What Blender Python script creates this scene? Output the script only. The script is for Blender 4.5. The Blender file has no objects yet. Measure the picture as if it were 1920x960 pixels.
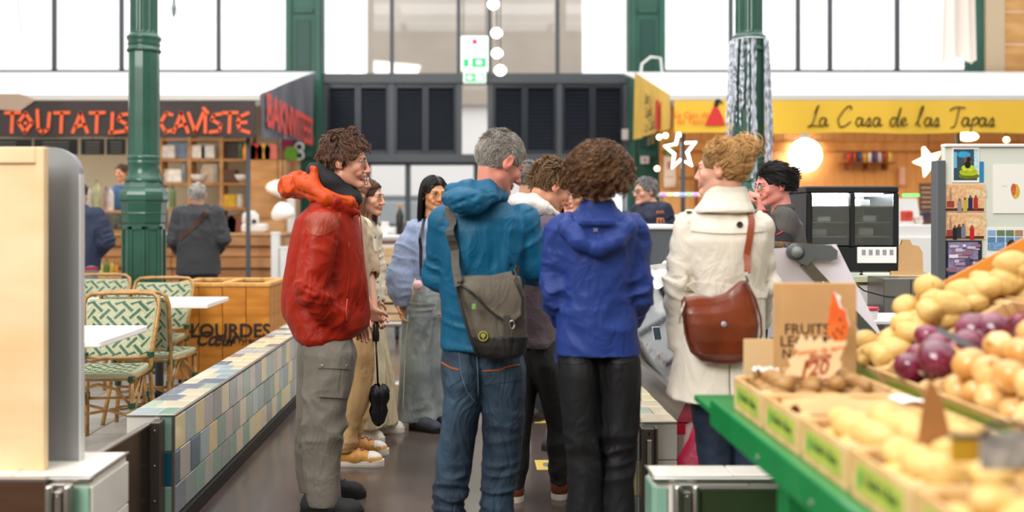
import bpy, math, random
import numpy as np
from mathutils import Vector, Matrix
from mathutils.bvhtree import BVHTree
random.seed(7);RNG=np.random.default_rng(7)
SC=bpy.context.scene;COL=SC.collection;PI=math.pi
# ------------------------------------------------ camera, world, light, exposure
F=1750.0;CX, CY=890.0, 405.0;CZ=1.385
cam_d=bpy.data.cameras.new('camera');cam=bpy.data.objects.new('camera', cam_d);COL.objects.link(cam)
cam_d.sensor_width=36.0;cam_d.lens=F/1920*36
cam.location=(0, 0, CZ);cam.rotation_euler=(PI/2, 0, 0)
cam_d.shift_x=(960-CX)/1920;cam_d.shift_y=-(480-CY)/1920
cam_d.clip_start=.05;cam_d.clip_end=300
cam_d.dof.use_dof=True;cam_d.dof.focus_distance=4.9;cam_d.dof.aperture_fstop=1.15
SC.camera=cam
w=bpy.data.worlds.new('sky');SC.world=w;w.use_nodes=True
w.node_tree.nodes['Background'].inputs[0].default_value=(.985, .985, 1, 1)
w.node_tree.nodes['Background'].inputs[1].default_value=1.15
SC.view_settings.view_transform='Standard';SC.view_settings.look='None'
SC.view_settings.gamma=1;SC.view_settings.exposure=0.72
SC.cycles.use_denoising=True
SC.cycles.max_bounces=7;SC.cycles.transparent_max_bounces=14
def area(name, loc, rot, sx, sy, power, col=(1, 1, 1)):
 l=bpy.data.lights.new(name, 'AREA');l.shape='RECTANGLE';l.size=sx;l.size_y=sy;l.energy=power;l.color=col
 o=bpy.data.objects.new(name, l);COL.objects.link(o);o.location=loc;o.rotation_euler=rot;return o
area('skylight_and_key', (0, 5.0, 8.6), (0, 0, 0), 9, 12, 380, (1, .985, .96))
area('skylight_and_key', (-4.8, -3.2, 6.0), (math.radians(58), 0, math.radians(-32)), 5, 3.5, 520, (1, .965, .92))  # added key light, high left behind the camera, not a roof opening
area('stall_lamp', (6.2, 13.2, 2.95), (0, 0, 0), 6, 1.2, 75, (1, .8, .55))
area('stall_lamp', (-6.2, 13.6, 2.95), (0, 0, 0), 6, 1.2, 75, (1, .9, .75))
def P(px, py, Y):return Vector(((px-CX)*Y/F, Y, CZ-(py-CY)*Y/F))
def PX(px, Y):return(px-CX)*Y/F
def PZ(py, Y):return CZ-(py-CY)*Y/F
# ------------------------------------------------ materials
def lin(h):
 if isinstance(h, (tuple, list)):return tuple(h)
 h=h.lstrip('#');c=[int(h[i:i+2], 16)/255 for i in(0, 2, 4)]
 return tuple(((v+.055)/1.055)**2.4 if v>.04045 else v/12.92 for v in c)
MATS={}
def mat(name, col='#808080', rough=.6, metal=0., spec=.5, bump=0., bscale=60., var=0., vscale=6., emit=0., sheen=0., coat=0., attr=False, aniso=(1, 1, 1), sub=0., trans=0., vcol=None, vdetail=4.):
 if name in MATS:return MATS[name]
 m=bpy.data.materials.new(name);m.use_nodes=True;nt=m.node_tree;N=nt.nodes;L=nt.links
 b=N['Principled BSDF'];c=lin(col)
 b.inputs['Base Color'].default_value=(*c, 1);b.inputs['Roughness'].default_value=rough
 b.inputs['Metallic'].default_value=metal;b.inputs['Specular IOR Level'].default_value=spec
 b.inputs['Sheen Weight'].default_value=sheen;b.inputs['Coat Weight'].default_value=coat
 if sub:b.inputs['Subsurface Weight'].default_value=sub;b.inputs['Subsurface Radius'].default_value=(.012, .005, .003);b.inputs['Subsurface Scale'].default_value=1.
 if trans:b.inputs['Transmission Weight'].default_value=trans
 tc=N.new('ShaderNodeTexCoord');mp=N.new('ShaderNodeMapping');mp.inputs['Scale'].default_value=aniso
 L.new(tc.outputs['Object'], mp.inputs[0]);src=None
 if attr:
  a=N.new('ShaderNodeVertexColor');a.layer_name='Col';src=a.outputs[0]
  L.new(src, b.inputs['Base Color'])
 if var or vcol:
  n=N.new('ShaderNodeTexNoise');n.inputs['Scale'].default_value=vscale;n.inputs['Detail'].default_value=vdetail
  L.new(mp.outputs[0], n.inputs[0]);mx=N.new('ShaderNodeMix');mx.data_type='RGBA';mx.blend_type='MIX' if vcol else 'MULTIPLY'
  r=N.new('ShaderNodeMapRange');r.inputs['From Min'].default_value=.35;r.inputs['From Max'].default_value=.65
  L.new(n.outputs['Fac'], r.inputs['Value'])
  if vcol:
   L.new(r.outputs[0], mx.inputs[0]);mx.inputs[7].default_value=(*lin(vcol), 1)
  else:
   mx.inputs[0].default_value=1.;cr=N.new('ShaderNodeCombineColor')
   r.inputs['To Min'].default_value=1-var;r.inputs['To Max'].default_value=1+var*.4
   for k in range(3):L.new(r.outputs[0], cr.inputs[k])
   L.new(cr.outputs[0], mx.inputs[7])
  if src:L.new(src, mx.inputs[6])
  else:mx.inputs[6].default_value=(*c, 1)
  L.new(mx.outputs[2], b.inputs['Base Color'])
 if bump:
  n=N.new('ShaderNodeTexNoise');n.inputs['Scale'].default_value=bscale;n.inputs['Detail'].default_value=3
  L.new(mp.outputs[0], n.inputs[0]);bp=N.new('ShaderNodeBump');bp.inputs['Strength'].default_value=bump;bp.inputs['Distance'].default_value=.01
  L.new(n.outputs['Fac'], bp.inputs['Height']);L.new(bp.outputs[0], b.inputs['Normal'])
 if emit:
  b.inputs['Emission Color'].default_value=(*c, 1);b.inputs['Emission Strength'].default_value=emit
 MATS[name]=m;return m
def glass(name, tint='#ffffff', refl=.12, rough=.02):
 if name in MATS:return MATS[name]
 m=bpy.data.materials.new(name);m.use_nodes=True;nt=m.node_tree;N=nt.nodes;L=nt.links;N.clear()
 t=N.new('ShaderNodeBsdfTransparent');t.inputs[0].default_value=(*lin(tint), 1)
 g=N.new('ShaderNodeBsdfGlossy');g.inputs['Roughness'].default_value=rough
 f=N.new('ShaderNodeFresnel');f.inputs[0].default_value=1.45;a=N.new('ShaderNodeMath');a.operation='ADD';a.inputs[1].default_value=refl*.5
 L.new(f.outputs[0], a.inputs[0]);mx=N.new('ShaderNodeMixShader');o=N.new('ShaderNodeOutputMaterial')
 L.new(a.outputs[0], mx.inputs[0]);L.new(t.outputs[0], mx.inputs[1]);L.new(g.outputs[0], mx.inputs[2]);L.new(mx.outputs[0], o.inputs[0])
 MATS[name]=m;return m
def wood(name, c1, c2, scale=(1, 1, 12), rough=.5, s=3.):
 if name in MATS:return MATS[name]
 m=mat(name, c1, rough, vcol=c2, vscale=s, aniso=scale, vdetail=6, bump=.08, bscale=s*4);return m
# ------------------------------------------------ mesh building
class MB:
 def __init__(s):s.v=[];s.f=[];s.sm=[]
 def add(s, vs, fs, smooth=False):
  o=len(s.v);s.v.extend([tuple(v) for v in vs]);s.f.extend([tuple(i+o for i in f) for f in fs]);s.sm.extend([smooth]*len(fs));return s
 def box(s, x0, x1, y0, y1, z0, z1, bev=0., M=None):
  if x0>x1:x0, x1=x1, x0
  if y0>y1:y0, y1=y1, y0
  if z0>z1:z0, z1=z1, z0
  b=min(bev, .45*min(x1-x0, y1-y0, z1-z0))
  if b<=0:
   vs=[(x, y, z) for x in(x0, x1) for y in(y0, y1) for z in(z0, z1)]
   fs=[(0, 1, 3, 2), (4, 6, 7, 5), (0, 4, 5, 1), (2, 3, 7, 6), (0, 2, 6, 4), (1, 5, 7, 3)]
  else:
   vs=[];idx={}
   c=((x0+x1)/2, (y0+y1)/2, (z0+z1)/2);hh=((x1-x0)/2, (y1-y0)/2, (z1-z0)/2)
   for sx in(-1, 1):
    for sy in(-1, 1):
     for sz in(-1, 1):
      for ax in range(3):
       sg=(sx, sy, sz);p=[c[k]+sg[k]*(hh[k]-(0 if k==ax else b)) for k in range(3)]
       idx[(sx, sy, sz, ax)]=len(vs);vs.append(p)
   fs=[]
   for ax in range(3):
    u, v=[k for k in range(3) if k!=ax]
    for sg in(-1, 1):
     q=[]
     for a_, b_ in((-1, -1), (1, -1), (1, 1), (-1, 1)):
      t=[0, 0, 0];t[ax]=sg;t[u]=a_;t[v]=b_;q.append(idx[(*t, ax)])
     fs.append(q)
    for a_ in(-1, 1):
     for b_ in(-1, 1):
      t0=[0, 0, 0];t1=[0, 0, 0];t0[ax]=-1;t1[ax]=1;t0[u]=t1[u]=a_;t0[v]=t1[v]=b_
      fs.append([idx[(*t0, u)], idx[(*t1, u)], idx[(*t1, v)], idx[(*t0, v)]])
   for sx in(-1, 1):
    for sy in(-1, 1):
     for sz in(-1, 1):fs.append([idx[(sx, sy, sz, k)] for k in range(3)])
   cc=Vector(c);out=[]
   for f in fs:
    p=[Vector(vs[i]) for i in f];n=(p[1]-p[0]).cross(p[2]-p[0]);m=sum(p, Vector())/len(p)
    out.append(f if n.dot(m-cc)>0 else f[::-1])
   fs=out
  if M is not None:vs=[M@Vector(v) for v in vs]
  return s.add(vs, fs)
 def tube(s, pts, r, n=8, cap=True, flat=1., smooth=True):
  pts=[Vector(p) for p in pts];k=len(pts);rs=r if isinstance(r, (list, tuple)) else[r]*k
  vs=[];prev=None
  for i, p in enumerate(pts):
   t=(pts[min(i+1, k-1)]-pts[max(i-1, 0)]).normalized()
   if prev is None:u=t.orthogonal().normalized()
   else:u=(prev-t*prev.dot(t));u=u.normalized() if u.length>1e-6 else t.orthogonal().normalized()
   prev=u;w_=t.cross(u)
   for j in range(n):
    a=2*PI*j/n;vs.append(p+(u*math.cos(a)+w_*math.sin(a)*flat)*rs[i])
  fs=[(i*n+j, i*n+(j+1)%n, (i+1)*n+(j+1)%n, (i+1)*n+j) for i in range(k-1) for j in range(n)]
  if cap:fs+=[tuple(range(n))[::-1], tuple((k-1)*n+j for j in range(n))]
  return s.add(vs, fs, smooth)
 def lathe(s, prof, n=24, c=(0, 0), smooth=True, M=None, phase=0.):
  vs=[];k=len(prof)
  for r, z in prof:
   for j in range(n):
    a=2*PI*j/n+phase;vs.append(Vector((c[0]+r*math.cos(a), c[1]+r*math.sin(a), z)))
  fs=[(i*n+j, i*n+(j+1)%n, (i+1)*n+(j+1)%n, (i+1)*n+j) for i in range(k-1) for j in range(n)]
  fs+=[tuple(range(n))[::-1], tuple((k-1)*n+j for j in range(n))]
  if M is not None:vs=[M@v for v in vs]
  return s.add(vs, fs, smooth)
 def prism(s, poly, d, M=None, smooth=False):
  """poly in xz, extruded along y from 0 to d"""
  n=len(poly);vs=[Vector((x, 0, z)) for x, z in poly]+[Vector((x, d, z)) for x, z in poly]
  fs=[tuple(range(n)), tuple(range(2*n-1, n-1, -1))]+[(i, i+n, (i+1)%n+n, (i+1)%n) for i in range(n)]
  if M is not None:vs=[M@v for v in vs]
  return s.add(vs, fs, smooth)
 def grid(s, f, nu, nv, smooth=True, thick=0.):
  vs=[Vector(f(i/nu, j/nv)) for i in range(nu+1) for j in range(nv+1)]
  fs=[(i*(nv+1)+j, (i+1)*(nv+1)+j, (i+1)*(nv+1)+j+1, i*(nv+1)+j+1) for i in range(nu) for j in range(nv)]
  return s.add(vs, fs, smooth)
 def ball(s, c, r, n=12, m=8, M=None):
  r=r if isinstance(r, (tuple, list)) else(r, r, r);vs=[];c=Vector(c)
  for i in range(m+1):
   t=PI*i/m
   for j in range(n):
    a=2*PI*j/n;q=Vector((r[0]*math.sin(t)*math.cos(a), r[1]*math.sin(t)*math.sin(a), r[2]*math.cos(t)))
    vs.append(c+(M@q if M is not None else q))
  fs=[(i*n+j, (i+1)*n+j, (i+1)*n+(j+1)%n, i*n+(j+1)%n) for i in range(m) for j in range(n)]
  return s.add(vs, fs, True)
 def mesh(s, name='m'):
  me=bpy.data.meshes.new(name);me.from_pydata(s.v, [], s.f)
  if any(s.sm):me.polygons.foreach_set('use_smooth', s.sm)
  me.update();return me
 def build(s, name, m, parent=None, **kw):
  return link(name, s.mesh(name), m, parent, **kw)
def link(name, me, m=None, parent=None, loc=None, rot=None, label=None):
 o=bpy.data.objects.new(name, me);COL.objects.link(o)
 if m is not None:
  if len(me.materials)==0:me.materials.append(m)
 if parent is not None:o.parent=parent
 if loc is not None:o.location=loc
 if rot is not None:o.rotation_euler=rot
 if label:o['label']=label
 return o
def tag(o, label=None, cat=None, group=None, kind=None):
 if label:o['label']=label
 if cat:o['category']=cat
 if group:o['group']=group
 if kind:o['kind']=kind
 return o
def thing(name, label, cat, loc=(0, 0, 0), rz=0., group=None, rot=None):
 o=bpy.data.objects.new(name, None);COL.objects.link(o);o.empty_display_size=.1
 o.location=loc;o.rotation_euler=rot if rot is not None else(0, 0, rz);return tag(o, label, cat, group)
def struct(o):o['kind']='structure';return o
def copy_tree(o, parent=None):
 c=o.copy();COL.objects.link(c);c.parent=parent
 for ch in list(o.children):copy_tree(ch, c)
 return c
def npmesh(name, V, Fq, smooth=True, col=None):
 V=np.asarray(V, np.float32);Fq=np.asarray(Fq, np.int32);me=bpy.data.meshes.new(name);k=Fq.shape[1]
 me.vertices.add(len(V));me.vertices.foreach_set('co', V.ravel())
 me.loops.add(Fq.size);me.loops.foreach_set('vertex_index', Fq.ravel())
 me.polygons.add(len(Fq));me.polygons.foreach_set('loop_start', np.arange(0, Fq.size, k, dtype=np.int32))
 try:me.polygons.foreach_set('loop_total', np.full(len(Fq), k, np.int32))
 except Exception:pass
 me.polygons.foreach_set('use_smooth', np.full(len(Fq), smooth, bool))
 me.update(calc_edges=True)
 if col is not None:
  a=me.color_attributes.new('Col', 'FLOAT_COLOR', 'POINT');c4=np.ones((len(V), 4), np.float32);c4[:, :3]=col
  a.data.foreach_set('color', c4.ravel())
 return me
def text_mesh(txt, size, depth=.002, bold=0., shear=0., sx=1., align='CENTER'):
 cu=bpy.data.curves.new('t', 'FONT');cu.body=txt;cu.size=size;cu.extrude=depth;cu.offset=bold;cu.shear=shear
 cu.align_x=align;cu.align_y='CENTER';cu.resolution_u=3
 o=bpy.data.objects.new('t', cu);COL.objects.link(o);dg=bpy.context.evaluated_depsgraph_get()
 me=bpy.data.meshes.new_from_object(o.evaluated_get(dg));bpy.data.objects.remove(o);bpy.data.curves.remove(cu)
 for v in me.vertices:v.co.x*=sx
 return me
def text(name, txt, size, m, parent, loc, rot=(PI/2, 0, 0), **kw):
 me=text_mesh(txt, size, **kw);me.materials.clear();me.materials.append(m);return link(name, me, None, parent, loc, rot)
# ------------------------------------------------ noise + distance-field modelling
def vnoise(p, seed=0):
 p=np.asarray(p, np.float64);i=np.floor(p).astype(np.int64);f=p-i;f=f*f*(3-2*f)
 def h(dx, dy, dz):
  n=((i[..., 0]+dx)*73856093)^((i[..., 1]+dy)*19349663)^((i[..., 2]+dz)*83492791)^(seed*2654435761&0xffffffff)
  n=(n^(n>>13))*1274126177&0xffffffff;n=(n^(n>>16))&0xffff
  return n/32767.5-1
 r=0
 for dx in(0, 1):
  wx=f[..., 0] if dx else 1-f[..., 0]
  for dy in(0, 1):
   wy=f[..., 1] if dy else 1-f[..., 1]
   for dz in(0, 1):
    wz=f[..., 2] if dz else 1-f[..., 2];r=r+h(dx, dy, dz)*wx*wy*wz
 return r
def A(*v):return np.array(v, np.float32)
def rotm(yaw=0, pitch=0, roll=0):
 """yaw about z (+ = to own left), pitch about x (+ = look up), roll about y"""
 return np.array((Matrix.Rotation(yaw, 3, 'Z')@Matrix.Rotation(pitch, 3, 'X')@Matrix.Rotation(roll, 3, 'Y')), np.float32)
class Field:
 def __init__(s, lo, hi, h):
  s.h=h;s.lo=np.array(lo, np.float32);s.n=np.ceil((np.array(hi)-s.lo)/h).astype(int)+1
  s.ax=[s.lo[k]+h*np.arange(s.n[k], dtype=np.float32) for k in range(3)]
  s.d=np.full(tuple(s.n), .5, np.float32)
 def win(s, lo, hi, m):
  a=np.clip(np.floor((np.array(lo)-m-s.lo)/s.h).astype(int), 0, s.n-1);b=np.clip(np.ceil((np.array(hi)+m-s.lo)/s.h).astype(int)+1, 1, s.n)
  sl=tuple(slice(a[k], b[k]) for k in range(3))
  return sl, s.ax[0][sl[0]][:, None, None], s.ax[1][sl[1]][None, :, None], s.ax[2][sl[2]][None, None, :]
 def put(s, sl, e, k, op='u'):
  d=s.d[sl]
  if op=='s':e=-e;g=-1
  else:g=1
  if k>0:
   q=np.maximum(k-np.abs(d-e), 0)/k
   r=(np.minimum(d, e)-q*q*k*.25) if g>0 else(np.maximum(d, e)+q*q*k*.25)
  else:r=np.minimum(d, e) if g>0 else np.maximum(d, e)
  s.d[sl]=r
 def cap(s, a, b, ra, rb=None, k=.02, op='u', flat=None):
  """tapered capsule; flat=(axis, scale) squashes the distance across an axis"""
  a=np.asarray(a, np.float32);b=np.asarray(b, np.float32);rb=ra if rb is None else rb;R=max(ra, rb)
  sl, x, y, z=s.win(np.minimum(a, b)-R, np.maximum(a, b)+R, k+3*s.h)
  ba=b-a;L2=max(float(ba@ba), 1e-9);px, py, pz=x-a[0], y-a[1], z-a[2]
  t=np.clip((px*ba[0]+py*ba[1]+pz*ba[2])/L2, 0, 1)
  qx, qy, qz=px-ba[0]*t, py-ba[1]*t, pz-ba[2]*t
  if flat is not None:
   n=np.asarray(flat[0], np.float32);n=n/np.linalg.norm(n);c=qx*n[0]+qy*n[1]+qz*n[2];e=c*(1/flat[1]-1)
   qx, qy, qz=qx+n[0]*e, qy+n[1]*e, qz+n[2]*e
  e=np.sqrt(qx*qx+qy*qy+qz*qz)-(ra+(rb-ra)*t)
  s.put(sl, e, k, op)
 def chain(s, pts, rs, k=.02, op='u', flat=None):
  for i in range(len(pts)-1):s.cap(pts[i], pts[i+1], rs[i], rs[i+1], k, op, flat)
 def ell(s, c, r, R=None, k=.02, op='u'):
  c=np.asarray(c, np.float32);r=np.asarray(r, np.float32);m=float(r.max())
  sl, x, y, z=s.win(c-m, c+m, k+3*s.h);px, py, pz=x-c[0], y-c[1], z-c[2]
  if R is not None:
   px, py, pz=(R[0, 0]*px+R[1, 0]*py+R[2, 0]*pz, R[0, 1]*px+R[1, 1]*py+R[2, 1]*pz, R[0, 2]*px+R[1, 2]*py+R[2, 2]*pz)
  k0=np.sqrt((px/r[0])**2+(py/r[1])**2+(pz/r[2])**2)
  k1=np.sqrt((px/r[0]**2)**2+(py/r[1]**2)**2+(pz/r[2]**2)**2)+1e-9
  s.put(sl, np.where(k0<1e-3, -r.min(), k0*(k0-1)/k1), k, op)
 def stack(s, st, k=.02, n=2.3, op='u', ztop=True, zbot=True):
  """st: rows (z, cx, cy, a, b) from low z to high z: superellipse sections"""
  st=np.array(sorted(st), np.float32);z0, z1=st[0, 0], st[-1, 0]
  lo=(st[:, 1]-st[:, 3]).min(), (st[:, 2]-st[:, 4]).min(), z0;hi=(st[:, 1]+st[:, 3]).max(), (st[:, 2]+st[:, 4]).max(), z1
  sl, x, y, z=s.win(lo, hi, k+3*s.h);zz=z.ravel()
  def ip(c):
   v=np.interp(zz, st[:, 0], st[:, c]);return v[None, None, :].astype(np.float32)
  cx, cy, a, b=ip(1), ip(2), ip(3), ip(4)
  q=((np.abs(x-cx)/a)**n+(np.abs(y-cy)/b)**n)**(1/n);e=(q-1)*np.minimum(a, b)
  e=np.maximum(e, np.maximum(z0-z, z-z1));s.put(sl, e.astype(np.float32), k, op)
 def box(s, c, hsz, R=None, r=.01, k=.01, op='u'):
  c=np.asarray(c, np.float32);m=float(np.linalg.norm(hsz));sl, x, y, z=s.win(c-m, c+m, k+3*s.h)
  px, py, pz=x-c[0], y-c[1], z-c[2]
  if R is not None:
   px, py, pz=(R[0, 0]*px+R[1, 0]*py+R[2, 0]*pz, R[0, 1]*px+R[1, 1]*py+R[2, 1]*pz, R[0, 2]*px+R[1, 2]*py+R[2, 2]*pz)
  qx, qy, qz=np.abs(px)-hsz[0]+r, np.abs(py)-hsz[1]+r, np.abs(pz)-hsz[2]+r
  e=np.sqrt(np.maximum(qx, 0)**2+np.maximum(qy, 0)**2+np.maximum(qz, 0)**2)+np.minimum(np.maximum(qx, np.maximum(qy, qz)), 0)-r
  s.put(sl, e, k, op)
 def mesh(s):
  d=s.d.copy();d[0]=d[-1]=.5;d[:, 0]=d[:, -1]=.5;d[:, :, 0]=d[:, :, -1]=.5
  i8=(d<0).astype(np.int8)
  c=i8[:-1, :-1, :-1]+i8[1:, :-1, :-1]+i8[:-1, 1:, :-1]+i8[1:, 1:, :-1]+i8[:-1, :-1, 1:]+i8[1:, :-1, 1:]+i8[:-1, 1:, 1:]+i8[1:, 1:, 1:]
  I, J, K=np.nonzero((c>0)&(c<8));idx=np.full(c.shape, -1, np.int32);idx[I, J, K]=np.arange(len(I))
  cn=[(a, b, e) for a in(0, 1) for b in(0, 1) for e in(0, 1)];val=[d[I+a, J+b, K+e] for a, b, e in cn]
  acc=np.zeros((len(I), 3));cnt=np.zeros(len(I))
  for p in range(8):
   for q in range(p+1, 8):
    if sum(abs(cn[p][t]-cn[q][t]) for t in range(3))!=1:continue
    m=(val[p]<0)!=(val[q]<0);t=np.where(m, val[p]/np.where(m, val[p]-val[q], 1), 0)
    for ax in range(3):acc[:, ax]+=np.where(m, cn[p][ax]+(cn[q][ax]-cn[p][ax])*t, 0)
    cnt+=m
  V=s.lo+s.h*(np.stack([I, J, K], 1)+acc/cnt[:, None]);Q=[]
  b=i8.astype(bool)
  for ax in range(3):
   sa=[slice(None)]*3;sb=[slice(None)]*3;sa[ax]=slice(0, -1);sb[ax]=slice(1, None)
   p, q=b[tuple(sa)], b[tuple(sb)];u, v=[(1, 2), (2, 0), (0, 1)][ax]
   for flip, mm in((0, p&~q), (1, ~p&q)):
    g=np.nonzero(mm);g=[t.copy() for t in g]
    def cell(du, dv):
     h=[t.copy() for t in g];h[u]=h[u]-du;h[v]=h[v]-dv;return idx[h[0], h[1], h[2]]
    quad=np.stack([cell(1, 1), cell(0, 1), cell(0, 0), cell(1, 0)], 1)
    if flip:quad=quad[:, ::-1]
    Q.append(quad)
  Q=np.concatenate(Q);return V.astype(np.float64), Q
def vnormals(V, Q):
 a=V[Q[:, 2]]-V[Q[:, 0]];b=V[Q[:, 3]]-V[Q[:, 1]];n=np.cross(a, b);N=np.zeros_like(V)
 for k in range(4):np.add.at(N, Q[:, k], n)
 return N/(np.linalg.norm(N, axis=1, keepdims=True)+1e-12)
def relax(V, Q, it=2, lam=.5):
 for _ in range(it):
  S=np.zeros_like(V);c=np.zeros(len(V))
  for k in range(4):
   np.add.at(S, Q[:, k], V[Q[:, (k+1)%4]]);np.add.at(c, Q[:, k], 1)
  S/=np.maximum(c, 1)[:, None];V=V+lam*(S-V)
 return V
def seg_dist(V, pts):
 """distance of every point to a polyline"""
 D=np.full(len(V), 9.)
 for a, b in zip(pts[:-1], pts[1:]):
  a=np.asarray(a, float);b=np.asarray(b, float);ba=b-a;t=np.clip((V-a)@ba/max(ba@ba, 1e-9), 0, 1)
  D=np.minimum(D, np.linalg.norm(V-a-t[:, None]*ba, axis=1))
 return D
# ================================================= SETTING
YF=17.0
M_floor=mat('floor_coating', '#62554e', .19, vcol='#4a403b', vscale=1.3, vdetail=8, bump=.03, bscale=4)
f=struct(MB().box(-14, 14, -6, 40, -.2, 0).build('floor', M_floor))
M_green=mat('green_paint', '#245443', .32, var=.25, vscale=3, coat=.3)
M_greenfar=mat('green_paint_hazed', '#2c6050', .4, var=.2, vscale=1)  # same green, paler: glow haze of the distance put into the colour
M_steelgrey=mat('dark_window_metal', '#4b5056', .4)
M_white=mat('white_paint', '#efeeea', .6, var=.06, vscale=1)
M_out=mat('outside_render', '#b8ad9f', .9, var=.1, vscale=.5)
M_pane=glass('window_glass', '#ffffff', .04)
M_steel=mat('brushed_steel', '#b5b1aa', .3, 1., var=.12, vscale=3, aniso=(1, 1, 14))
M_grout=mat('grout', '#e9e4d8', .8, var=.1, vscale=30)
# side walls and glazed roof well outside the frame
struct(MB().box(-14.2, -14, -6, YF, 0, 9).build('wall_left', M_white));struct(MB().box(14, 14.2, -6, YF, 0, 9).build('wall_right', M_white))
struct(MB().box(-14.2, 14.2, -6.2, -6, 0, 9).build('wall_light_block', mat('light_block_wall', '#8f877c', .8)))  # unseen wall added behind the camera to cut ambient light
roof=MB()
for k in range(8):roof.box(-14, 14, -6+k*3.3-.1, -6+k*3.3+.1, 9, 9.3)
for x in(-14, -8.5, -3, 3, 8.5, 13.8):roof.box(x, x+.2, -6, YF, 9.05, 9.25)
struct(roof.build('ceiling', M_greenfar))
# back wall: iron and glass facade
def fx(px):return PX(px, YF)
def fz(py):return PZ(py, YF)
wb=MB()
wb.box(fx(-420), fx(540), YF+.1, YF+.3, 0, fz(133));wb.box(fx(1243), fx(2230), YF+.1, YF+.3, 0, fz(133));wb.box(-14, 14, YF+.1, YF+.3, 8.2, 9)
wall_back=struct(wb.build('wall_back', mat('back_wall', '#d9d2c2', .8, var=.1, vscale=.6)))
def pilaster(x0, x1):
 a, b=fx(x0), fx(x1);w_=b-a;m=MB()
 m.box(a, b, YF-.25, YF+.12, 0, 8.4, .02)
 m.box(a+.02, a+.12, YF-.31, YF-.24, 0, 8.2, .01);m.box(b-.12, b-.02, YF-.31, YF-.24, 0, 8.2, .01)
 o=struct(m.build('trim_1', M_greenfar))
 p=MB();p.box(a+.2, b-.2, YF-.275, YF-.24, 2.6, 4.9, .01);p.build('recessed_panel', mat('pilaster_panel', '#1b4a40', .4), o)
 q=MB();q.box(a+.15, b-.15, YF-.29, YF-.24, 5.02, 5.1, .01);q.box(a+.15, b-.15, YF-.29, YF-.24, 2.42, 2.5, .01);q.build('moulding', M_greenfar, o)
 return o
pilaster(540, 608);pilaster(1175, 1243)
def window(n, x0, x1, z0, z1, mull, cross=(), fw=.05):
 fr=MB();a, b=fx(x0), fx(x1)
 fr.box(a, b, YF-.04, YF+.04, z0-fw, z0, .005);fr.box(a, b, YF-.04, YF+.04, z1, z1+fw, .005)
 o=struct(fr.build('window_%d'%n, M_steelgrey))
 xs=[a]+[fx(m) for m in mull]+[b]
 for m in mull:MB().box(fx(m)-.035, fx(m)+.035, YF-.05, YF+.05, z0, z1, .008).build('mullion', M_steelgrey, o)
 for c in cross:MB().box(a, b, YF-.04, YF+.04, c-.03, c+.03, .005).build('crossbar', M_steelgrey, o)
 for i in range(len(xs)-1):MB().box(xs[i], xs[i+1], YF-.004, YF+.004, z0, z1).build('pane', M_pane, o)
 return o
window(1, -420, 540, fz(131), 8.2, (-200, -50, 102, 228, 410));window(2, 1243, 2230, fz(131), 8.2, (1370, 1496, 1556, 1682, 1860, 2030))
window(3, 608, 1175, fz(138), 8.2, (735, 860, 918, 1045))
# door storey between the pilasters
dm=MB()
dm.box(fx(604), fx(1178), YF-.12, YF+.1, fz(158), fz(139), .01)
dm.box(fx(604), fx(1178), YF-.16, YF+.1, fz(306), fz(290), .01)
for p in(609, 735, 861, 919, 1048, 1173):dm.box(fx(p)-.05, fx(p)+.05, YF-.1, YF+.1, fz(292), fz(158), .008)
struct(dm.build('trim_2', M_steelgrey))
M_shut=mat('shutter_metal', '#2c323c', .33, .3)
def shutter(x0, x1, lab):
 a, b=fx(x0)+.04, fx(x1)-.04;t=thing('louvred_shutter', lab, 'shutter', ((a+b)/2, YF-.02, fz(290)))
 c=(a+b)/2;zt=fz(159)-fz(290)
 for k, (u, v) in enumerate(((a, c), (c, b))):
  u-=c;v-=c;fr=MB()
  for q in((u, u+.06), (v-.06, v)):fr.box(*q, -.05, .05, 0, zt, .006)
  fr.box(u+.06, v-.06, -.05, .05, 0, .07, .004);fr.box(u+.06, v-.06, -.05, .05, zt-.07, zt, .004);fr.build('frame', M_shut, t)
  MB().box(u+.03, v-.03, .03, .045, .02, zt-.02).build('backing_sheet', M_shut, t);s=MB();n=17
  for i in range(n):
   z=.09+(zt-.18)*i/(n-1);s.box(u+.06, v-.06, -.03, .03, -.005, .005, 0, Matrix.Translation((0, 0, z))@Matrix.Rotation(.85, 4, 'X'))
  o=s.build('slats', M_shut, t);o['kind']='stuff'
shutter(609, 735, 'dark louvred double shutter furthest left, beside the left green pilaster')
shutter(735, 861, 'dark louvred double shutter just left of the bright glazed gap')
shutter(919, 1048, 'dark louvred double shutter just right of the bright glazed gap')
shutter(1048, 1173, 'dark louvred double shutter furthest right, beside the right green pilaster')
o=struct(MB().box(fx(865), fx(915), YF-.02, YF+.02, fz(290), fz(158)).build('window_4', M_pane))
# entrance doors below
for i, (x0, x1) in enumerate(((690, 765), (765, 893), (893, 1000), (1000, 1172), (612, 690))):
 a, b=fx(x0), fx(x1);d=MB()
 d.box(a, a+.05, YF-.04, YF+.04, 0, fz(306), .005);d.box(b-.05, b, YF-.04, YF+.04, 0, fz(306), .005)
 d.box(a+.05, b-.05, YF-.04, YF+.04, fz(310), fz(306));d.box(a+.05, b-.05, YF-.04, YF+.04, 0, .12)
 dr=struct(d.build('door_%d'%(i+1), M_steelgrey));MB().box(a+.05, b-.05, YF-.005, YF+.005, .12, fz(310)).build('pane', M_pane, dr)
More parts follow.
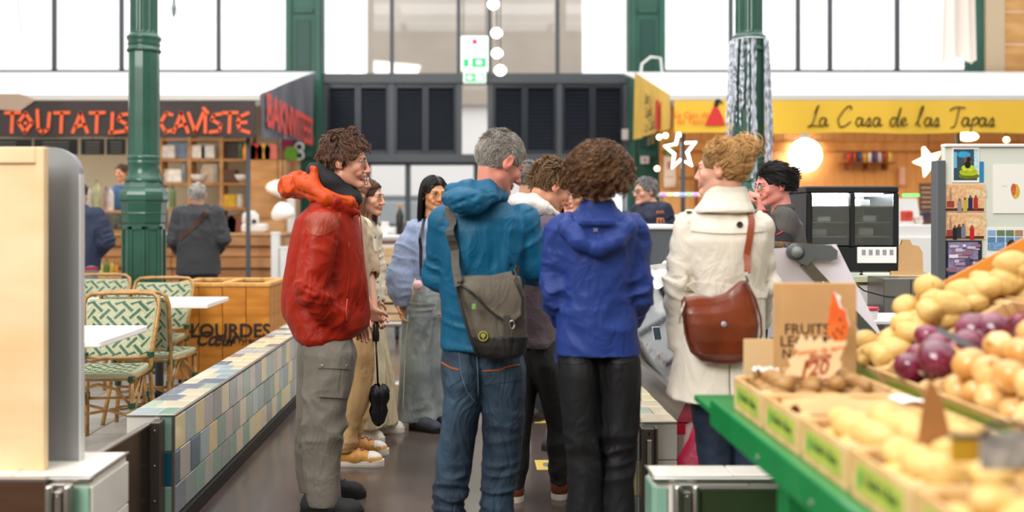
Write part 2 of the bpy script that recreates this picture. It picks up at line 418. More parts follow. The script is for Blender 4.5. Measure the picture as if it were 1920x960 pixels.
# building across the street
ob=thing('street_building', 'pale beige building seen through the middle glazing', 'building', (0, 32, 0))
MB().box(PX(688, 32), PX(1092, 32), 0, 6, 5.2, 14).build('wall', M_out, ob);MB().box(PX(688, 32), PX(1092, 32), .3, 6, 0, 5.2).build('shopfront', mat('shopfront_white', '#f7f5f2', .6), ob)
for k in range(3):
 x=PX(745+k*130, 32);MB().box(x-.5, x+.5, -.05, .02, 10, 12).build('window', mat('far_window', '#8a8d92', .3), ob)
struct(MB().box(-40, 40, YF+.3, 60, -.25, -.02).build('ground', mat('street', '#cfcac2', .8)))
for i, (px, pc, nm, w_, h_) in enumerate(((735, '#8e9aa2', 'pale grey van parked outside the glass door', 2.3, 1.9), (858, '#b9b5b8', 'light car parked outside the middle glass door', 2.0, 1.45))):
 t=thing('van' if i==0 else 'car', nm, 'vehicle', (PX(px, 24+i*3), 23.5+i*4.25, 0));b=MB()
 b.prism([(-w_/2, .3), (w_/2, .3), (w_/2, h_*.6), (w_/2-.25, h_), (-w_/2+.25, h_), (-w_/2, h_*.6)], 4, Matrix.Translation((0, 0, 0)));b.build('body', mat('car%d'%i, pc, .3), t)
 MB().box(-w_/2+.3, w_/2-.3, -.03, .02, h_*.62, h_*.92, .02).build('windscreen', mat('carglass', '#c8d4da', .2), t)
 for s_ in(-1, 1):MB().lathe([(.32, -.1), (.32, .1)], 16, M=Matrix.Translation((s_*(w_/2-.2), .1, .32))@Matrix.Rotation(PI/2, 4, 'Y')).build('wheel', mat('tyre', '#222222', .8), t)
# exit signs
M_signgreen=mat('sign_green', '#2fb36b', .5, emit=.5);M_signw=mat('sign_white', '#f2fff4', .5, emit=.5)
def exit_sign(px, py, w_, h_, lab):
 Y=YF-.45;t=thing('exit_sign', lab, 'sign', P(px, py, Y))
 MB().box(-w_/2, w_/2, -.03, .03, -h_/2, h_/2, .015).build('housing', M_signw, t);MB().box(-.03, .03, .03, .42, -.02, .02).build('bracket', M_signw, t)
 MB().box(-w_*.42, w_*.42, -.036, -.03, -h_*.38, h_*.38).build('green_field', M_signgreen, t)
 a=MB();a.prism([(.02, -.05), (.14, -.05), (.14, .05), (.02, .05)], .004, Matrix.Translation((0, -.041, 0)));a.prism([(-.15, 0), (-.08, .05), (-.08, .02), (-.03, .02), (-.03, -.02), (-.08, -.02), (-.08, -.05)], .004, Matrix.Translation((0, -.041, 0)))
 a.ball((.06, -.043, .065), .014, 8, 6).build('pictogram', M_signw, t);return t
exit_sign(890, 146, .40, .19, 'small green exit sign hanging just above the bright glazed gap')
t=thing('sign_board', 'white hanging sign board with green exit picture and red dot at its top', 'sign', P(890, 100, YF-.6))
MB().box(-.24, .24, -.02, .02, -.32, .3, .01).build('board', M_signw, t);MB().tube([(-.2, 0, .3), (-.2, 0, 4.7)], .006, 6).tube([(.2, 0, .3), (.2, 0, 4.7)], .006, 6).build('hanging_wires', M_steelgrey, t)
MB().box(-.05, .2, -.026, -.02, -.25, -.08).build('green_field', M_signgreen, t);MB().box(.03, .12, -.03, -.026, -.2, -.13).build('pictogram', M_signw, t)
MB().box(-.2, -.1, -.026, -.02, -.24, -.1).build('pictogram', M_signgreen, t)
MB().ball((0, -.03, .2), .05, 10, 8).build('red_lamp', mat('red_lamp', '#e0204a', .4, emit=1.), t)
# pendant bulbs by the mullion
for k, (px, py) in enumerate(((932, 100), (931, 62), (925, 8), (938, 132))):
 Y=14.5-k*.3;b=thing('pendant_lamp', ['bright pendant lamp second lowest beside the middle mullion', 'bright pendant lamp third lowest beside the middle mullion', 'bright pendant lamp at top edge of the middle glazing', 'small lowest pendant lamp right of the exit sign'][k], 'lamp', P(px, py, Y))
 MB().ball((0, 0, 0), (.085, .085, .075), 14, 10).build('bulb', mat('lamp_glow', '#fff8ee', .5, emit=6), b);MB().tube([(0, 0, .07), (0, 0, 9-b.location.z)], .008, 6).build('cord', M_steelgrey, b)
# ------------------------------------------------ cast iron columns
def column(px, Y, lab):
 x=PX(px, Y);t=thing('iron_column', lab, 'column', (x, Y, 0));k=Y/F
 def z(py):return PZ(py, Y)
 def flute(nm, z0, z1, r0, r1, nfl=16, dep=.07):
  m=MB();n=nfl*6;prof=[]
  vs=[];rows=[(r0, z0), (r0*.995, z0+.03), (r1, z1)]
  for i, (r, zz) in enumerate(rows):
   for j in range(n):
    a=2*PI*j/n;ph=(j%6)/6;d=1-(dep*math.sin(PI*(ph-.17)/.83) if ph>.17 and i>0 else 0);vs.append((r*d*math.cos(a), r*d*math.sin(a), zz))
  fs=[(i*n+j, i*n+(j+1)%n, (i+1)*n+(j+1)%n, (i+1)*n+j) for i in range(len(rows)-1) for j in range(n)]
  m.add(vs, fs, False);return m.build(nm, M_green, t)
 flute('fluted_shaft', z(66), 9.0, 25*k, 24*k)
 r=28.5*k
 MB().lathe([(r*.9, z(100)), (r*1.04, z(99)), (r*1.1, z(96)), (r*1.06, z(93)), (r, z(91)), (r, z(86)), (r*1.05, z(84)), (r*.98, z(80)), (r*1.1, z(74)), (r*1.1, z(70)), (r*.95, z(67)), (r*.9, z(64))], 40).build('collar', M_green, t)
 m=MB();m.lathe([(r*1.0, z(292)), (r*.98, z(100))], 12, smooth=False, phase=PI/12);m.build('shaft', M_green, t)
 e=MB()
 for j in range(12):
  a=2*PI*(j+.5)/12;e.box(-.004, .004, -.01, .01, z(290), z(101), 0, Matrix.Rotation(a, 4, 'Z')@Matrix.Translation((0, r*.965, 0)))
 m=MB();m.lathe([(r*.95, z(345)), (34*k, z(342)), (34.5*k, z(338)), (32*k, z(333)), (31*k, z(331)), (29*k, z(324)), (27.5*k, z(314)), (29*k, z(308)), (29.5*k, z(304)), (28*k, z(302)), (29.5*k, z(299)), (29.5*k, z(295)), (28*k, z(292)), (r*.9, z(291))], 40)
 m.build('base_moulding', M_green, t)
 oc=dict(n=8, smooth=False, phase=PI/8);s=1.04
 m=MB();m.lathe([(36*k*s, z(362)), (36*k*s, z(352)), (33*k*s, z(342)), (20*k, z(342))], **oc);m.lathe([(41*k*s, z(378)), (43*k*s, z(374)), (43*k*s, z(366)), (42*k*s, z(360)), (36*k, z(352))], **oc)
 m.lathe([(38*k*s, z(402)), (40*k*s, z(380)), (40*k, z(376))], **oc);m.lathe([(36*k*s, z(420)), (37.5*k*s, z(417)), (38.5*k*s, z(402)), (39.5*k*s, z(400)), (39*k*s, z(398)), (30*k, z(397))], **oc)
 m.build('octagonal_capital', M_green, t)
 R=38.5*k*s;m=MB();m.lathe([(R*1.12, 0), (R*1.12, .12), (R*.94, .16), (R*.94, z(420))], **oc);m.build('pedestal', M_green, t)
 ap=R*.94*math.cos(PI/8);hw=R*.94*math.sin(PI/8)
 for j in range(8):
  a=2*PI*j/8+PI/2;M=Matrix.Rotation(a, 4, 'Z')@Matrix.Translation((0, -ap, 0));fr=MB();zt=z(424)
  fr.box(-hw, -hw+.028, -.012, .004, .17, zt, .003, M);fr.box(hw-.028, hw, -.012, .004, .17, zt, .003, M);fr.box(-hw, hw, -.012, .004, zt-.03, zt, .003, M);fr.box(-hw, hw, -.012, .004, .17, .21, .003, M)
  fr.build('panel_frame', M_green, t)
 return t
column(270, 8.2, 'green cast iron column standing behind the rattan chairs')
colr=column(1404, 8.2, 'green cast iron column hung with silver tinsel')
# tinsel
tin=thing('tinsel_curtain', 'silver tinsel strands hanging around the right green column', 'tinsel', colr.location.copy())
M_tin=mat('tinsel_foil', '#dfe3ea', .12, 1., bump=1., bscale=160)
rr=random.Random(3)
for c, (a0, a1, n, zb) in enumerate(((180, 222, 30, 215), (228, 240, 7, 225), (262, 276, 9, 330), (308, 332, 24, 310), (335, 362, 20, 250), (250, 254, 2, 300), (100, 170, 18, 300))):
 m=MB()
 for i in range(n):
  a=math.radians(a0+(a1-a0)*rr.random());k=8.2/F;R=(30+rr.random()*6)*k;zt=PZ(76+rr.random()*4, 8.2);z1=PZ(zb-rr.random()*60+30, 8.2)
  N=26;tw=rr.random()*6;vs=[];off=rr.random()
  for j in range(N+1):
   q=j/N;zz=zt+(z1-zt)*q;aa=a+.05*math.sin(q*5+off*9);r2=R*(1+.22*q*(.3+off));w_=.007;th=tw+q*30+rr.random()*1.2
   cx, cy=r2*math.cos(aa), r2*math.sin(aa);vs+=[(cx-w_*math.cos(th), cy-w_*math.sin(th), zz), (cx+w_*math.cos(th), cy+w_*math.sin(th), zz)]
  m.add(vs, [(2*j, 2*j+1, 2*j+3, 2*j+2) for j in range(N)])
 o=m.build('tinsel_strands', M_tin, tin);o['kind']='stuff'
MB().lathe([(r_*8.2/F, PZ(y_, 8.2)) for r_, y_ in((32, 78), (34, 76), (32, 74))], 24).build('tinsel_band', M_tin, tin)
# ------------------------------------------------ tiled low walls
TC=['#f3dfa0', '#9ba6a2', '#7c8a95', '#c4bcb4', '#8db5a0', '#e6d9bb', '#a9bfc4', '#b9c7b4', '#f0e3b9', '#175c74', '#59748c']
M_t=[mat('tile_glaze_%d'%i, c, .18, coat=.5, var=.05, vscale=8) for i, c in enumerate(TC)]
M_wt=mat('white_tile', '#ece6da', .2, coat=.5, var=.05, vscale=6)
M_dark=mat('plain_dark', '#2b2624', .8)  # one plain dark tone for skirting, cords, slots and gaps
TW, TH, HW=.15, .15, .514
_tile={}
def tile_mesh(sx, sy, sz, mi):
 k=(round(sx, 3), round(sy, 3), round(sz, 3), mi)
 if k not in _tile:
  me=MB().box(-sx/2, sx/2, -sy/2, sy/2, -sz/2, sz/2, .0025).mesh('tile');me.materials.append(M_t[mi] if mi>=0 else M_wt);_tile[k]=me
 return _tile[k]
rt=random.Random(11)
def put_tile(parent, c, s, mi):return link('tile', tile_mesh(*s, mi), None, parent, c)
def side_face(parent, X, y0, n, sgn, seq):
 zt=HW-.008;last=-5
 for r in range(4):
  z1=zt-r*TH;z0=max(z1-TH, .075)
  if z1-z0<.03:continue
  off=(r%2)*TW/2;y=y0
  while y<y0+n*TW-.01:
   ye=min(y0+n*TW, y+(TW if y>y0 or not off else off))
   mi=rt.choice([q for q in seq if q!=last]);last=mi
   put_tile(parent, (X+sgn*.003, (y+ye)/2, (z0+z1)/2), (.012, ye-y-.004, z1-z0-.004), mi);y=ye
seqA=[0, 1, 2, 3, 4, 0, 2, 3, 8, 1, 6, 4, 5, 9, 0, 3]
# left wall
xl0, xl1, yl0, nl=-1.515, -1.315, 4.07, 24
wl=struct(MB().box(xl0+.006, xl1-.006, yl0+.006, yl0+nl*TW, .0, HW-.006).build('wall_terrace', M_grout))
side_face(wl, xl1, yl0, nl, 1, seqA)
for i in range(nl):
 y=yl0+(i+.5)*TW
 for(u, v) in(((xl0, xl0+.075), (xl0+.075, xl1)) if i%2 else((xl0, xl0+.125), (xl0+.125, xl1))):
  put_tile(wl, ((u+v)/2, y, HW+.001), (v-u-.004, TW-.004, .012), rt.choice([5, 2, 8, 6, 7, 8, 5, 10, 4, 5, 6]))
put_tile(wl, ((xl0+xl1-.055)/2, yl0, HW-.08), (xl1-xl0-.055, .012, .145), -1);put_tile(wl, ((xl0+xl1-.055)/2, yl0, HW-.232), (xl1-xl0-.055, .012, .145), -1);put_tile(wl, ((xl0+xl1-.055)/2, yl0, HW-.384), (xl1-xl0-.055, .012, .145), -1)
for r, mi in enumerate((4, 9, 4)):put_tile(wl, (xl1-.026, yl0, HW-.08-r*.152), (.048, .012, .147), mi)
e=MB().box(xl1-.002, xl1+.012, yl0-.008, yl0+nl*TW, HW-.001, HW+.008, .002).box(xl0, xl1+.01, yl0-.012, yl0-.002, HW-.001, HW+.008, .002);e.box(xl1-.004, xl1+.01, yl0-.01, yl0+.002, .07, HW, .002)
e.build('metal_edge', M_steel, wl);MB().box(xl1-.01, xl1+.022, yl0, yl0+nl*TW, 0, .07, .004).build('skirting', M_dark, wl)
# right wall under the glass counter
xr0, xr1, yr0, nr=.575, .853, 3.93, 8
wr=struct(MB().box(xr0+.006, xr1-.006, yr0+.006, yr0+nr*TW, 0, HW-.006).build('wall_counter', M_grout))
side_face(wr, xr0, yr0, nr, -1, seqA)
for i in range(nr):
 y=yr0+(i+.5)*TW;k=xr0+(.06 if i%2 else .13)
 for(u, v) in((xr0, k), (k, k+.15), (k+.15, xr1)):
  if v-u>.02:put_tile(wr, ((u+v)/2, y, HW+.001), (v-u-.004, TW-.004, .012), rt.choice([5, 8, 6, 7, 8, 10, 4, 5, 2, 8]))
for j, (u, v, ms) in enumerate(((xr0, xr0+.11, (9, 0, 4)), (xr0+.11, xr1, (-1, -1, -1)))):
 for r in range(3):put_tile(wr, ((u+v)/2, yr0, HW-.08-r*.152), (v-u-.004, .012, .147), ms[r])
MB().box(xr0-.008, xr1, yr0-.01, yr0, HW, HW+.008, .002).box(xr0-.01, xr0+.002, yr0, yr0+nr*TW, HW, HW+.008, .002).build('metal_edge', M_steel, wr)
MB().box(xr0-.02, xr0+.01, yr0, yr0+nr*TW, 0, .07, .004).build('skirting', M_dark, wr)
# low piers across the front
def pier(nm, x0, x1, inner):
 Y0, Y1=3.09, 3.235;H=.514
 if inner<0:Y1=3.42
 p=struct(MB().box(x0+.006, x1-.006, Y0+.006, Y1, 0, H-.006).build(nm, M_grout));n=int((x1-x0)/.3)+1;st=.27
 x=x1 if inner<0 else x0
 for i in range(n+1):
  u, v=(x1-(i+1)*st, x1-i*st) if inner<0 else(x0+i*st, x0+(i+1)*st)
  u, v=max(u, x0), min(v, x1)
  if v-u>.02:put_tile(p, ((u+v)/2, (Y0+.02+Y1)/2, H+.001), (v-u-.004, Y1-Y0-.025, .012), -1)
 for i in range(n+1):
  for r in range(3):
   if inner<0:u, v=x1-.058-(i+1)*st, x1-.058-i*st
   else:u, v=x0+.045+i*st, x0+.045+(i+1)*st
   u, v=max(u, x0), min(v, x1)
   if v-u>.02:put_tile(p, ((u+v)/2, Y0, H-.09-r*.152), (v-u-.004, .012, .147), -1)
 for r in range(3):
  c=x1-.029 if inner<0 else x0+.022;put_tile(p, (c, Y0-.001, H-.1-r*.152), (.052 if inner<0 else .04, .012, .147), 4)
  xs=x1 if inner<0 else x0
  put_tile(p, (xs, (Y0+Y1)/2, H-.1-r*.152), (.012, Y1-Y0-.01, .147), -1 if inner<0 else 4)
 MB().box(x0-.006, x1+.006, Y0-.012, Y0+.012, H-.012, H+.008, .005).box((x1-.004) if inner<0 else(x0-.008), (x1+.008) if inner<0 else(x0+.004), Y0, Y1, H, H+.008, .002).build('metal_edge', M_steel, p)
 return p
pier('wall_left_front', -3.2, -1.272, -1);pier('wall_right_front', .595, 1.5, 1)
# steel plates, hinges and posts
def hinge(x, Y, lab):
 t=bpy.data.objects.new('hinge', None);COL.objects.link(t);t.parent=lab;t.location=Vector((x, Y, 0))-lab.location;z1, z0=PZ(906, Y), PZ(956, Y)-.25
 MB().box(-.042, .042, -.012, 0, z0, z1, .003).build('backplate', M_steel, t)
 for s_ in(-1, 1):MB().lathe([(.011, z0), (.014, z0+.005), (.014, z1-.01), (.01, z1)], 12, c=(s_*.03, -.022)).build('knuckle', M_steel, t)
 MB().box(-.012, .012, -.03, -.012, z0+.01, z1-.02, .003).build('tongue', M_steel, t)
 for q in range(2):MB().lathe([(.004, 0), (.004, .003)], 8, M=Matrix.Translation((0, -.03, z1-.035-q*.1))@Matrix.Rotation(PI/2, 4, 'X')).build('screw', M_steel, t)
def plate(nm, lab, x0, x1, y0, y1, z0, z1, m, bv=.004):
 t=thing(nm, lab, 'panel', ((x0+x1)/2, (y0+y1)/2, 0));a, b=(x1-x0)/2, (y1-y0)/2
 MB().box(-a, a, -b, b, z0, z1, bv).build('plate', m, t);MB().box(-a-.003, a+.003, -b-.003, b+.003, z1-.01, z1+.004, .002).build('rim', M_steel, t);return t
M_brown=mat('brown_brushed_steel', '#7d5f4c', .33, .85, var=.15, vscale=5, aniso=(1, 1, 10))
HG=[]
HG.append(plate('flood_panel', 'brown steel panel fixed to the tiled pier at bottom left', -2.9, PX(88, 3.06), 3.05, 3.07, .02, PZ(897, 3.06), M_brown))
HG.append(plate('flood_panel', 'steel panel coloured with a green reflection, fixed to the pier before the white trench coat', PX(1312, 3.06), 1.4, 3.05, 3.07, .02, PZ(914, 3.06), mat('steel_green_reflection', '#5d6b4e', .22, .75)))  # green mirror reflection painted into the plain steel colour
for o_, x in zip(HG, (PX(115, 3.07), PX(1285, 3.07))):hinge(x, 3.07, o_)
t=thing('gate_leaf', 'dark steel gate leaf standing open at the end of the tiled low wall', 'gate', (0, 0, 0))
a=Vector((-1.395, 3.99, 0));b=Vector((-1.41, 3.42, 0));d=(b-a).normalized();L_=(b-a).length
M=Matrix.Translation(a)@Matrix.Rotation(math.atan2(d.y, d.x), 4, 'Z')
MB().box(0, L_, -.008, .008, .06, .492, .002, M).build('plate', mat('dark_steel', '#5b534d', .25, .85, var=.1, vscale=3), t)
MB().box(0, L_, -.013, .013, .488, .502, .003, M).build('top_rim', M_steel, t)
t=thing('steel_post', 'grooved steel post at the end of the left tiled wall', 'post', (-1.363, 3.995, 0))
MB().box(-.022, .022, -.02, .05, 0, .505, .003).build('post_body', mat('post_steel', '#6f6760', .35, .8), t)
for q in range(3):MB().lathe([(.005, 0), (.004, .004)], 8, M=Matrix.Translation((0, -.02, .47-q*.15))@Matrix.Rotation(PI/2, 4, 'X')).build('screw', M_steel, t)
t=thing('steel_post', 'tall steel channel post before the end of the right tiled wall', 'post', (PX(1217, 3.86), 3.86, 0))
m=MB();m.box(-.034, -.024, -.02, .04, 0, .51, .002);m.box(.024, .034, -.02, .04, 0, .51, .002);m.box(-.024, .024, .0, .015, 0, .505, .002);m.build('channel', mat('post_steel', '#6f6760', .35, .8), t)
MB().box(-.012, .012, -.008, 0, .02, .46, .003).build('slider', M_steel, t);MB().lathe([(.006, 0), (.005, .004)], 10, M=Matrix.Translation((0, -.001, .485))@Matrix.Rotation(PI/2, 4, 'X')).build('screw', M_dark, t)
# terrace floor tiles
tf=struct(MB().box(-5.4, xl0, 4.0, 9.6, -.001, .012).build('floor_terrace', mat('terrace_grout', '#4a4744', .8)))
M_ft=[mat('floor_slab_%d'%i, c, .32, var=.12, vscale=4) for i, c in enumerate(('#aaa59e', '#9c9892', '#b4aea6'))]
fm=[]
for q in range(3):
 me=MB().box(-.219, .219, -.219, .219, 0, .014, .003).mesh('slab');me.materials.append(M_ft[q]);fm.append(me)
for i in range(8):
 for j in range(12):link('floor_tile', rt.choice(fm), None, tf, (xl0-.225-i*.445, 4.1+.223+j*.445, .006))
# aisle markings and drains
M_ylw=mat('yellow_sticker', '#d8b455', .5)
for k, (px, py) in enumerate(((1018, 872), (1012, 787), (1003, 733))):
 Y=F*CZ/(py-CY);t=thing('floor_sticker', ['nearest yellow floor sticker by the brown shoe', 'middle yellow floor sticker between the dark trousers and jeans', 'furthest yellow floor sticker by the drain'][k], 'sticker', (PX(px, Y)+.06, Y, 0))
 MB().box(-.1, .1, -.1, .1, 0, .002).build('sheet', M_ylw, t)
 m=MB()
 for s_ in(-1, 1):m.grid(lambda u, v, s_=s_:(s_*.04+(.022*math.cos(u*2*PI))*v, (.045*math.sin(u*2*PI))*v, .003), 12, 1)
 m.build('footprints', mat('sticker_print', '#6f7d84', .6), t)
for k, px in enumerate((738, 998)):
 Y=F*CZ/(718-CY);t=thing('floor_drain', ['slotted floor drain left of the jeans by the umbrella', 'slotted floor drain right of the teal jacket man'][k], 'drain', (PX(px, Y), Y, 0))
 MB().box(-.12, .12, -.06, .06, 0, .003).build('frame', M_white, t)
 m=MB()
 for i in range(7):m.box(-.006, .006, -.05, .05, .003, .005, 0, Matrix.Translation((-.09+i*.03, 0, 0))@Matrix.Rotation(-.5, 4, 'Z'))
 o=m.build('slots', M_dark, t);o['kind']='stuff'
# ================================================= TERRACE: chairs, tables, planter, kiosk
M_ratt=mat('rattan_cane', '#b5873f', .35, vcol='#84591f', vscale=14, coat=.3)
M_bind=mat('green_binding', '#14533b', .4)
def weave_mat():
 m=bpy.data.materials.new('woven_seat');m.use_nodes=True;nt=m.node_tree;N=nt.nodes;L=nt.links;b=N['Principled BSDF']
 tc=N.new('ShaderNodeTexCoord');ck=N.new('ShaderNodeTexChecker');ck.inputs['Scale'].default_value=170;ck.inputs[1].default_value=(*lin('#cbc8a8'), 1);ck.inputs[2].default_value=(*lin('#7c8662'), 1)
 mp=N.new('ShaderNodeMapping');mp.inputs['Rotation'].default_value=(.01, .02, .01);L.new(tc.outputs['Object'], mp.inputs[0]);L.new(mp.outputs[0], ck.inputs[0]);L.new(ck.outputs[0], b.inputs['Base Color']);b.inputs['Roughness'].default_value=.55
 return m
M_weave=weave_mat();M_strip=mat('green_strip', '#31593f', .5)
def back_pt(u, v, o=0.):return(u*(.19+.035*v), .205+.10*v-.035*(1-u*u)+.02+o, .49+.355*v)
def seat_pt(u, v, o=0.):
 x=u;y=v;r=max(abs(x), abs(y));k=1-.06*(abs(x)*abs(y))**2
 return(x*.205*k, y*.2*k-.005, .455-.012*(1-r*r)+o)
def bars(fpt, inside, su, sv, off, nm, parent):
 m=MB();c=.062
 for i in range(-8, 9):
  for j in range(-8, 9):
   X=(i-j)*c*.7071;Z=(i+j)*c*.7071;d=((.7071, .7071) if(i+j)%2==0 else(-.7071, .7071));n=(-d[1], d[0])
   L_, W_=.040, .0085;pts=[]
   for a, b_ in((-L_, -W_), (L_, -W_), (L_, W_), (-L_, W_)):
    p, q=X+d[0]*a+n[0]*b_, Z+d[1]*a+n[1]*b_;pts.append((max(-.94, min(.94, p/su)), max(-.94, min(.94, q/sv))))
   if abs(X/su)>1.02 or abs(Z/sv)>1.02:continue
   ar=abs((pts[0][0]-pts[2][0])*(pts[1][1]-pts[3][1])-(pts[1][0]-pts[3][0])*(pts[0][1]-pts[2][1]))
   if ar<.004:continue
   for o in off:m.add([fpt(*p, o) for p in pts], [(0, 1, 2, 3)])
 o=m.build(nm, M_strip, parent);o['kind']='stuff';return o
def make_chair(lab):
 t=thing('rattan_chair', lab, 'chair', group='rattan bistro chairs on the terrace')
 s=MB();n=14;rows=[]
 for o in(0, -.03):rows.append([[seat_pt(-1+2*i/n, -1+2*j/n, o) for j in range(n+1)] for i in range(n+1)])
 for q in(0, 1):
  R=rows[q];s.grid(lambda a, b, R=R:R[round(a*n)][round(b*n)], n, n)
 def ring(o):return[seat_pt(a, b, o) for a, b in[(-1+2*i/n, -1) for i in range(n)]+[(1, -1+2*i/n) for i in range(n)]+[(1-2*i/n, 1) for i in range(n)]+[(-1, 1-2*i/n) for i in range(n)]]
 A1, A2=ring(0), ring(-.03);k=len(A1);s.add(A1+[((p[0]*1.03, p[1]*1.03, p[2]-.015)) for p in A1]+A2, [(i, (i+1)%k, k+(i+1)%k, k+i) for i in range(k)]+[(k+i, k+(i+1)%k, 2*k+(i+1)%k, 2*k+i) for i in range(k)], True)
 s.build('seat', M_weave, t)
 bars(seat_pt, None, .205, .2, (.0012, ), 'seat_strips', t)
 bk=MB()
 def bp2(u, v):
  cu=1-.10*max(0, (v-.8)/.2)**2;cl=1-.06*max(0, (.15-v)/.15)**2;return u*cu*cl, v
 for o in(0, -.006):bk.grid(lambda a, b, o=o:back_pt(*bp2(-1+2*a, b), o), 14, 14)
 bk.build('backrest', M_weave, t)
 bars(lambda u, v, o=0:back_pt(u, v*.5+.5, o), None, .205, .178, (.0015, -.0075), 'backrest_strips', t)
 pts=[]
 for sx in(-1, 1):
  side=[(sx*.225, .30, .0), (sx*.205, .245, .22), (sx*.2, .205, .40), (sx*.205, .22, .50), (sx*.222, .27, .68), (sx*.232, .305, .80), (sx*.222, .318, .85), (sx*.19, .322, .875), (sx*.1, .318, .882)]
  pts+=side if sx<0 else side[::-1]
 MB().tube(pts, .0135, 8).build('back_frame', M_ratt, t)
 MB().tube([(-.19, .215, .49), (-.1, .185, .487), (.1, .185, .487), (.19, .215, .49)], .010, 8).build('back_rail', M_ratt, t)
 MB().tube([(x, y, .42) for x, y in((-.2, -.19), (.2, -.19), (.205, .2), (-.205, .2), (-.2, -.19))], .012, 8).build('seat_frame', M_ratt, t)
 for sx in(-1, 1):
  MB().tube([(sx*.185, -.185, .44), (sx*.195, -.205, 0)], .0145, 8).build('leg', M_ratt, t)
  MB().tube([(sx*.17, .17, .43), (sx*.18, .2, 0)], .0135, 8).build('leg', M_ratt, t)
  a=MB();a.tube([(sx*.19, -.18, .2), (sx*.19, 0, .3), (sx*.19, .05, .40), (sx*.18, .18, .2)], .008, 6);a.tube([(sx*.19, -.19, .27), (sx*.19, 0, .40)], .008, 6);a.build('side_brace', M_ratt, t)
  for(x, y, z) in((sx*.187, -.19, .405), (sx*.19, -.195, .25), (sx*.198, .2, .40), (sx*.18, .185, .25), (sx*.2, .215, .49)):
   m=MB()
   for q in range(4):m.tube([(x-.02, y, z+q*.009), (x, y-.02, z+q*.009), (x+.02, y, z+q*.009), (x, y+.02, z+q*.009), (x-.02, y, z+q*.009)], .0045, 5)
   m.build('binding', M_bind, t)
 a=MB();a.tube([(-.19, -.195, .26), (-.1, -.19, .36), (0, -.19, .39), (.1, -.19, .36), (.19, -.195, .26)], .009, 8).tube([(-.18, .19, .24), (.18, .19, .24)], .009, 8);a.tube([(-.19, -.19, .2), (.18, .19, .2)], .009, 8).tube([(.19, -.19, .2), (-.18, .19, .2)], .009, 8);a.build('stretcher', M_ratt, t)
 return t
ch0=make_chair('nearest rattan chair, green and cream weave, facing the camera behind the near white table')
def put(o, x, y, rz):o.location=(x, y, .014);o.rotation_euler=(0, 0, rz);return o
put(ch0, -2.21, 5.62, .1)
c=copy_tree(ch0);put(c, -2.17, 6.36, PI-.12);c['label']='rattan chair back to back with the nearest one, its seat under the second table'
c=copy_tree(ch0);put(c, -2.45, 7.1, .05);c['label']='rattan chair in front of the pine planter, facing the camera'
c=copy_tree(ch0);put(c, -3.1, 7.5, .05);c['label']='rattan chair furthest left, half hidden by the grey kiosk side'
M_top=mat('white_tabletop', '#efe8e6', .35, var=.04, vscale=4, coat=.2)
def table(lab, x0, x1, y0, y1, z):
 t=thing('bistro_table', lab, 'table', ((x0+x1)/2, (y0+y1)/2, .014));a, b=(x1-x0)/2, (y1-y0)/2;z-=.014
 MB().box(-a, a, -b, b, z-.035, z, .006).build('tabletop', M_top, t)
 MB().lathe([(.035, .05), (.03, .1), (.03, z-.06), (.05, z-.036)], 16).build('pedestal', mat('black_iron', '#1f1f20', .5), t)
 for k in range(4):
  m=MB().box(-.02, .02, .0, .3, .0, .03, .006, Matrix.Rotation(k*PI/2+PI/4, 4, 'Z')).box(-.018, .018, 0, .06, .03, .09, .005, Matrix.Rotation(k*PI/2+PI/4, 4, 'Z'));m.build('foot', MATS['black_iron'], t)
 return t
table('near white table in front of the nearest rattan chair', -2.55, -1.9, 4.74, 5.42, .75)
table('white table before the chair at the planter', -2.72, -1.86, 6.5, 7.06, .775)
table('white table furthest left behind the nearest chair', -3.75, -2.85, 6.6, 7.1, .765)
# planter
M_pine=wood('honey_pine', '#c9842c', '#a8651a', (1, 1, 6), .35, 2.5);M_pinel=wood('pale_pine_rim', '#dba65c', '#c48a3e', (6, 1, 1), .5, 3)
x0, x1, y0, y1, zt=-2.44, -1.67, 7.6, 8.25, .84
t=thing('pine_planter', 'honey coloured pine planter box with black lettering on its front', 'planter', ((x0+x1)/2, y0, .014))
hw=(x1-x0)/2;n=4;pw=2*hw/n;zt-=.014
pm=MB().box(-pw/2+.002, pw/2-.002, 0, .022, .04, zt-.03, .004).mesh('plank')
for i in range(n):link('plank', pm, M_pine, t, (-hw+(i+.5)*pw, 0, 0))
pm2=MB().box(-.011, .011, -.08, .08, .04, zt-.03, .004).mesh('plank')
for i in range(4):
 for s_ in(-1, 1):link('plank', pm2, M_pine, t, (s_*(hw-.011), .105+i*.162, 0))
 link('plank', pm, M_pine, t, (-hw+(i+.5)*pw, .63, 0))
for nm, b in(('rim_board', (-hw-.01, hw+.01, -.01, .07)), ('rim_board', (-hw-.01, hw+.01, .58, .66)), ('rim_board', (-hw-.01, -hw+.07, .07, .58)), ('rim_board', (hw-.07, hw+.01, .07, .58)), ('rim_board', (-.03, .04, .07, .58))):
 MB().box(*b, zt-.03, zt, .004).build(nm, M_pinel, t)
MB().box(-hw+.03, hw-.03, .03, .62, .04, zt-.12).build('lining', M_dark, t);MB().box(-hw+.02, hw-.02, .02, .64, 0, .04).build('plinth', M_dark, t)
M_ink=mat('printed_black', '#2a1a10', .6)
text('lettering', 'LOURDES', .155, M_ink, t, (PX(431, 7.58)-t.location.x, -.004, PZ(625, 7.58)), bold=.004, sx=.98, depth=.001)
text('lettering', 'Cœur', .17, M_ink, t, (PX(402, 7.58)-t.location.x, -.005, PZ(640, 7.58)), shear=.5, bold=.004, sx=.8, depth=.001)
text('lettering', 'des Pyrénées', .062, M_ink, t, (PX(460, 7.58)-t.location.x, -.005, PZ(643, 7.58)), bold=.001, depth=.001)
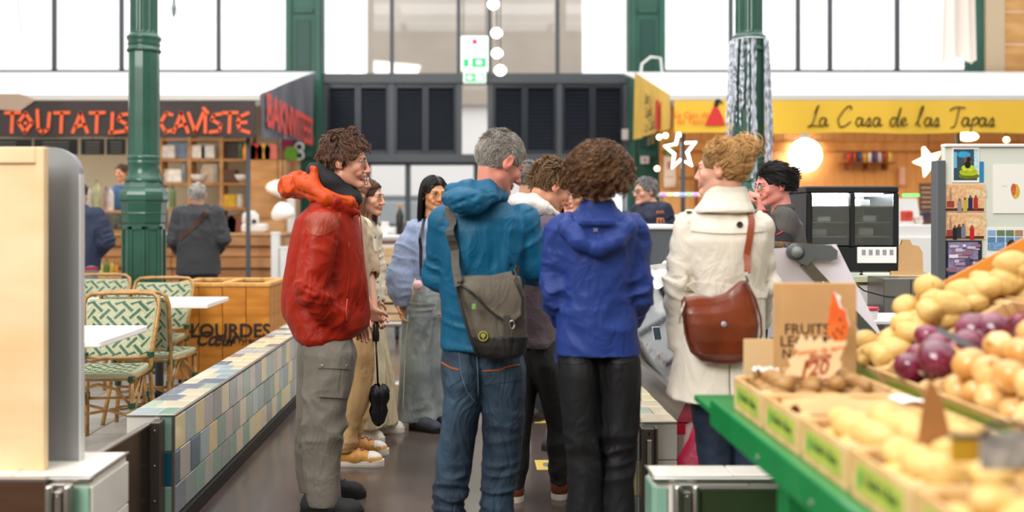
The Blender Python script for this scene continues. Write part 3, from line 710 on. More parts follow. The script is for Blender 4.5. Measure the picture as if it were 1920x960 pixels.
m=MB();m.prism([(-.0, 0), (.05, .06), (.07, .03), (.12, .12), (.13, .11), (.075, .015), (.05, .045), (.005, -.008)], .001, Matrix.Translation((PX(343, 7.58)-t.location.x, -.004, PZ(636, 7.58))));m.prism([(0, 0), (.14, .012), (.14, .004), (0, -.006)], .001, Matrix.Translation((PX(343, 7.58)-t.location.x, -.004, PZ(637, 7.58))));m.build('mountain_mark', M_ink, t)
# kiosk screen at the left edge
M_ply=wood('pale_ply', '#efd2a8', '#e3c18f', (1, 1, 3), .5, 2.);M_grey=mat('grey_enamel', '#8f9294', .35, .2)
t=thing('wooden_kiosk', 'pale plywood cabinet end with frame at the left edge', 'cabinet', (-1.9, 3.2, .521))
a, b=PX(-130, 3.17)+1.9, PX(86, 3.17)+1.9;z1=PZ(276, 3.17)-.521;z1b=PZ(302, 3.17)-.521
MB().box(a, b-.02, -.03, -.01, 0, z1-.01, .002).build('back_panel', M_ply, t)
MB().box(a, b-.03, -.04, -.03, z1-.055, z1, .003).build('top_rail', M_ply, t);MB().box(b-.03, b, -.042, -.01, 0, z1, .003).build('stile', M_ply, t)
t=thing('rounded_board', 'grey metal board with rounded top corner beside the plywood cabinet', 'board', (-1.9, 3.3, .521))
b=PX(155, 3.31)+1.9;z1=PZ(276, 3.31)-.521;r=.06;po=[(a, 0), (b, 0), (b, z1-r*1.5)]+[(b-r*2+r*2*math.cos(q), z1-r*1.5+r*1.5*math.sin(q)) for q in[PI/2*k/8 for k in range(1, 9)]]+[(a, z1)]
MB().prism(po, .03, Matrix.Translation((0, -.01, 0))).build('sheet', M_grey, t);MB().box(b-.004, b+.002, -.012, .022, 0, z1-r*1.6).build('edge_strip', mat('board_edge', '#c9c9c7', .4), t)
# ================================================= STALLS BEHIND
YA=12.0
M_awn=mat('awning_cloth', '#f6f5f2', .8, var=.03, vscale=.8, sub=0)
def awning(sgn, lab, xi, xo, m, ytop=135, yb=16.2):
 t=thing('stall_awning', lab, 'awning', (xi, YA, 0));zf=PZ(182, YA);zb=PZ(ytop, yb);a=MB()
 def f(u, v):return(sgn*u*abs(xo-xi), v*(yb-YA), zf+(zb-zf)*(v**.9)+.03*math.sin(u*9)*math.sin(v*PI))
 a.grid(f, 30, 8);a.grid(lambda u, v:(sgn*u*abs(xo-xi), v*(yb-YA), f(u, v)[2]-.02), 30, 8);a.build('roof_cloth', M_awn, t)
 MB().box(0, sgn*abs(xo-xi), -.03, .02, zf-.05, zf+.03, .01).build('front_bar', mat('awning_bar', '#d9d4cc', .5), t)
 for q in(.02, .36, .7):MB().box(sgn*q*abs(xo-xi), sgn*q*abs(xo-xi)+sgn*.05, .3, .35, 0, zf).build('pole', M_steelgrey, t)
 return t
al=awning(-1, 'white awning over the dark wine stall at left', PX(488, YA), -13.2, M_awn);ar=awning(1, 'white awning over the yellow tapas stall at right', PX(1256, YA), 13.2, M_awn)
def banner(nm, lab, parent_x, x0, x1, y0, y1, m, cat='banner'):
 t=thing(nm, lab, cat, (parent_x, YA-.04, 0));s=MB();n=60
 a, b=PX(x0, YA), PX(x1, YA);z0, z1=PZ(y1, YA), PZ(y0, YA)
 s.grid(lambda u, v:(a+(b-a)*u-parent_x, .012*math.sin(u*31)*(1-v), z0+(z1-z0)*v+.008*math.sin(u*24)*(1-v)), n, 4)
 s.grid(lambda u, v:(a+(b-a)*u-parent_x, .008+.012*math.sin(u*31)*(1-v), z0+(z1-z0)*v+.008*math.sin(u*24)*(1-v)), n, 4);s.build('cloth', m, t);return t
M_bdark=mat('dark_banner', '#3d312f', .6, var=.2, vscale=2, bump=.3, bscale=4);M_or=mat('orange_print', '#ff6a35', .6)
bl=banner('stall_banner', 'long dark banner with orange letters under the left awning', -5, -260, 480, 190, 258, M_bdark)
def stroke_text(parent, strokes, x, z, sc, w_, m, Y=-.016, nm='lettering'):
 """lettering drawn with flat pen strokes"""
 for ch in strokes:
  o=MB()
  for st in ch:
   for p, q in zip(st[:-1], st[1:]):
    p=Vector((p[0]*sc, 0, p[1]*sc));q=Vector((q[0]*sc, 0, q[1]*sc));d=(q-p).normalized() if(q-p).length else Vector((1, 0, 0));n=Vector((-d.z, 0, d.x))*w_;e=d*w_*.6
    pts=[p-n-e, q-n+e, q+n+e, p+n-e];o.add([v+Vector((x, Y, z)) for v in pts]+[v+Vector((x, Y-.004, z)) for v in pts], [(0, 1, 2, 3), (7, 6, 5, 4), (0, 4, 5, 1), (1, 5, 6, 2), (2, 6, 7, 3), (3, 7, 4, 0)])
  o.build(nm, m, parent)
def word(parent, txt, xs, zc, h, w_, m, glyphs):
 for ch, px in zip(txt, xs):
  stroke_text(parent, [glyphs[ch]], PX(px, YA)-parent.location.x, zc-h/2, h, w_, m)
G={'T':[[(.0, 1), (.75, 1.02)], [(.37, 1), (.33, 0)]], 'O':[[(.4, 1), (.05, .5), (.38, 0), (.75, .5), (.4, 1)], [(.4, .5), (.41, .45)]], 'U':[[(.05, 1.15), (.1, .15), (.35, 0), (.6, .15), (.68, 1)]], 'A':[[(0, 0), (.4, 1), (.75, 0)], [(.15, .3), (.62, .42)]], 'I':[[(.15, 1), (.1, 0)], [(-.02, 0), (.25, 0)]], 'S':[[(.6, .95), (.2, .9), (.1, .65), (.55, .4), (.5, .08), (.0, .02)]], 'C':[[(.65, .9), (.35, 1), (.05, .5), (.3, .02), (.7, .12)]], 'V':[[(0, 1), (.35, 0), (.75, 1)]], 'J':[[(.15, .85), (.15, 0)], [(.05, 1.25), (.28, 1.0)]], 'E':[[(.6, 1), (.15, .8), (.05, .5), (.15, .15), (.65, 0)], [(.1, .5), (.5, .52)]]}
zc=PZ(231, YA)
word(bl, 'TOUTATIS', (14, 37, 72, 106, 140, 172, 209, 222), zc, .25, .021, M_or, G)
word(bl, 'CAVJSTE', (302, 328, 356, 382, 396, 420, 446), zc, .25, .021, M_or, G)
m=MB();m.prism([(.0, 0), (.3, -.02), (.5, .12), (.3, .2), (-.05, .2)], .002, Matrix.Translation((PX(-2, YA)+5, -.018, PZ(206, YA))));m.build('emblem', mat('banner_tan', '#b59a84', .7), bl)
# side banners run back to the facade
def side_banner(lab, X, yb, zb0, zb1, m, zf0, zf1):
 t=thing('side_banner', lab, 'banner', (X, YA, 0));s=MB()
 for o in(0, .008):s.grid(lambda u, v, o=o:(o+.05*math.sin(u*17+v)*(1-v)*.5, u*(yb-YA), (zf0+(zb0-zf0)*u)*(1-v)+(zf1+(zb1-zf1)*u)*v), 30, 4)
 s.build('cloth', m, t);return t
XL=PX(488, YA);yb=XL*F/(588-CX)
sb=side_banner('grey side banner with red letters at the end of the wine stall', XL, yb, PZ(266, yb), PZ(137, yb), mat('grey_banner', '#74757f', .6, var=.35, vscale=1.2, vdetail=1), PZ(258, YA), PZ(176, YA))
gl='BAKNVITEES'
text('lettering', gl, .62, mat('red_print', '#f0594a', .6), sb, (.06, 1.85, PZ(235, 13.6)+.04), rot=(PI/2+.0, 0, PI/2), bold=.012, sx=1.0, depth=.002)
XR=PX(1256, YA);yb=XR*F/(1190-CX)
M_yel=mat('yellow_banner', '#f3c43c', .6, var=.06, vscale=1)
sb=side_banner('yellow side banner with dark lettering at the end of the tapas stall', XR, yb, PZ(262, yb), PZ(136, yb), mat('yellow_banner_side', '#f2c65a', .6, var=.08, vscale=2), PZ(240, YA), PZ(178, YA))
M_br=mat('brown_script', '#6f5a35', .6);M_red=mat('red_graphic', '#d8332f', .6)
for k, tx in enumerate(('Bar', 'Tapas', 'La Casa', 'de las')):
 text('lettering', tx, .24, M_br, sb, (-.06, 1.3-.1*k, 3.05-.2*k), rot=(PI/2, 0, -PI/2), shear=.3, depth=.002)
MB().box(-.05, -.045, .5, .72, 2.55, 2.95, .002).build('red_dress', M_red, sb)
br=banner('stall_banner', 'long yellow banner with brown script under the right awning', 7, 1263, 2230, 189, 250, M_yel)
def spl(pts, n=5):
 out=[];P_=[Vector((*p, 0)) for p in pts];P_=[P_[0]]+P_+[P_[-1]]
 for i in range(1, len(P_)-2):
  for k in range(n):
   t_=k/n;a, b, c_, d=P_[i-1:i+3];q=.5*((2*b)+(c_-a)*t_+(2*a-5*b+4*c_-d)*t_*t_+(3*b-a-3*c_+d)*t_**3);out.append((q.x, q.y))
 out.append((pts[-1][0], pts[-1][1]));return out
g={'L':[[(.45, .85), (.6, 1.2), (.7, 1.35), (.6, 1.1), (.3, .2), (.0, -.05), (.3, .05), (.75, .0)]], 'a':[[(.5, .5), (.2, .55), (.05, .2), (.25, .0), (.5, .45), (.45, .05), (.65, .1)]], 'C':[[(.95, 1.1), (.9, 1.3), (.6, 1.2), (.1, .5), (.2, 0), (.5, .0), (.9, .3)]], 's':[[(0, .05), (.3, .55), (.35, .2), (.15, 0), (.45, .05)]], 'd':[[(.5, .5), (.2, .55), (.05, .2), (.25, 0), (.55, .6), (.75, 1.2), (.5, .1), (.65, .05)]], 'e':[[(0, .2), (.35, .35), (.3, .55), (.1, .4), (.12, .05), (.5, .15)]], 'l':[[(0, .1), (.4, .9), (.5, 1.3), (.35, 1.1), (.15, .2), (.3, 0)]], 'T':[[(-.1, 1.05), (.3, 1.25), (.9, 1.2)], [(.5, 1.2), (.25, .1), (-.05, -.1)]], 'p':[[(.15, .5), (-.05, -.5)], [(.1, .35), (.4, .6), (.5, .3), (.2, .05)]]}
g={k:[spl(s_) for s_ in v] for k, v in g.items()}
xs={};word_px=[('L', 1512), ('a', 1532), ('C', 1566), ('a', 1600), ('s', 1618), ('a', 1632), ('d', 1664), ('e', 1684), ('l', 1713), ('a', 1728), ('s', 1745), ('T', 1780), ('a', 1798), ('p', 1816), ('a', 1830), ('s', 1848)]
for ch, px in word_px:stroke_text(br, [g[ch]], PX(px, YA)-7, PZ(236, YA)-.01, .195, .0085, M_br)
m=MB();cx, cz=PX(1339, YA)-7, PZ(236, YA)
m.prism([(-.13, 0), (.13, 0), (.09, .12), (.05, .2), (.02, .24), (-.02, .24), (-.06, .16), (-.1, .08)], .003, Matrix.Translation((cx, -.018, cz)));m.build('red_dress', M_red, br)
MB().prism([(-.02, .24), (.03, .24), (.06, .3), (.09, .27), (.1, .29), (.05, .34), (.0, .33)], .003, Matrix.Translation((cx, -.018, cz))).build('dancer_figure', M_dark, br)
for q, tx in enumerate(('La Casa de', 'las Tapas')):text('lettering', tx, .1, M_or, br, (PX(1293, YA)-7, -.02, PZ(216+12*q, YA)), shear=.3, depth=.001)
# --- tapas stall interior
M_pl=wood('orange_pine', '#e0a25c', '#c98038', (2, 1, .5), .5, 2.)
pw=struct(MB().box(PX(1238, 15.5), 13, 15.53, 15.6, 0, 3.2).build('wall_tapas_stall', M_pl));pme=MB().box(-.083, .083, -.014, .014, 0, 3.1, .005).mesh('plank')
x=PX(1238, 15.5)+.085;i=0
M_pl2=wood('orange_pine_light', '#ecb574', '#d99248', (2, 1, .5), .5, 2.)
while x<12:
 link('plank', pme if i%3 else pme, None, pw, (x, 15.51, 0));x+=.17;i+=1
pme.materials.append(M_pl2)
MB().box(PX(1238, 15.5), 12, 15.40, 15.5, 2.45, 2.62, .02).build('cornice', M_pl, pw)
M_glow=mat('neon_glow', '#fff6ea', .5, emit=9);M_warm=mat('warm_bulb', '#ffd9a0', .5, emit=6)
def star(lab, px, py, Y, r, n=5, tilt=0, m=M_glow, k=.42, stretch=1.):
 t=thing('star_lamp', lab, 'lamp', P(px, py, Y));pts=[]
 for i in range(2*n+1):
  a=PI/2+PI*i/n+tilt;q=r if i%2==0 else r*k;pts.append((q*math.cos(a), 0, q*math.sin(a)*stretch))
 MB().tube(pts, .016, 6).build('neon_tube', m, t);MB().tube([(0, 0, r*stretch), (0, 0, PZ(185, Y)-t.location.z)], .005, 5).build('cord', M_dark, t);return t
star('upright neon star hanging left of the blond bun', 1276, 282, 12.6, .22, 5, .1, stretch=1.25)
s2=star('tilted star lamp hanging above the grey post', 1741, 303, 12.5, .2, 5, .35, mat('star_paper', '#ffe6b8', .5, emit=4));m=MB()
n=5;pts=[((.19 if i%2==0 else .08)*math.cos(PI/2+PI*i/n+.35), (.19 if i%2==0 else .08)*math.sin(PI/2+PI*i/n+.35)) for i in range(10)]
m.prism(pts, .03, Matrix.Translation((0, -.015, 0)));m.build('paper_body', MATS['star_paper'], s2)
t=thing('neon_sign', 'round white glowing neon sign on the pine wall above the black haired woman', 'sign', P(1510, 291, 15.3));MB().lathe([(.25, -.02), (.27, 0), (.25, .02)], 32, M=Matrix.Rotation(PI/2, 4, 'X')).build('glow_disc', mat('disc_glow', '#ffffff', .5, emit=5), t)
m=MB();m.tube([(.14*math.cos(a), -.05, .13*math.sin(a)) for a in np.linspace(2.2, 4.1, 9)], .012, 6);m.tube([(.14*math.cos(a), -.05, .13*math.sin(a)) for a in np.linspace(-.9, .9, 9)], .012, 6);m.build('dark_mark', mat('neon_mark', '#5d5a58', .5), t);MB().box(-.06, .06, 0, .1, .25, .4, .02).build('cap', M_awn, t)
for k, (px, py, lab) in enumerate(((1236, 257, 'small round bulb left of the tapas banner tail'), (1248, 254, 'small round bulb just under the yellow side banner'), (1232, 316, 'small warm bulb on the right green pilaster'), (1887, 262, 'round bulb at right end under the yellow banner'), (1815, 256, 'wide warm lamp under the yellow banner'))):
 b=thing('round_bulb', lab, 'lamp', P(px, py, 13.5 if k<3 else 12.4));MB().ball((0, 0, 0), (.036, .036, .036) if k<4 else(.14, .06, .06), 12, 8).build('bulb', M_warm, b);MB().tube([(0, 0, .05), (0, .1, PZ(180, b.location.y)-b.location.z)], .006, 5).build('cord', M_dark, b)
sh=thing('wall_shelf', 'brown shelf with cans on the pine wall above the black fridge', 'shelf', P(1625, 305, 15.3));MB().box(-.42, .42, -.12, .12, -.02, .0, .004).build('board', mat('brown_shelf', '#8a4f27', .6), sh)
for s_ in(-.3, .0, .3):MB().box(s_-.015, s_+.015, -.1, .12, -.12, -.02, .003).build('bracket', MATS['brown_shelf'], sh)
can_cols=['#c33a2c', '#b34a34', '#2c4a8a', '#d9a53a', '#e6e2dc', '#3d3f96', '#c9c5d8', '#a8372d', '#e0c95a']
for i, c_ in enumerate(can_cols):
 nm={'#c33a2c':'red', '#b34a34':'rusty red', '#2c4a8a':'dark blue', '#d9a53a':'golden', '#e6e2dc':'white', '#3d3f96':'violet blue', '#c9c5d8':'pale lilac', '#a8372d':'deep red', '#e0c95a':'pale yellow'}[c_]
 b=MB().lathe([(.03, 0), (.034, .01), (.034, .14), (.024, .17), (.012, .175)], 12).build('drink_can', mat('can_'+c_, c_, .3, .3), None, loc=(P(1590+i*9.5, 305, 15.3).x, 15.26, P(1590, 305, 15.3).z));tag(b, '%s can in the row on the brown shelf above the fridge'%nm, 'can', 'cans on the brown shelf')
gs=thing('wall_shelf', 'low shelf of upturned glasses on the pine wall', 'shelf', P(1570, 373, 15.3));MB().box(-.95, .95, -.12, .12, -.02, 0, .004).build('board', MATS['brown_shelf'], gs)
gm=MB().lathe([(.03, 0), (.035, .12), (.032, .12), (.028, .005)], 10).mesh('glass');gm.materials.append(mat('tumbler', '#e9dcd6', .1, trans=.3))
for i in range(17):
 if 8<=i<=9:continue
 o=link('glass_tumbler', gm, None, None, (P(1476+i*11.5, 373, 15.3).x, 15.27, P(1476, 373, 15.3).z));tag(o, 'clear tumbler, number %d from the left on the low shelf of the tapas stall'%(i+1-2*(i>9)), 'glass', 'tumblers on the low tapas shelf')
def wallsheet(lab, px, py, w_, h_, Y, c1, nm='wall_notice', cat='notice', spots=()):
 t=thing(nm, lab, cat, P(px, py, Y));k=Y/F;MB().box(-w_/2*k, w_/2*k, -.008, .008, -h_/2*k, h_/2*k, .003).build('sheet', mat('sheet_'+c1, c1, .6), t)
 for(x_, y_, a, b, c_) in spots:MB().box((x_-a/2)*k, (x_+a/2)*k, -.011, -.008, (-y_-b/2)*k, (-y_+b/2)*k).build('print', mat('print_'+c_, c_, .6), t)
 return t
wallsheet('white notice on the pine wall beside the green and yellow poster', 1256, 322, 22, 58, 15.4, '#f4e6dc', spots=((0, -12, 12, 14, '#c98f80'), (0, 10, 14, 2, '#b9a59a')))
wallsheet('green and yellow poster left of the neon star', 1256, 279, 16, 26, 15.4, '#58a24a', spots=((2, 0, 8, 16, '#efc73a'), ))
wallsheet('dark chalk menu board beside the grey post', 1738, 382, 30, 78, 13.5, '#5b4038', nm='chalk_menu', spots=[(0, -30+q*9, 22, 2, '#c9b8a8') for q in range(7)])
wallsheet('round brown plaque behind the cans', 1596, 283, 26, 26, 15.45, '#9a7a66')
wallsheet('small pink paper on the pine wall right of the fridge', 1692, 330, 12, 34, 15.4, '#e8b8a8')
wallsheet('small pale box on the right green pilaster', 1172, 252, 12, 20, 16.6, '#d9cfc8', nm='wall_box', cat='box');wallsheet('small white notice on the right green pilaster', 1209, 300, 16, 14, 16.6, '#e3ddda', spots=((0, 0, 6, 6, '#c46a6a'), ))
MB_=MB
t=thing('wooden_post', 'dark post on the pine wall behind the trench coat woman', 'post', (PX(1306, 15.2), 15.2, 0));MB().box(-.03, .03, -.03, .03, 1.0, 2.2).box(-.28, .3, -.05, .05, 1.98, 2.02).build('post_and_shelf', MATS['brown_shelf'], t)
# white counter with led strip
t=thing('tapas_counter', 'white glass fronted counter with coloured lights along its top', 'counter', (PX(1240, 11.5), 11.5, 0));L_=PX(1530, 11.5)-t.location.x
MB().box(0, L_, 0, .7, 0, 1.05, .01).build('body', M_white, t);MB().box(0, L_, 0, .5, 1.05, 1.4, .01).build('display_glass', mat('milky_glass', '#eef0ee', .15), t);zt=PZ(361, 11.5)
MB().box(0, L_, .05, .6, zt-.04, zt, .008).build('top_shelf', M_white, t)
for s_ in(0.01, L_*.5, L_-.03):MB().box(s_, s_+.02, .05, .08, 1.35, zt-.04).build('upright', M_steel, t)
led=['#b05ad8', '#5a7af0', '#e8e06a', '#5ad86a', '#f0f0f0']
for i in range(24):MB().box(L_*i/24+.01, L_*(i+.7)/24, .035, .05, zt-.035, zt-.01).build('led', mat('led_'+led[(i*7)%5], led[(i*7)%5], .5, emit=1.6), t)
t=thing('tapas_counter', 'white counter right of the fridge with a green light strip', 'counter', (PX(1692, 11.2), 11.2, 0));L_=PX(1752, 11.2)-t.location.x
MB().box(0, L_, 0, .5, 0, 1.1, .01).build('body', M_white, t);MB().prism([(0, 0), (L_*.7, 0), (L_*.45, .5), (0, .5)], .4, Matrix.Translation((0, 0, 1.1))).build('display_glass', MATS['milky_glass'], t);MB().box(0, .2, -.01, .0, 1.62, 1.65).build('led', mat('led_#5ad86a', '#5ad86a', .5, emit=1.6), t)
rr=random.Random(5)
for i, (px, py, s_, c_, nm) in enumerate(((1700, 405, 20, '#d94a3a', 'red'), (1722, 412, 14, '#e8d9d0', 'pale'), (1735, 405, 18, '#4a3a44', 'dark'), (1712, 432, 22, '#e07a5a', 'orange'), (1733, 432, 16, '#6a7a5a', 'green'))):
 Y=10.9;k=Y/F;t=MB().box(-s_/2*k, s_/2*k, -.04, .04, 0, s_*k, .012).build('snack_packet', mat('snack_'+c_, c_, .5, var=.4, vscale=20), None, loc=(PX(px, Y), Y, PZ(py+s_/2, Y)));tag(t, '%s snack packet stacked between the fridge and the grey post'%nm, 'packet', 'packets by the grey post')
t=thing('snack_stand', 'low stand under the snack packets beside the grey post', 'stand', (PX(1718, 10.9), 10.9, 0));MB().box(-.3, .3, -.15, .25, 0, PZ(443, 10.9), .01).build('body', M_white, t);MB().box(-.3, .3, -.12, .02, PZ(443, 10.9), PZ(421, 10.9), .01).build('step', M_white, t)
# loft corner, cloth
t=thing('loft_wall', 'plank wall with beige post at the top right corner', 'wall', (PX(1878, 16.5), 16.45, 0));zb=3.85
M_lp=wood('loft_plank', '#d9a566', '#c08a4a', (1, 1, 4), .5, 1.5)
for i in range(7):MB().box(0, 4.1, 0, .03, zb+i*.57, zb+.562+i*.57, .008).build('plank', M_lp, t)
MB().box(-.33, 0, -.06, .1, 0, 8, .01).build('beige_post', mat('beige_post', '#c9b393', .6), t);MB().box(-.64, -.33, .0, .12, 0, 8, .02).build('green_post', M_greenfar, t)
t=thing('white_cloth', 'white cloth hanging at the top right beside the green post', 'cloth', (PX(1802, 12.8), 12.8, 0));z0, z1=PZ(122, 12.8), 5.0
m=MB();m.grid(lambda u, v:((-.27+.5*u)*(1.0-.25*v), .05*math.sin(u*15+v), z0+.10*abs(math.sin(u*4))*(1-v)+(z1-z0)*v), 40, 6);m.build('hanging_sheet', mat('cloth_cream', '#f3e9df', .8), t);MB().box(-.4, .9, .08, .12, z1-.04, z1).box(-.4, -.37, .09, .11, z1, 9).box(.87, .9, .09, .11, z1, 9).build('rail', M_greenfar, t)
# wrought lamp tip at top left
t=thing('iron_lantern', 'wrought iron lantern tip hanging at the top left', 'lamp', P(326, 24, 10));m=MB()
for q in range(4):
 a=q*PI/2+.4;m.tube([(0, 0, -.02), (.05*math.cos(a), .05*math.sin(a), .03), (.1*math.cos(a), .1*math.sin(a), .05), (.12*math.cos(a), .12*math.sin(a), .11), (.07*math.cos(a), .07*math.sin(a), .14)], .006, 6)
m.build('scroll', mat('lantern_iron', '#8f9a96', .5), t);MB().lathe([(.004, -.05), (.02, -.02), (.012, .0), (.03, .04), (.02, .1)], 10).tube([(0, 0, .1), (0, 0, 5)], .01, 6).build('finial', MATS['lantern_iron'], t)
t=thing('wire_hook', 'thin curved wire hanging at the top left corner', 'wire', P(37, 20, 10));MB().tube([(0, 0, .5), (-.02, 0, .1), (0, 0, -.1), (.02, 0, -.24)], .006, 6).build('wire', M_steelgrey, t)
t=thing('hose_arch', 'pale curved pipe arching over the yellow side banner', 'pipe', P(1220, 122, 15.9));MB().tube([(-.18, 0, -.25), (-.15, 0, .02), (0, 0, .14), (.17, 0, .12), (.2, 0, -.2)], .022, 8).build('pipe', M_white, t)
# --- wine stall interior (left)
M_cream=mat('cream_wall', '#e6dcc4', .8, var=.08, vscale=1);struct(MB().box(-13, PX(540, 16.3), 16.25, 16.35, 0, 3.3).build('wall_wine_stall', M_cream))
M_shelfw=wood('shelf_pine', '#c99a66', '#b07c48', (1, 1, 3), .5, 2.)
YS=15.2;t=thing('wine_shelf', 'open pine shelf unit behind the wine stall counter', 'shelf', (PX(300, YS), YS, 0));L_=PX(470, YS)-t.location.x
for px in(300, 355, 415, 470):x=PX(px, YS)-t.location.x;MB().box(x-.03, x+.03, 0, .3, 0, 2.75, .005).build('upright', M_shelfw, t)
for py in(262, 300, 345, 392, 440):z=PZ(py, YS);MB().box(0, L_, .01, .3, z-.02, z+.02, .004).build('shelf_board', M_shelfw, t)
bot=MB().lathe([(.036, 0), (.038, .01), (.038, .19), (.03, .22), (.014, .25), (.013, .3), (.015, .3), (.015, .31)], 12).mesh('bottle_mesh')
def prop(px, py, Y, kind, c_, lab, cat, grp, s=1.):
 k=Y/F;m=MB()
 if kind=='bottle':m.lathe([(.036, 0), (.038, .01), (.038, .19), (.03, .22), (.014, .25), (.013, .3), (.015, .3), (.015, .31)], 12)
 elif kind=='box':m.box(-.09, .09, -.07, .07, 0, .17, .008)
 elif kind=='jar':m.lathe([(.05, 0), (.055, .01), (.055, .12), (.045, .14), (.05, .145), (.05, .17)], 14)
 elif kind=='bowl':m.lathe([(.04, 0), (.08, .03), (.12, .10), (.115, .10), (.07, .04)], 16)
 elif kind=='frame':m.box(-.13, .13, -.01, .01, 0, .3, .006)
 elif kind=='bag':m.prism([(-.1, 0), (.1, 0), (.11, .18), (.06, .24), (-.07, .24), (-.11, .16)], .1)
 m2=m.mesh(kind)
 for v in m2.vertices:v.co*=s
 o=link({'bottle':'bottle', 'box':'carton', 'jar':'jar', 'bowl':'bowl', 'frame':'picture_frame', 'bag':'packet'}[kind], m2, mat('prop_'+c_, c_, .35 if kind in('bottle', 'jar') else .6, var=.2, vscale=12), None, (PX(px, Y), Y, PZ(py, Y)+.005));tag(o, lab, cat, grp);return o
shelf_items=[(318, 298, 'box', '#e6e2e0', 'white carton', 'top'), (336, 298, 'frame', '#7c8fae', 'blue framed picture', 'top'), (375, 298, 'box', '#f3efec', 'large white carton', 'top'), (392, 298, 'box', '#e8e8ea', 'pale grey carton', 'top'), (430, 298, 'frame', '#3c3533', 'black framed picture', 'top'), (452, 298, 'bottle', '#4f6a4c', 'green bottle', 'top'), (314, 343, 'jar', '#dad4ce', 'pale jar', 'second'), (330, 343, 'box', '#f5f3f0', 'bright white box', 'second'), (345, 343, 'bottle', '#8c97a4', 'blue grey bottle', 'second'), (372, 343, 'bowl', '#e9e6e2', 'white bowl', 'second'), (392, 343, 'bag', '#cdb9a3', 'tan bag', 'second'), (405, 343, 'bottle', '#a3a79c', 'grey green bottle', 'second'), (432, 343, 'box', '#5b3f33', 'dark brown box', 'second'), (455, 343, 'bowl', '#ececec', 'second white bowl', 'second'), (312, 390, 'bottle', '#dfe6e2', 'clear bottle', 'third'), (324, 390, 'bottle', '#6d8a5a', 'leaf green bottle', 'third'), (432, 390, 'box', '#d8ac2e', 'mustard yellow box', 'third'), (450, 390, 'jar', '#e2ded6', 'off white jar', 'third'), (440, 438, 'bag', '#7c4a30', 'brown paper bag', 'bottom'), (455, 438, 'jar', '#c9c5bd', 'grey jar', 'bottom')]
for px, py, kd, c_, nm, row in shelf_items:prop(px, py, YS+.1, kd, c_, '%s on the %s shelf of the wine stall'%(nm, row), {'box':'box', 'frame':'picture', 'bottle':'bottle', 'jar':'jar', 'bowl':'bowl', 'bag':'bag'}[kd], 'goods on the wine stall shelves', 1.25)
t=thing('pine_cabinet', 'tall pine cabinet at the right end of the wine stall', 'cabinet', (PX(500, 14.6), 14.6, 0))
MB().box(-.26, .3, 0, .35, 0, PZ(300, 14.6), .01).build('body', M_shelfw, t)
for q in range(3):MB().box(-.24, .28, -.02, 0, .15+q*.6, .68+q*.6, .008).build('door', M_shelfw, t)
for px, c_, nm in((468, '#e08a2a', 'orange'), (480, '#e0342c', 'bright red'), (494, '#e8b23a', 'golden'), (508, '#e07a6a', 'salmon pink')):
 prop(px, 299, 14.75, 'bag', c_, '%s packet standing on the tall pine cabinet'%nm, 'packet', 'packets on the pine cabinet', 1.0)
prop(538, 284, 15.5, 'bag', '#c42a7a', 'magenta packet beside the left green pilaster', 'packet', None, .9);prop(545, 300, 15.45, 'bag', '#7ec83a', 'lime green packet beside the left green pilaster', 'packet', None, .9)
t=thing('goods_stand', 'narrow stand under the magenta packet', 'stand', (PX(541, 15.5), 15.5, 0));MB().box(-.16, .16, -.1, .2, 0, PZ(300, 15.5), .01).build('body', M_shelfw, t);MB().box(-.14, -.0, 0, .2, PZ(300, 15.5), PZ(284, 15.5), .01).build('step', M_shelfw, t)
for k, py in enumerate((276, 292)):
 t=thing('ring_ornament', ['upper white ring hanging on the left green pilaster', 'lower white ring hanging on the left green pilaster'][k], 'ornament', P(561, py, 16.66));MB().tube([(.07*math.cos(a), 0, .07*math.sin(a)) for a in np.linspace(0, 2*PI, 17)], .025, 8).build('ring', M_white, t)
# counter of stacked planks
YC=12.8;t=thing('plank_counter', 'wine stall counter clad in horizontal wooden planks', 'counter', (PX(415, YC), YC, 0))
M_cp=wood('counter_plank', '#c08a58', '#9c6636', (1, 6, 6), .5, 1.);L_=PX(532, YC)-PX(-100, YC);x1=PX(532, YC)-t.location.x
MB().box(x1-L_, x1, .1, .8, 0, PZ(441, YC)-.02, .01).build('body', M_shelfw, t);zt=PZ(442, YC)
for i in range(7):
 w2=(.05, 0, .08, .02, .06, .0, .04)[i]
 for s_ in range(3):MB().box(x1-L_+s_*L_/3+.004, x1-L_+(s_+1)*L_/3-.004, .05-w2, .12, zt-.15*(i+1)+.006, zt-.15*i-.004, .012).build('plank', M_cp, t)
MB().box(x1-L_, x1+.02, -.02, .85, zt-.005, zt+.035, .008).build('countertop', M_shelfw, t)
ct=zt+.035
t=thing('coffee_machine', 'white coffee machine on the plank counter', 'machine', (PX(478, YC+.3), YC+.3, ct));MB().box(-.17, .17, -.12, .15, 0, .13, .03).build('base', M_white, t);MB().lathe([(.1, .1), (.12, .16), (.11, .26), (.05, .31)], 18, c=(-.06, 0)).build('dome', M_white, t);MB().lathe([(.03, 0), (.03, .02)], 12, M=Matrix.Translation((.02, -.12, .16))@Matrix.Rotation(PI/2, 4, 'X')).build('gauge', M_dark, t)
for k, (px, c_, nm) in enumerate(((440, '#8a4a2a', 'brown'), (428, '#4a3a30', 'dark brown'))):prop(px, 0, YC+.3, 'bag', c_, '%s bread bag on the plank counter behind the black jacket man'%nm, 'bag', 'bread bags on the plank counter', 1.);bpy.context.scene.collection.objects[-1].location.z=ct
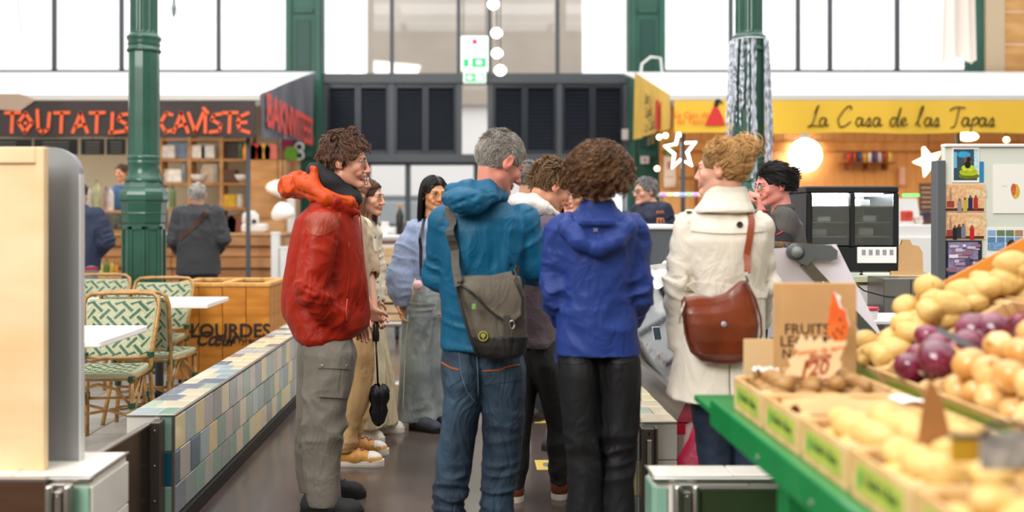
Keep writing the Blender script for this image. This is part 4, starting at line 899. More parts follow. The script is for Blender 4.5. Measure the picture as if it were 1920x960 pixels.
# glass cabinet and bottles near the left people
t=thing('glass_cabinet', 'glass food cabinet on the plank counter between the navy jacket and the column', 'cabinet', (PX(190, YC+.3), YC+.3, ct));MB().box(-.5, .42, -.2, .3, 0, .04, .01).box(-.5, .42, -.2, .3, .27, .31, .01).build('frame', M_shelfw, t);MB().box(-.48, .4, -.19, .28, .04, .27).build('glazing', mat('cabinet_dark_glass', '#6a6a5e', .1, var=.6, vscale=12), t)
for k, (px, c_, nm, s_) in enumerate(((182, '#c8cfa0', 'pale green', 1.45), (198, '#b99a90', 'dusty pink', 1.1), (207, '#e4e2e4', 'white', 1.2), (168, '#dedbd5', 'cream', 1.2))):
 o=prop(px, 392, YC+.35, 'bottle', c_, '%s bottle standing on the glass food cabinet'%nm, 'bottle', 'bottles on the glass food cabinet', s_);o.location.z=ct+.31
t=thing('side_shelf', 'low side shelf with oil bottles behind the far left chair', 'shelf', (PX(215, 10.2), 10.2, 0));zt2=PZ(518, 10.2);MB().box(-.28, .18, -.1, .25, zt2-.03, zt2, .005).build('board', M_shelfw, t);MB().box(-.26, -.22, -.08, .2, 0, zt2-.03).box(.12, .16, -.08, .2, 0, zt2-.03).build('supports', M_shelfw, t)
for px, c_, nm, s_ in((200, '#5a7a2c', 'green oil', .62), (210, '#c8b04a', 'yellow oil', .58), (190, '#c9cf7a', 'pale yellow oil', .55), (218, '#d9922a', 'orange oil', .5)):o=prop(px, 518, 10.2, 'bottle', c_, 'small %s bottle behind the far left chair'%nm, 'bottle', 'oil bottles behind the left chairs', s_);o.location.z=zt2
for k, (a, b_) in enumerate(((-90, 60), (64, 146), (152, 196), (200, 236))):
 t=wallsheet(['dark menu board leftmost under the banner', 'dark menu board second from left under the banner', 'chalk menu board just left of the column', 'chalk menu board touching the column'][k], (a+b_)/2, 275, b_-a, 30, 13.2, '#434c52', nm='chalk_menu', spots=[(0, -8+6*q, (b_-a)*.6, 2, '#a9b2b4') for q in range(4)])
 MB().tube([(0, 0, .1), (0, 0, .55)], .006, 5).build('hanging_wire', M_dark, t)
for k, (px, py) in enumerate(((521, 352), (530, 395))):
 t=thing('paper_lantern', ['upper white lampshade hanging behind the red hood', 'lower white lampshade hanging behind the red jacket'][k], 'lamp', P(px, py, 14.4-k*1.2));MB().lathe([(.03, .12), (.09, .09), (.16, .0), (.17, -.08), (.12, -.12), (.08, -.12)], 20, M=Matrix.Rotation(.5-k*.7, 4, 'Y')).build('lampshade', mat('lampshade_white', '#f6f2ea', .6, emit=.12), t);MB().tube([(0, 0, .1), (0, 0, 2.7-t.location.z)], .008, 5).build('cord', M_dark, t)
for k, (px, y0_, y1_) in enumerate(((500, 372, 440), (515, 435, 520), (531, 462, 520))):
 t=thing('white_crate', ['tall white box behind the plank counter', 'white box leaning on the end of the plank counter', 'pale box nearest the red jacket sleeve'][k], 'box', (PX(px, 12.3), 12.3+(1.6 if k==0 else 0), 0));Yk=t.location.y;zt3=PZ(y0_, Yk);MB().box(-.05, .05, 0, .14, 0, zt3, .01).build('body', M_white, t);MB().box(-.052, .052, -.005, .145, zt3-.04, zt3, .01).build('lid', M_white, t)
# --- middle background: trolley of crates, far counter
YT=10.3;t=thing('market_trolley', 'grey trolley on casters loaded with pale wooden crates', 'trolley', (PX(715, YT), YT, 0));M_pc=wood('pale_crate', '#d2b48c', '#b3946c', (3, 1, 3), .6, 2)
MB().box(-.5, .32, 0, .6, .16, .21, .01).build('deck', M_steel, t)
for x, y in((-.44, .08), (.17, .06), (.26, .5), (-.44, .5)):
 MB().lathe([(.075, -.018), (.08, 0), (.075, .018)], 16, M=Matrix.Translation((x, y, .08))@Matrix.Rotation(PI/2, 4, 'Y')).build('caster', MATS['tyre'], t)
 MB().box(x-.03, x+.03, y-.02, y+.02, .08, .16, .006).build('caster_fork', M_steel, t)
for q in range(4):
 tt=thing('wooden_crate', ['bottom', 'second lowest', 'third', 'topmost'][q]+' pale wooden crate on the trolley beside the blue blouse', 'crate', (PX(715, YT), YT+.02, .21+q*.21), group='crates on the trolley')
 MB().box(-.47, .3, 0, .02, .01, .085, .004).build('slat', M_pc, tt);MB().box(-.47, .3, 0, .02, .1, .19, .004).build('slat', M_pc, tt);MB().box(-.47, .3, .53, .55, .01, .19, .004).build('slat', M_pc, tt)
 for s_ in(-.47, .28):MB().box(s_, s_+.02, .02, .53, .01, .19, .004).build('end_board', M_pc, tt)
 MB().box(-.45, .28, .02, .53, .01, .03).build('bottom_board', M_pc, tt)
def counter_box(nm, lab, x0, x1, Y, d, py, m, band=None):
 a, b_=PX(x0, Y), PX(x1, Y);t=thing(nm, lab, 'counter', ((a+b_)/2, Y, 0));h=(b_-a)/2;z=PZ(py, Y)
 MB().box(-h, h, 0, d, 0, z-.04, .01).build('body', m, t);MB().box(-h-.02, h+.02, -.02, d+.02, z-.04, z, .01).build('countertop', M_white, t)
 if band:MB().box(-h-.005, h+.005, -.012, 0, z-.11, z-.06).build('trim_band', mat('band_'+band, band, .5), t)
 return t
counter_box('white_counter', 'white counter with a brown band behind the blue blouse woman', 690, 900, 11.8, .8, 441, M_white, '#6a4a44')
counter_box('white_counter', 'white counter behind the blue jacket woman and the bearded man', 960, 1180, 10.6, .8, 402, M_white)
o=prop(750, 418, 11.95, 'bottle', '#231c18', 'dark wine bottle with gold foil on the white counter', 'bottle', None, 1.3);o.location.z=PZ(441, 11.8);o2=MB().lathe([(.019, .33), (.0205, .33), (.02, .40), (.012, .405)], 12).build('foil', mat('gold_foil', '#c98a3a', .3, .6), o)
for k, px in enumerate((705, 722, 738, 770, 790)):o=prop(px, 441, 12.1, 'jar' if k%2 else 'bowl', '#f1eeea', ['white bowl furthest left', 'white jar left of the wine bottle', 'white bowl just left of the wine bottle', 'white jar right of the wine bottle', 'white bowl beside the long black hair'][k]+' on the white counter', 'jar' if k%2 else 'bowl', 'crockery on the white counter', 1.0);o.location.z=PZ(441, 11.8)
t=counter_box('glass_counter', 'low dark glass counter in front of the grey haired man', 1185, 1262, 7.3, .5, 421, mat('smoky_glass', '#5e6266', .12));
# ================================================= DELI COUNTER
t=thing('deli_counter', 'glass fronted deli counter with red bumper beside the right tiled wall', 'counter', (0, 0, 0))
Y0, Y1=4.12, 6.7;M_lil=mat('frosted_shield', '#d9cfd6', .25, .1);M_gl=glass('deli_glass', '#f4f6f5', -.16)
def xz(poly, y0, y1, nm, m, th=None):
 o=MB().prism(poly, y1-y0, Matrix.Translation((0, y0, 0)));return o.build(nm, m, t)
xz([(.93, 0), (1.38, 0), (1.38, .60), (.93, .46)], Y0+.02, Y1, 'plinth', M_white);xz([(1.385, 0), (1.78, 0), (1.78, .80), (1.385, .60)], Y0+.02, 4.8, 'end_cabinet', M_white)
xz([(.885, .42), (.93, .42), (.93, .47), (.885, .47)], Y0, Y1, 'red_bumper', mat('red_bumper', '#a32034', .35))
xz([(.89, .475), (.96, .475), (.99, .545), (.93, .56)], Y0, Y1, 'front_rail', M_steel)
xz([(.97, .545), (.985, .55), (1.235, .985), (1.22, .99)], Y0, Y1, 'front_glass', M_gl)
xz([(1.0, .5), (1.38, .65), (1.38, .69), (1.0, .54)], Y0+.03, Y1, 'display_deck', mat('deck_dark', '#5f5650', .4))
xz([(1.2, .985), (1.42, .985), (1.42, 1.01), (1.2, 1.01)], Y0+.02, Y1, 'top_shelf', mat('marble_top', '#e9d9d4', .25, var=.1, vscale=6));xz([(1.195, .975), (1.215, .975), (1.215, 1.012), (1.195, 1.012)], Y0, Y1, 'shelf_edge', mat('gold_edge', '#a98654', .35, .5))
t2=thing('acrylic_shield', 'frosted sneeze guard with grey pivot arm beside the trench coat', 'shield', (0, 0, 0));Y=4.05
gl2=mat('frosted_panel', '#f2e8f0', .2);q=lambda px, py:(PX(px, Y), PZ(py, Y))
MB().prism([q(1440, 640), q(1452, 466), q(1568, 458), q(1650, 622), q(1640, 632), q(1450, 645)], .012, Matrix.Translation((0, Y, 0))).build('end_panel', gl2, t2)
MB().prism([q(1452, 452), q(1560, 458), q(1560, 464), q(1452, 462)], .6, Matrix.Translation((0, Y, 0))).build('top_panel', glass('clear_top', '#eef2f6', .3), t2)
M_arm=mat('grey_arm', '#5f6264', .4);m=MB();c=q(1488, 472);m.lathe([(.037, 0), (.037, .03)], 24, M=Matrix.Translation((c[0], Y-.01, c[1]))@Matrix.Rotation(PI/2, 4, 'X'))
c2=q(1552, 474);m.prism([(c[0], c[1]+.037), (c2[0], c2[1]+.033), (c2[0]+.028, c2[1]+.01), (c2[0]+.025, c2[1]-.025), (c2[0], c2[1]-.033), (c[0]+.07, c[1]-.03), (c[0]+.045, c[1]-.06), (c[0]+.02, c[1]-.05), (c[0], c[1]-.037)], .03, Matrix.Translation((0, Y-.04, 0)));m.build('pivot_arm', M_arm, t2)
MB().lathe([(.024, 0), (.024, .006)], 24, M=Matrix.Translation((c[0], Y-.04, c[1]))@Matrix.Rotation(PI/2, 4, 'X')).build('pivot_cap', mat('pivot_cap', '#8f9291', .4), t2)
a, b_=q(1505, 492), q(1642, 640);d=(Vector((*b_, 0))-Vector((*a, 0))).normalized();nn=Vector((-d.y, d.x, 0))*.022
MB().prism([(a[0]-nn.x, a[1]-nn.y), (b_[0]-nn.x, b_[1]-nn.y), (b_[0]+nn.x, b_[1]+nn.y), (a[0]+nn.x, a[1]+nn.y)], .02, Matrix.Translation((0, Y-.028, 0))).build('strut', mat('strut_steel', '#8b8780', .35, .8), t2)
for s_ in(.25, .6):p_=Vector((*a, 0)).lerp(Vector((*b_, 0)), s_);MB().lathe([(.006, 0), (.006, .004)], 12, M=Matrix.Translation((p_.x, Y-.028, p_.y))@Matrix.Rotation(PI/2, 4, 'X')).build('bolt', M_steel, t2)
for px, py in((1450, 632), (1630, 622)):MB().box(PX(px, Y)-.012, PX(px, Y)+.012, Y-.01, Y+.03, .83, PZ(py, Y)).build('support', M_steel, t2)
rr=random.Random(8);meats=['#8c3a30', '#c98f84', '#6a3a2a', '#b58a5a', '#4b3027', '#d8b8a0']
for i in range(48):
 y=4.35+(i//4)*.13+rr.random()*.02;x=1.075+(i%4)*.082;z=.5+(x-1.0)*.4+.045;c_=meats[i%6]
 if i%3==0:m=MB().ball((0, 0, .035), (.05, .075, .035), 12, 8)
 elif i%3==1:m=MB().lathe([(.045, 0), (.048, .01), (.048, .05), (.04, .06)], 16)
 else:m=MB().box(-.045, .045, -.06, .06, 0, .05, .012)
 o=m.build({0:'sausage', 1:'cheese_round', 2:'terrine'}[i%3], mat('deli_'+c_, c_, .4, var=.3, vscale=30), None, loc=(x, y, z), rot=(0, 0, rr.random()*3));tag(o, {0:'cured sausage lying in the deli display', 1:'small round of cheese or meat in the deli display', 2:'block of terrine in the deli display'}[i%3], 'food', {0:'sausages in the deli counter', 1:'rounds in the deli counter', 2:'terrines in the deli counter'}[i%3])
for i, (px, py) in enumerate(((1232, 625), )):
 Y=4.9+i*-.25;t=thing('price_card', ['upright dark price card by the pink meat', 'lower dark price card near the glass edge', 'far dark price card in the deli display'][i], 'card', P(px, py, Y), rot=(-.3, 0, .4));MB().box(-.02, .02, -.003, .003, -.032, .032, .001).build('card', mat('card_dark', '#2f3d48', .4), t);MB().box(-.023, .023, .0025, .005, -.036, .036, .001).build('card_frame', M_white, t)
# things on the counter top
t=thing('honey_jar', 'amber honey jar on the deli counter top', 'jar', (PX(1214, 5.2), 5.2, 1.01));MB().lathe([(.026, 0), (.028, .005), (.028, .075), (.023, .085)], 20).build('jar_body', mat('honey', '#e08a1a', .12, coat=.6), t);MB().lathe([(.025, .085), (.026, .087), (.026, .1), (.024, .102)], 20).build('lid', mat('honey_lid', '#e9c56a', .4), t)
t=thing('paper_wrap', 'crumpled white paper sheets standing on the deli counter', 'paper', (PX(1242, 4.9), 4.9, 1.01));m=MB();m.grid(lambda u, v:(-.09+.2*u, .05*math.sin(u*5+v*3)+.12*v, .14*v*(.5+.6*u)+.015*math.sin(u*13)), 16, 8);m.grid(lambda u, v:(-.05+.22*u, .05+.05*math.sin(u*6+v*2), .16*v*(.7+.3*u)), 16, 8);m.build('sheet', M_awn, t)
# black fridge on the back bench
Y=5.5;t=thing('display_fridge', 'black countertop display fridge with two glass doors', 'fridge', (PX(1598, Y), Y, 0));a, b_=PX(1512, Y)-t.location.x, PX(1686, Y)-t.location.x;z=lambda py:PZ(py, Y)
M_blk=mat('black_fridge', '#17181b', .35)
m=MB();m.box(a, b_, 0, .45, z(510), z(462), .008);m.box(a, b_, 0, .45, z(362), z(349), .008);m.box(a, a+.035, 0, .45, z(462), z(362), .005);m.box(b_-.035, b_, 0, .45, z(462), z(362), .005);m.box(a+.03, b_-.03, .43, .45, z(462), z(362));m.build('cabinet', M_blk, t)
MB().box(-.014, .014, -.01, .03, z(462), z(362), .004).build('centre_post', M_blk, t)
for u, v in((a+.035, -.014), (.014, b_-.035)):
 MB().box(u, v, .0, .006, z(460), z(364)).build('glass_door', glass('fridge_glass', '#e9ecec', .15), t)
for py in(388, 418, 445):MB().box(a+.04, b_-.04, .03, .4, z(py), z(py)+.006).build('wire_shelf', M_steel, t)
MB().box(a+.04, b_-.04, .4, .42, z(460), z(364)).build('lining', mat('fridge_lining', '#d8d8d4', .4), t)
MB().box(a+.05, b_-.05, .1, .3, z(366), z(363)).build('lamp_strip', mat('led_white', '#f4f8ff', .5, emit=16), t)
MB().box(PX(1607, Y)-t.location.x, PX(1680, Y)-t.location.x, -.006, 0, z(493), z(463)).build('paper_notice', M_awn, t)
for q_ in range(5):MB().box(PX(1615+q_*13, Y)-t.location.x, PX(1622+q_*13, Y)-t.location.x, -.008, -.006, z(478), z(468)).build('print', mat('print_grey', '#9a9a9a', .6), t)
for s_ in(a+.06, b_-.06):MB().lathe([(.012, z(517)), (.016, z(510))], 10, c=(s_, .05)).build('foot', M_blk, t)
for i, (px, py, w_, h_, c_, nm) in enumerate(((1548, 445, 34, 14, '#e8e2d4', 'pale cheese block'), (1560, 418, 26, 10, '#f1efe9', 'white tub'), (1640, 445, 30, 16, '#efe9dc', 'cream cake'), (1648, 418, 26, 12, '#dcdcd6', 'grey tub'), (1638, 388, 20, 12, '#c9cfc9', 'small glass dish'))):
 k=Y/F;o=MB().box(-w_/2*k, w_/2*k, 0, .15, 0, h_*k, .006).build('food_tub', mat('fr_'+c_, c_, .4), None, loc=(PX(px, Y), Y+.12, z(py)+.007));tag(o, nm+' inside the black display fridge', 'food')
o=MB().box(-.05, .05, -.04, .04, 0, .075, .008).build('radio_box', mat('dark_green_box', '#3b4a44', .5), None, loc=(PX(1660, 6.2), 6.2, 1.1));
bpy.data.objects.remove(o)
Y=5.45;t=thing('back_bench', 'white work bench with green top under the black fridge', 'bench', (PX(1640, Y), Y, 0));a, b_=PX(1480, Y)-t.location.x, PX(1790, Y)-t.location.x;zt4=z(517)
MB().box(a, b_, 0, .7, zt4-.04, zt4, .004).build('bench_top', mat('bench_green', '#c3c8a8', .5), t);MB().box(a, b_, .02, .68, zt4-.055, zt4-.04, .003).build('gold_edge', MATS['gold_edge'], t)
MB().box(a, PX(1655, Y)-t.location.x, .03, .05, PZ(572, Y), zt4-.055).build('front_board', M_white, t)
for x in(a+.03, b_-.03):MB().box(x-.025, x+.025, .05, .6, 0, zt4-.055).build('leg', M_white, t)
t=thing('steel_cabinet', 'brushed steel cabinet between the potatoes and the fridge bench', 'cabinet', (PX(1700, 5.2), 5.2, 0));MB().box(PX(1657, 5.2)-t.location.x, PX(1780, 5.2)-t.location.x, 0, .22, 0, PZ(522, 5.2), .004).build('body', mat('cab_steel', '#8f8b87', .3, .85, var=.15, vscale=4), t);MB().box(PX(1708, 5.2)-t.location.x-.002, PX(1708, 5.2)-t.location.x+.002, -.002, 0, .1, PZ(524, 5.2)).build('door_gap', M_dark, t)
MB().tube([P(1590, 521, 5.17)-t.location, P(1620, 545, 5.1)-t.location, P(1660, 556, 5.17)-t.location, P(1700, 560, 5.17)-t.location], .004, 6).build('cable', M_dark, t)
t=thing('cutting_board', 'tan cardboard board with round top leaning beside the grey post', 'board', (PX(1716, 5.4), 5.5, zt4), rot=(-.08, 0, 0));k=5.4/F
MB().prism([(-31*k, 0), (31*k, 0), (31*k, 44*k), (24*k, 56*k), (12*k, 58*k), (8*k, 68*k), (-6*k, 68*k), (-9*k, 58*k), (-22*k, 54*k), (-31*k, 44*k)], .02).build('board', mat('kraft_tan', '#c99e6c', .7, var=.1, vscale=6), t)
for i, (px, c_, nm) in enumerate(((1640, '#e6e6e2', 'white'), (1722, '#d8cdb8', 'cream'), (1590, '#c9d4d0', 'pale green'))):o=MB().box(-.09, .09, -.06, .06, 0, .012, .002).box(-.08, .095, -.05, .07, .012, .02, .002).build('paper_stack', mat('stk_'+c_, c_, .7), None, loc=(PX(px, 5.5), 5.5+(.08 if i==1 else-.02)-(.0 if i else .0), zt4+.0005));tag(o, nm+' stack of papers on the bench under the fridge', 'papers');o.location.y=5.56 if i!=1 else 5.62
t=thing('plastic_tub', 'white tub with red lid behind the kraft bags', 'tub', (PX(1632, 4.5), 4.5, 0));zz=PZ(577, 4.5);MB().lathe([(.03, zz-.055), (.036, zz-.008)], 20).build('tub_body', M_white, t);MB().lathe([(.039, zz-.01), (.04, zz), (.036, zz+.004)], 20).build('lid', mat('red_lid', '#d8324a', .4), t)
t=thing('side_shelf', 'white low shelf under the red lidded tub', 'shelf', (PX(1640, 4.5), 4.5, 0));MB().box(-.16, .25, -.06, .3, zz-.075, zz-.055, .004).box(-.15, -.13, -.04, .28, 0, zz-.075).box(.2, .22, -.04, .28, 0, zz-.075).build('shelf', M_white, t)
# notice board with photographs
YB=4.3;M_bd=mat('notice_board', '#dddfd2', .5, var=.04, vscale=3);t=thing('notice_board', 'pale notice board covered with photographs at the right edge', 'board', (PX(1770, YB), YB, 0));x1=PX(2150, YB)-t.location.x
MB().box(0, x1, 0, .03, 0, PZ(274, YB), .004).build('panel', M_bd, t);MB().box(-.001, x1, -.012, .032, PZ(276, YB), PZ(270, YB), .003).build('top_edge', M_white, t)
MB().box(PX(1753, YB)-t.location.x, -.001, -.02, .04, 0, PZ(301, YB), .003).build('grey_post', mat('post_grey', '#5c6063', .45), t)
def pic(nm, lab, x0, y0, x1, y1, c_, shapes=(), off=0., cat='photograph'):
 t=thing(nm, lab, cat, (PX((x0+x1)/2, YB), YB-.003-off, PZ((y0+y1)/2, YB)));k=YB/F;w_, h_=(x1-x0)/2*k, (y1-y0)/2*k
 MB().box(-w_, w_, -.002, .002, -h_, h_).build('paper', mat('paper_'+c_, c_, .35), t)
 for n_, (kind, cx, cy, a, b2, col) in enumerate(shapes):
  x=(cx-(x0+x1)/2)*k;zq=-(cy-(y0+y1)/2)*k;m=MB();o=.0025+n_*.00012
  if kind=='r':m.box(x-a/2*k, x+a/2*k, -o-.0002, -o, zq-b2/2*k, zq+b2/2*k)
  elif kind=='e':m.add([(x+a/2*k*math.cos(q*PI/8), -o, zq+b2/2*k*math.sin(q*PI/8)) for q in range(16)], [tuple(range(16))])
  elif kind=='t':m.add([(x-a/2*k, -o, zq-b2/2*k), (x+a/2*k, -o, zq-b2/2*k), (x, -o, zq+b2/2*k)], [(0, 1, 2)])
  m.build('print', mat('ink_'+col, col, .35, var=.25 if a*b2>200 else 0, vscale=70), t)
 return t
pic('photograph', 'photo of a flamenco dancer in a flounced lime skirt, topmost on the board', 1784, 275, 1835, 342, '#f3efe8', (('r', 1809, 309, 44, 58, '#3d5560'), ('r', 1829, 300, 8, 40, '#bfe0ea'), ('r', 1790, 300, 6, 30, '#6fb7d8'), ('e', 1806, 290, 26, 12, '#3aa6d8'), ('e', 1813, 302, 14, 18, '#8c5a48'), ('e', 1815, 299, 8, 9, '#1c1a1c'), ('e', 1815, 330, 40, 12, '#6f7a20'), ('e', 1815, 323, 36, 14, '#b8c62c'), ('e', 1814, 315, 26, 12, '#d3e038'), ('e', 1813, 309, 12, 14, '#20201c')))
pic('photograph', 'narrow blue photo tucked beside the dancer photo', 1836, 303, 1844, 342, '#2a86b8', off=-.002)
def group_photo(lab, y0, y1, ppl):
 sh=[('r', 1807, (y0+y1)/2, 73, y1-y0-4, '#e9b98a'), ('r', 1830, y0+18, 36, 14, '#f0cfa0'), ('t', 1781, y0+20, 8, 34, '#b98a74'), ('r', 1781, y0+38, 14, 12, '#a04038'), ('r', 1807, y1-4, 73, 5, '#5a2f2a')]
 for x, yy, c_ in ppl:sh+=[('r', x, yy+10, 8, 22, c_), ('e', x, yy-3, 5, 6, '#8a5640')]
 return pic('photograph', lab, 1769, y0, 1846, y1, '#f0c79a', sh)
group_photo('photo of four people standing by a pale monument, second from top', 345, 397, ((1798, 378, '#9a8a90'), (1808, 376, '#c3b040'), (1818, 372, '#2c2c50'), (1828, 372, '#b03030')))
group_photo('photo of people sitting by a pale monument, third from top', 399, 449, ((1789, 428, '#1f2228'), (1797, 426, '#33343c'), (1805, 425, '#78808a'), (1821, 428, '#c0242c')))
rr=random.Random(2)
sh=[('r', 1804, 492, 56, 76, '#8f84a8')]+[('r', 1780+rr.random()*48, 460+rr.random()*66, 5+rr.random()*14, 2+rr.random()*6, rr.choice(['#e9e2ee', '#54506a', '#b58fa8', '#3a3a50', '#c8c0da', '#9a6a7a'])) for _ in range(46)]+[('e', 1821, 512, 11, 22, '#2c2c3a'), ('e', 1821, 512, 6, 15, '#b9b2cc')]
pic('photograph', 'violet tinted photo of old cars in a crowded street, in a dark frame', 1771, 451, 1839, 538, '#2b2b33', sh, off=.004)
pic('drawing', 'white sheet with a small red and yellow half moon drawing', 1862, 310, 1990, 400, '#f4f1e8', (('e', 1903, 359, 16, 28, '#e8b83a'), ('e', 1899, 355, 10, 22, '#d86a48'), ('r', 1882, 349, 10, 1, '#c9c5bb'), ('r', 1930, 346, 14, 1, '#c9c5bb')), cat='drawing')
sh=[]
for i in range(4):
 for j in range(3):sh.append(('r', 1858+i*17, 437+j*13, 15, 11, rr.choice(['#5a86b0', '#7aa0c0', '#6a8060', '#b08868', '#88b0d8'])))
sh+=[('r', 1867, 462, 30, 15, '#7fa8d0'), ('e', 1895, 462, 18, 26, '#5a3a2a'), ('e', 1910, 466, 18, 24, '#8a5a3a'), ('e', 1896, 470, 9, 12, '#e6ddd4'), ('e', 1893, 460, 8, 12, '#1f1a18')]
pic('photo_collage', 'collage of landscape photos with two spaniels at its middle', 1850, 428, 1945, 482, '#f0ece8', sh, cat='collage')
pic('photograph', 'dark framed print with blue flowers below the collage', 1843, 484, 1960, 530, '#1d1f22', (('r', 1900, 510, 106, 42, '#cfd8d8'), ('e', 1865, 512, 20, 20, '#3a6a9a'), ('e', 1875, 506, 18, 16, '#4a7aa8'), ('e', 1858, 520, 14, 14, '#2f4f6a'), ('e', 1888, 512, 14, 14, '#3f6fa0')))
# ================================================= VEGETABLE DISPLAY (right foreground)
M_sg=mat('green_shelf_paint', '#10803f', .35, coat=.3, var=.1, vscale=6);M_crw=wood('crate_poplar', '#e0bd86', '#cfa56a', (1, 5, 5), .6, 3);M_print=mat('crate_print', '#b9bf4c', .6, vcol='#a3b048', vscale=20);M_kr=mat('kraft_card', '#c79d68', .8, var=.1, vscale=5, bump=.1, bscale=40)
t=thing('green_display_shelf', 'green painted display shelf carrying the front row of crates', 'shelf', (0, 0, 0))
MB().box(.70, 1.165, 1.1, 2.98, .795, .815, .003).build('shelf_board', M_sg, t);MB().box(.685, .70, 1.1, 2.72, .775, .853, .004).build('edge_board', M_sg, t);MB().box(.700, .745, 1.1, 2.70, .815, .822, .002).build('inner_strip', M_sg, t)
for y in(2.2, 1.3):MB().box(.735, .80, y, y+.07, 0, .795, .004).build('leg', M_sg, t)
MB().box(.80, 1.165, 2.27, 2.29, .35, .79, .004).build('side_panel', M_sg, t)
for y in(2.26, 1.9):MB().lathe([(.007, 0), (.006, .003)], 10, M=Matrix.Translation((.685, y, .80))@Matrix.Rotation(-PI/2, 4, 'Y')).build('screw', M_steel, t)
st=thing('display_riser', 'sloping wooden riser under the upper row of crates', 'riser', (0, 0, 0));SL=.54;AL=math.atan(SL);X2, Z2=1.188, .93
pz=lambda x:Z2-.248+SL*(x-X2)
MB().prism([(1.2, 0), (2.25, 0), (2.25, pz(2.25)), (1.2, pz(1.2))], 1.9, Matrix.Translation((0, 1.15, 0))).build('slope', M_sg, st)
_cm={}
def crate(lab, M, L, W, h, grp, brand='Noël à Sion', full=True):
 """crate with its left end board facing the aisle; local x = length, y = width"""
 t=thing('wooden_crate', lab, 'crate', M.to_translation(), rot=M.to_euler(), group=grp)
 def prt(nm, *b, m=M_crw, bev=.0015):
  k=(nm, b);
  if k not in _cm:me=MB().box(*b, bev).mesh(nm);me.materials.append(m);_cm[k]=me
  return link(nm, _cm[k], None, t)
 T=.007;prt('end_board', 0, T, 0, W, .012, h);prt('end_board', L-T, L, 0, W, .012, h)
 prt('side_board', T, L-T, 0, T, .012, h);prt('side_board', T, L-T, W-T, W, .012, h)
 for i in range(3):prt('bottom_slat', 0, L, W*i/3+.004, W*(i+1)/3-.004, 0, .012)
 for x in(T, L-T-.022):
  for y in(T, W-T-.022):prt('corner_post', x, x+.022, y, y+.022, .012, h+.004)
 prt('printed_label', -.0008, 0, .035, W-.03, .02, h-.018, m=M_print, bev=0)
 if brand:
  s=text('lettering', brand, .03, mat('print_dark_green', '#3c5a22', .6), t, (-.0012, W/2-.01, h/2+.002), rot=(PI/2, 0, -PI/2), bold=.0012, depth=.0003)
  MB().add([(-.0012, W-.045, .03), (-.0012, W-.06, .035), (-.0012, W-.066, .055), (-.0012, W-.05, .07), (-.0012, W-.04, .05)], [(0, 1, 2, 3, 4)]).build('leaf_mark', mat('leaf_print', '#3fa03c', .6), t)
 return t
# ---- vegetables
def ico(n=2):
 import bmesh
 b=bmesh.new();bmesh.ops.create_icosphere(b, subdivisions=n, radius=1);V=np.array([v.co[:] for v in b.verts]);Fc=[tuple(v.index for v in f.verts) for f in b.faces];b.free();return V, Fc
ICO, ICF=ico(3)
def veg(nm, r, seed, amp, m, pinch=0.):
 V=ICO*np.array(r);V=V*(1+amp*vnoise(ICO*1.3+seed*3, seed)[:, None]+amp*.35*vnoise(ICO*3.1, seed+2)[:, None]);V[:, 2]+=pinch*V[:, 0]**2/max(r)
 me=bpy.data.meshes.new(nm);me.from_pydata(V.tolist(), [], ICF);me.polygons.foreach_set('use_smooth', [True]*len(me.polygons));me.materials.append(m);return me
def potato_mat(nm, c1, c2, spot):
 m=mat(nm, c1, .5, vcol=c2, vscale=22, bump=.25, bscale=90);nt=m.node_tree;N, L=nt.nodes, nt.links;b=N['Principled BSDF'];v=N.new('ShaderNodeTexVoronoi');v.inputs['Scale'].default_value=26;tc=N.new('ShaderNodeTexCoord');L.new(tc.outputs['Object'], v.inputs[0]);r=N.new('ShaderNodeMapRange');r.inputs[1].default_value=.06;r.inputs[2].default_value=.13;L.new(v.outputs['Distance'], r.inputs[0])
 src=b.inputs['Base Color'].links[0].from_socket;mx=N.new('ShaderNodeMix');mx.data_type='RGBA';L.new(r.outputs[0], mx.inputs[0]);mx.inputs[6].default_value=(*lin(spot), 1);L.new(src, mx.inputs[7]);L.new(mx.outputs[2], b.inputs['Base Color']);return m
M_py=potato_mat('yellow_potato_skin', '#cfa75a', '#dab872', '#a87a3a');M_pb=potato_mat('brown_potato_skin', '#a67c42', '#93693a', '#7f5c33')
PY=[veg('potato', (.056, .037, .035), s, .13, M_py, .1) for s in range(5)]+[veg('potato', (.045, .038, .036), s, .12, M_py) for s in range(5, 8)]
PB=[veg('potato', (.036, .026, .024), s, .13, M_pb, .1) for s in range(10, 15)]
def onion_mesh(r, m, seed):
 V=[];n=22;prof=[(.02, 1.32), (.05, 1.30), (.09, 1.12), (.16, .98), (.45, .88), (.78, .62), (.97, .22), (1.0, -.05), (.93, -.38), (.7, -.68), (.36, -.86), (.12, -.93), (.06, -1.02)]
 mb=MB();vs=[]
 for i, (q, z) in enumerate(prof):
  for j in range(n):a=2*PI*j/n;w_=1+.025*math.sin(a*7+seed)+.02*math.sin(a*13+seed*2);vs.append((q*r*w_*math.cos(a)+(.03*r*math.sin(z*3) if z>1 else 0), q*r*w_*math.sin(a), z*r*.9))
 mb.add(vs, [(i*n+j, i*n+(j+1)%n, (i+1)*n+(j+1)%n, (i+1)*n+j)[::-1] for i in range(len(prof)-1) for j in range(n)], True);me=mb.mesh('onion');me.materials.append(m);return me
def roots_mesh(r):
 mb=MB();rr=random.Random(4)
 for k in range(9):a=rr.random()*6.28;mb.tube([(0, 0, -.9*r), (.1*r*math.cos(a), .1*r*math.sin(a), -1.02*r), (.22*r*math.cos(a), .22*r*math.sin(a), -1.05*r)], .0012, 4)
 me=mb.mesh('roots');me.materials.append(mat('root_hair', '#b99a78', .8));return me
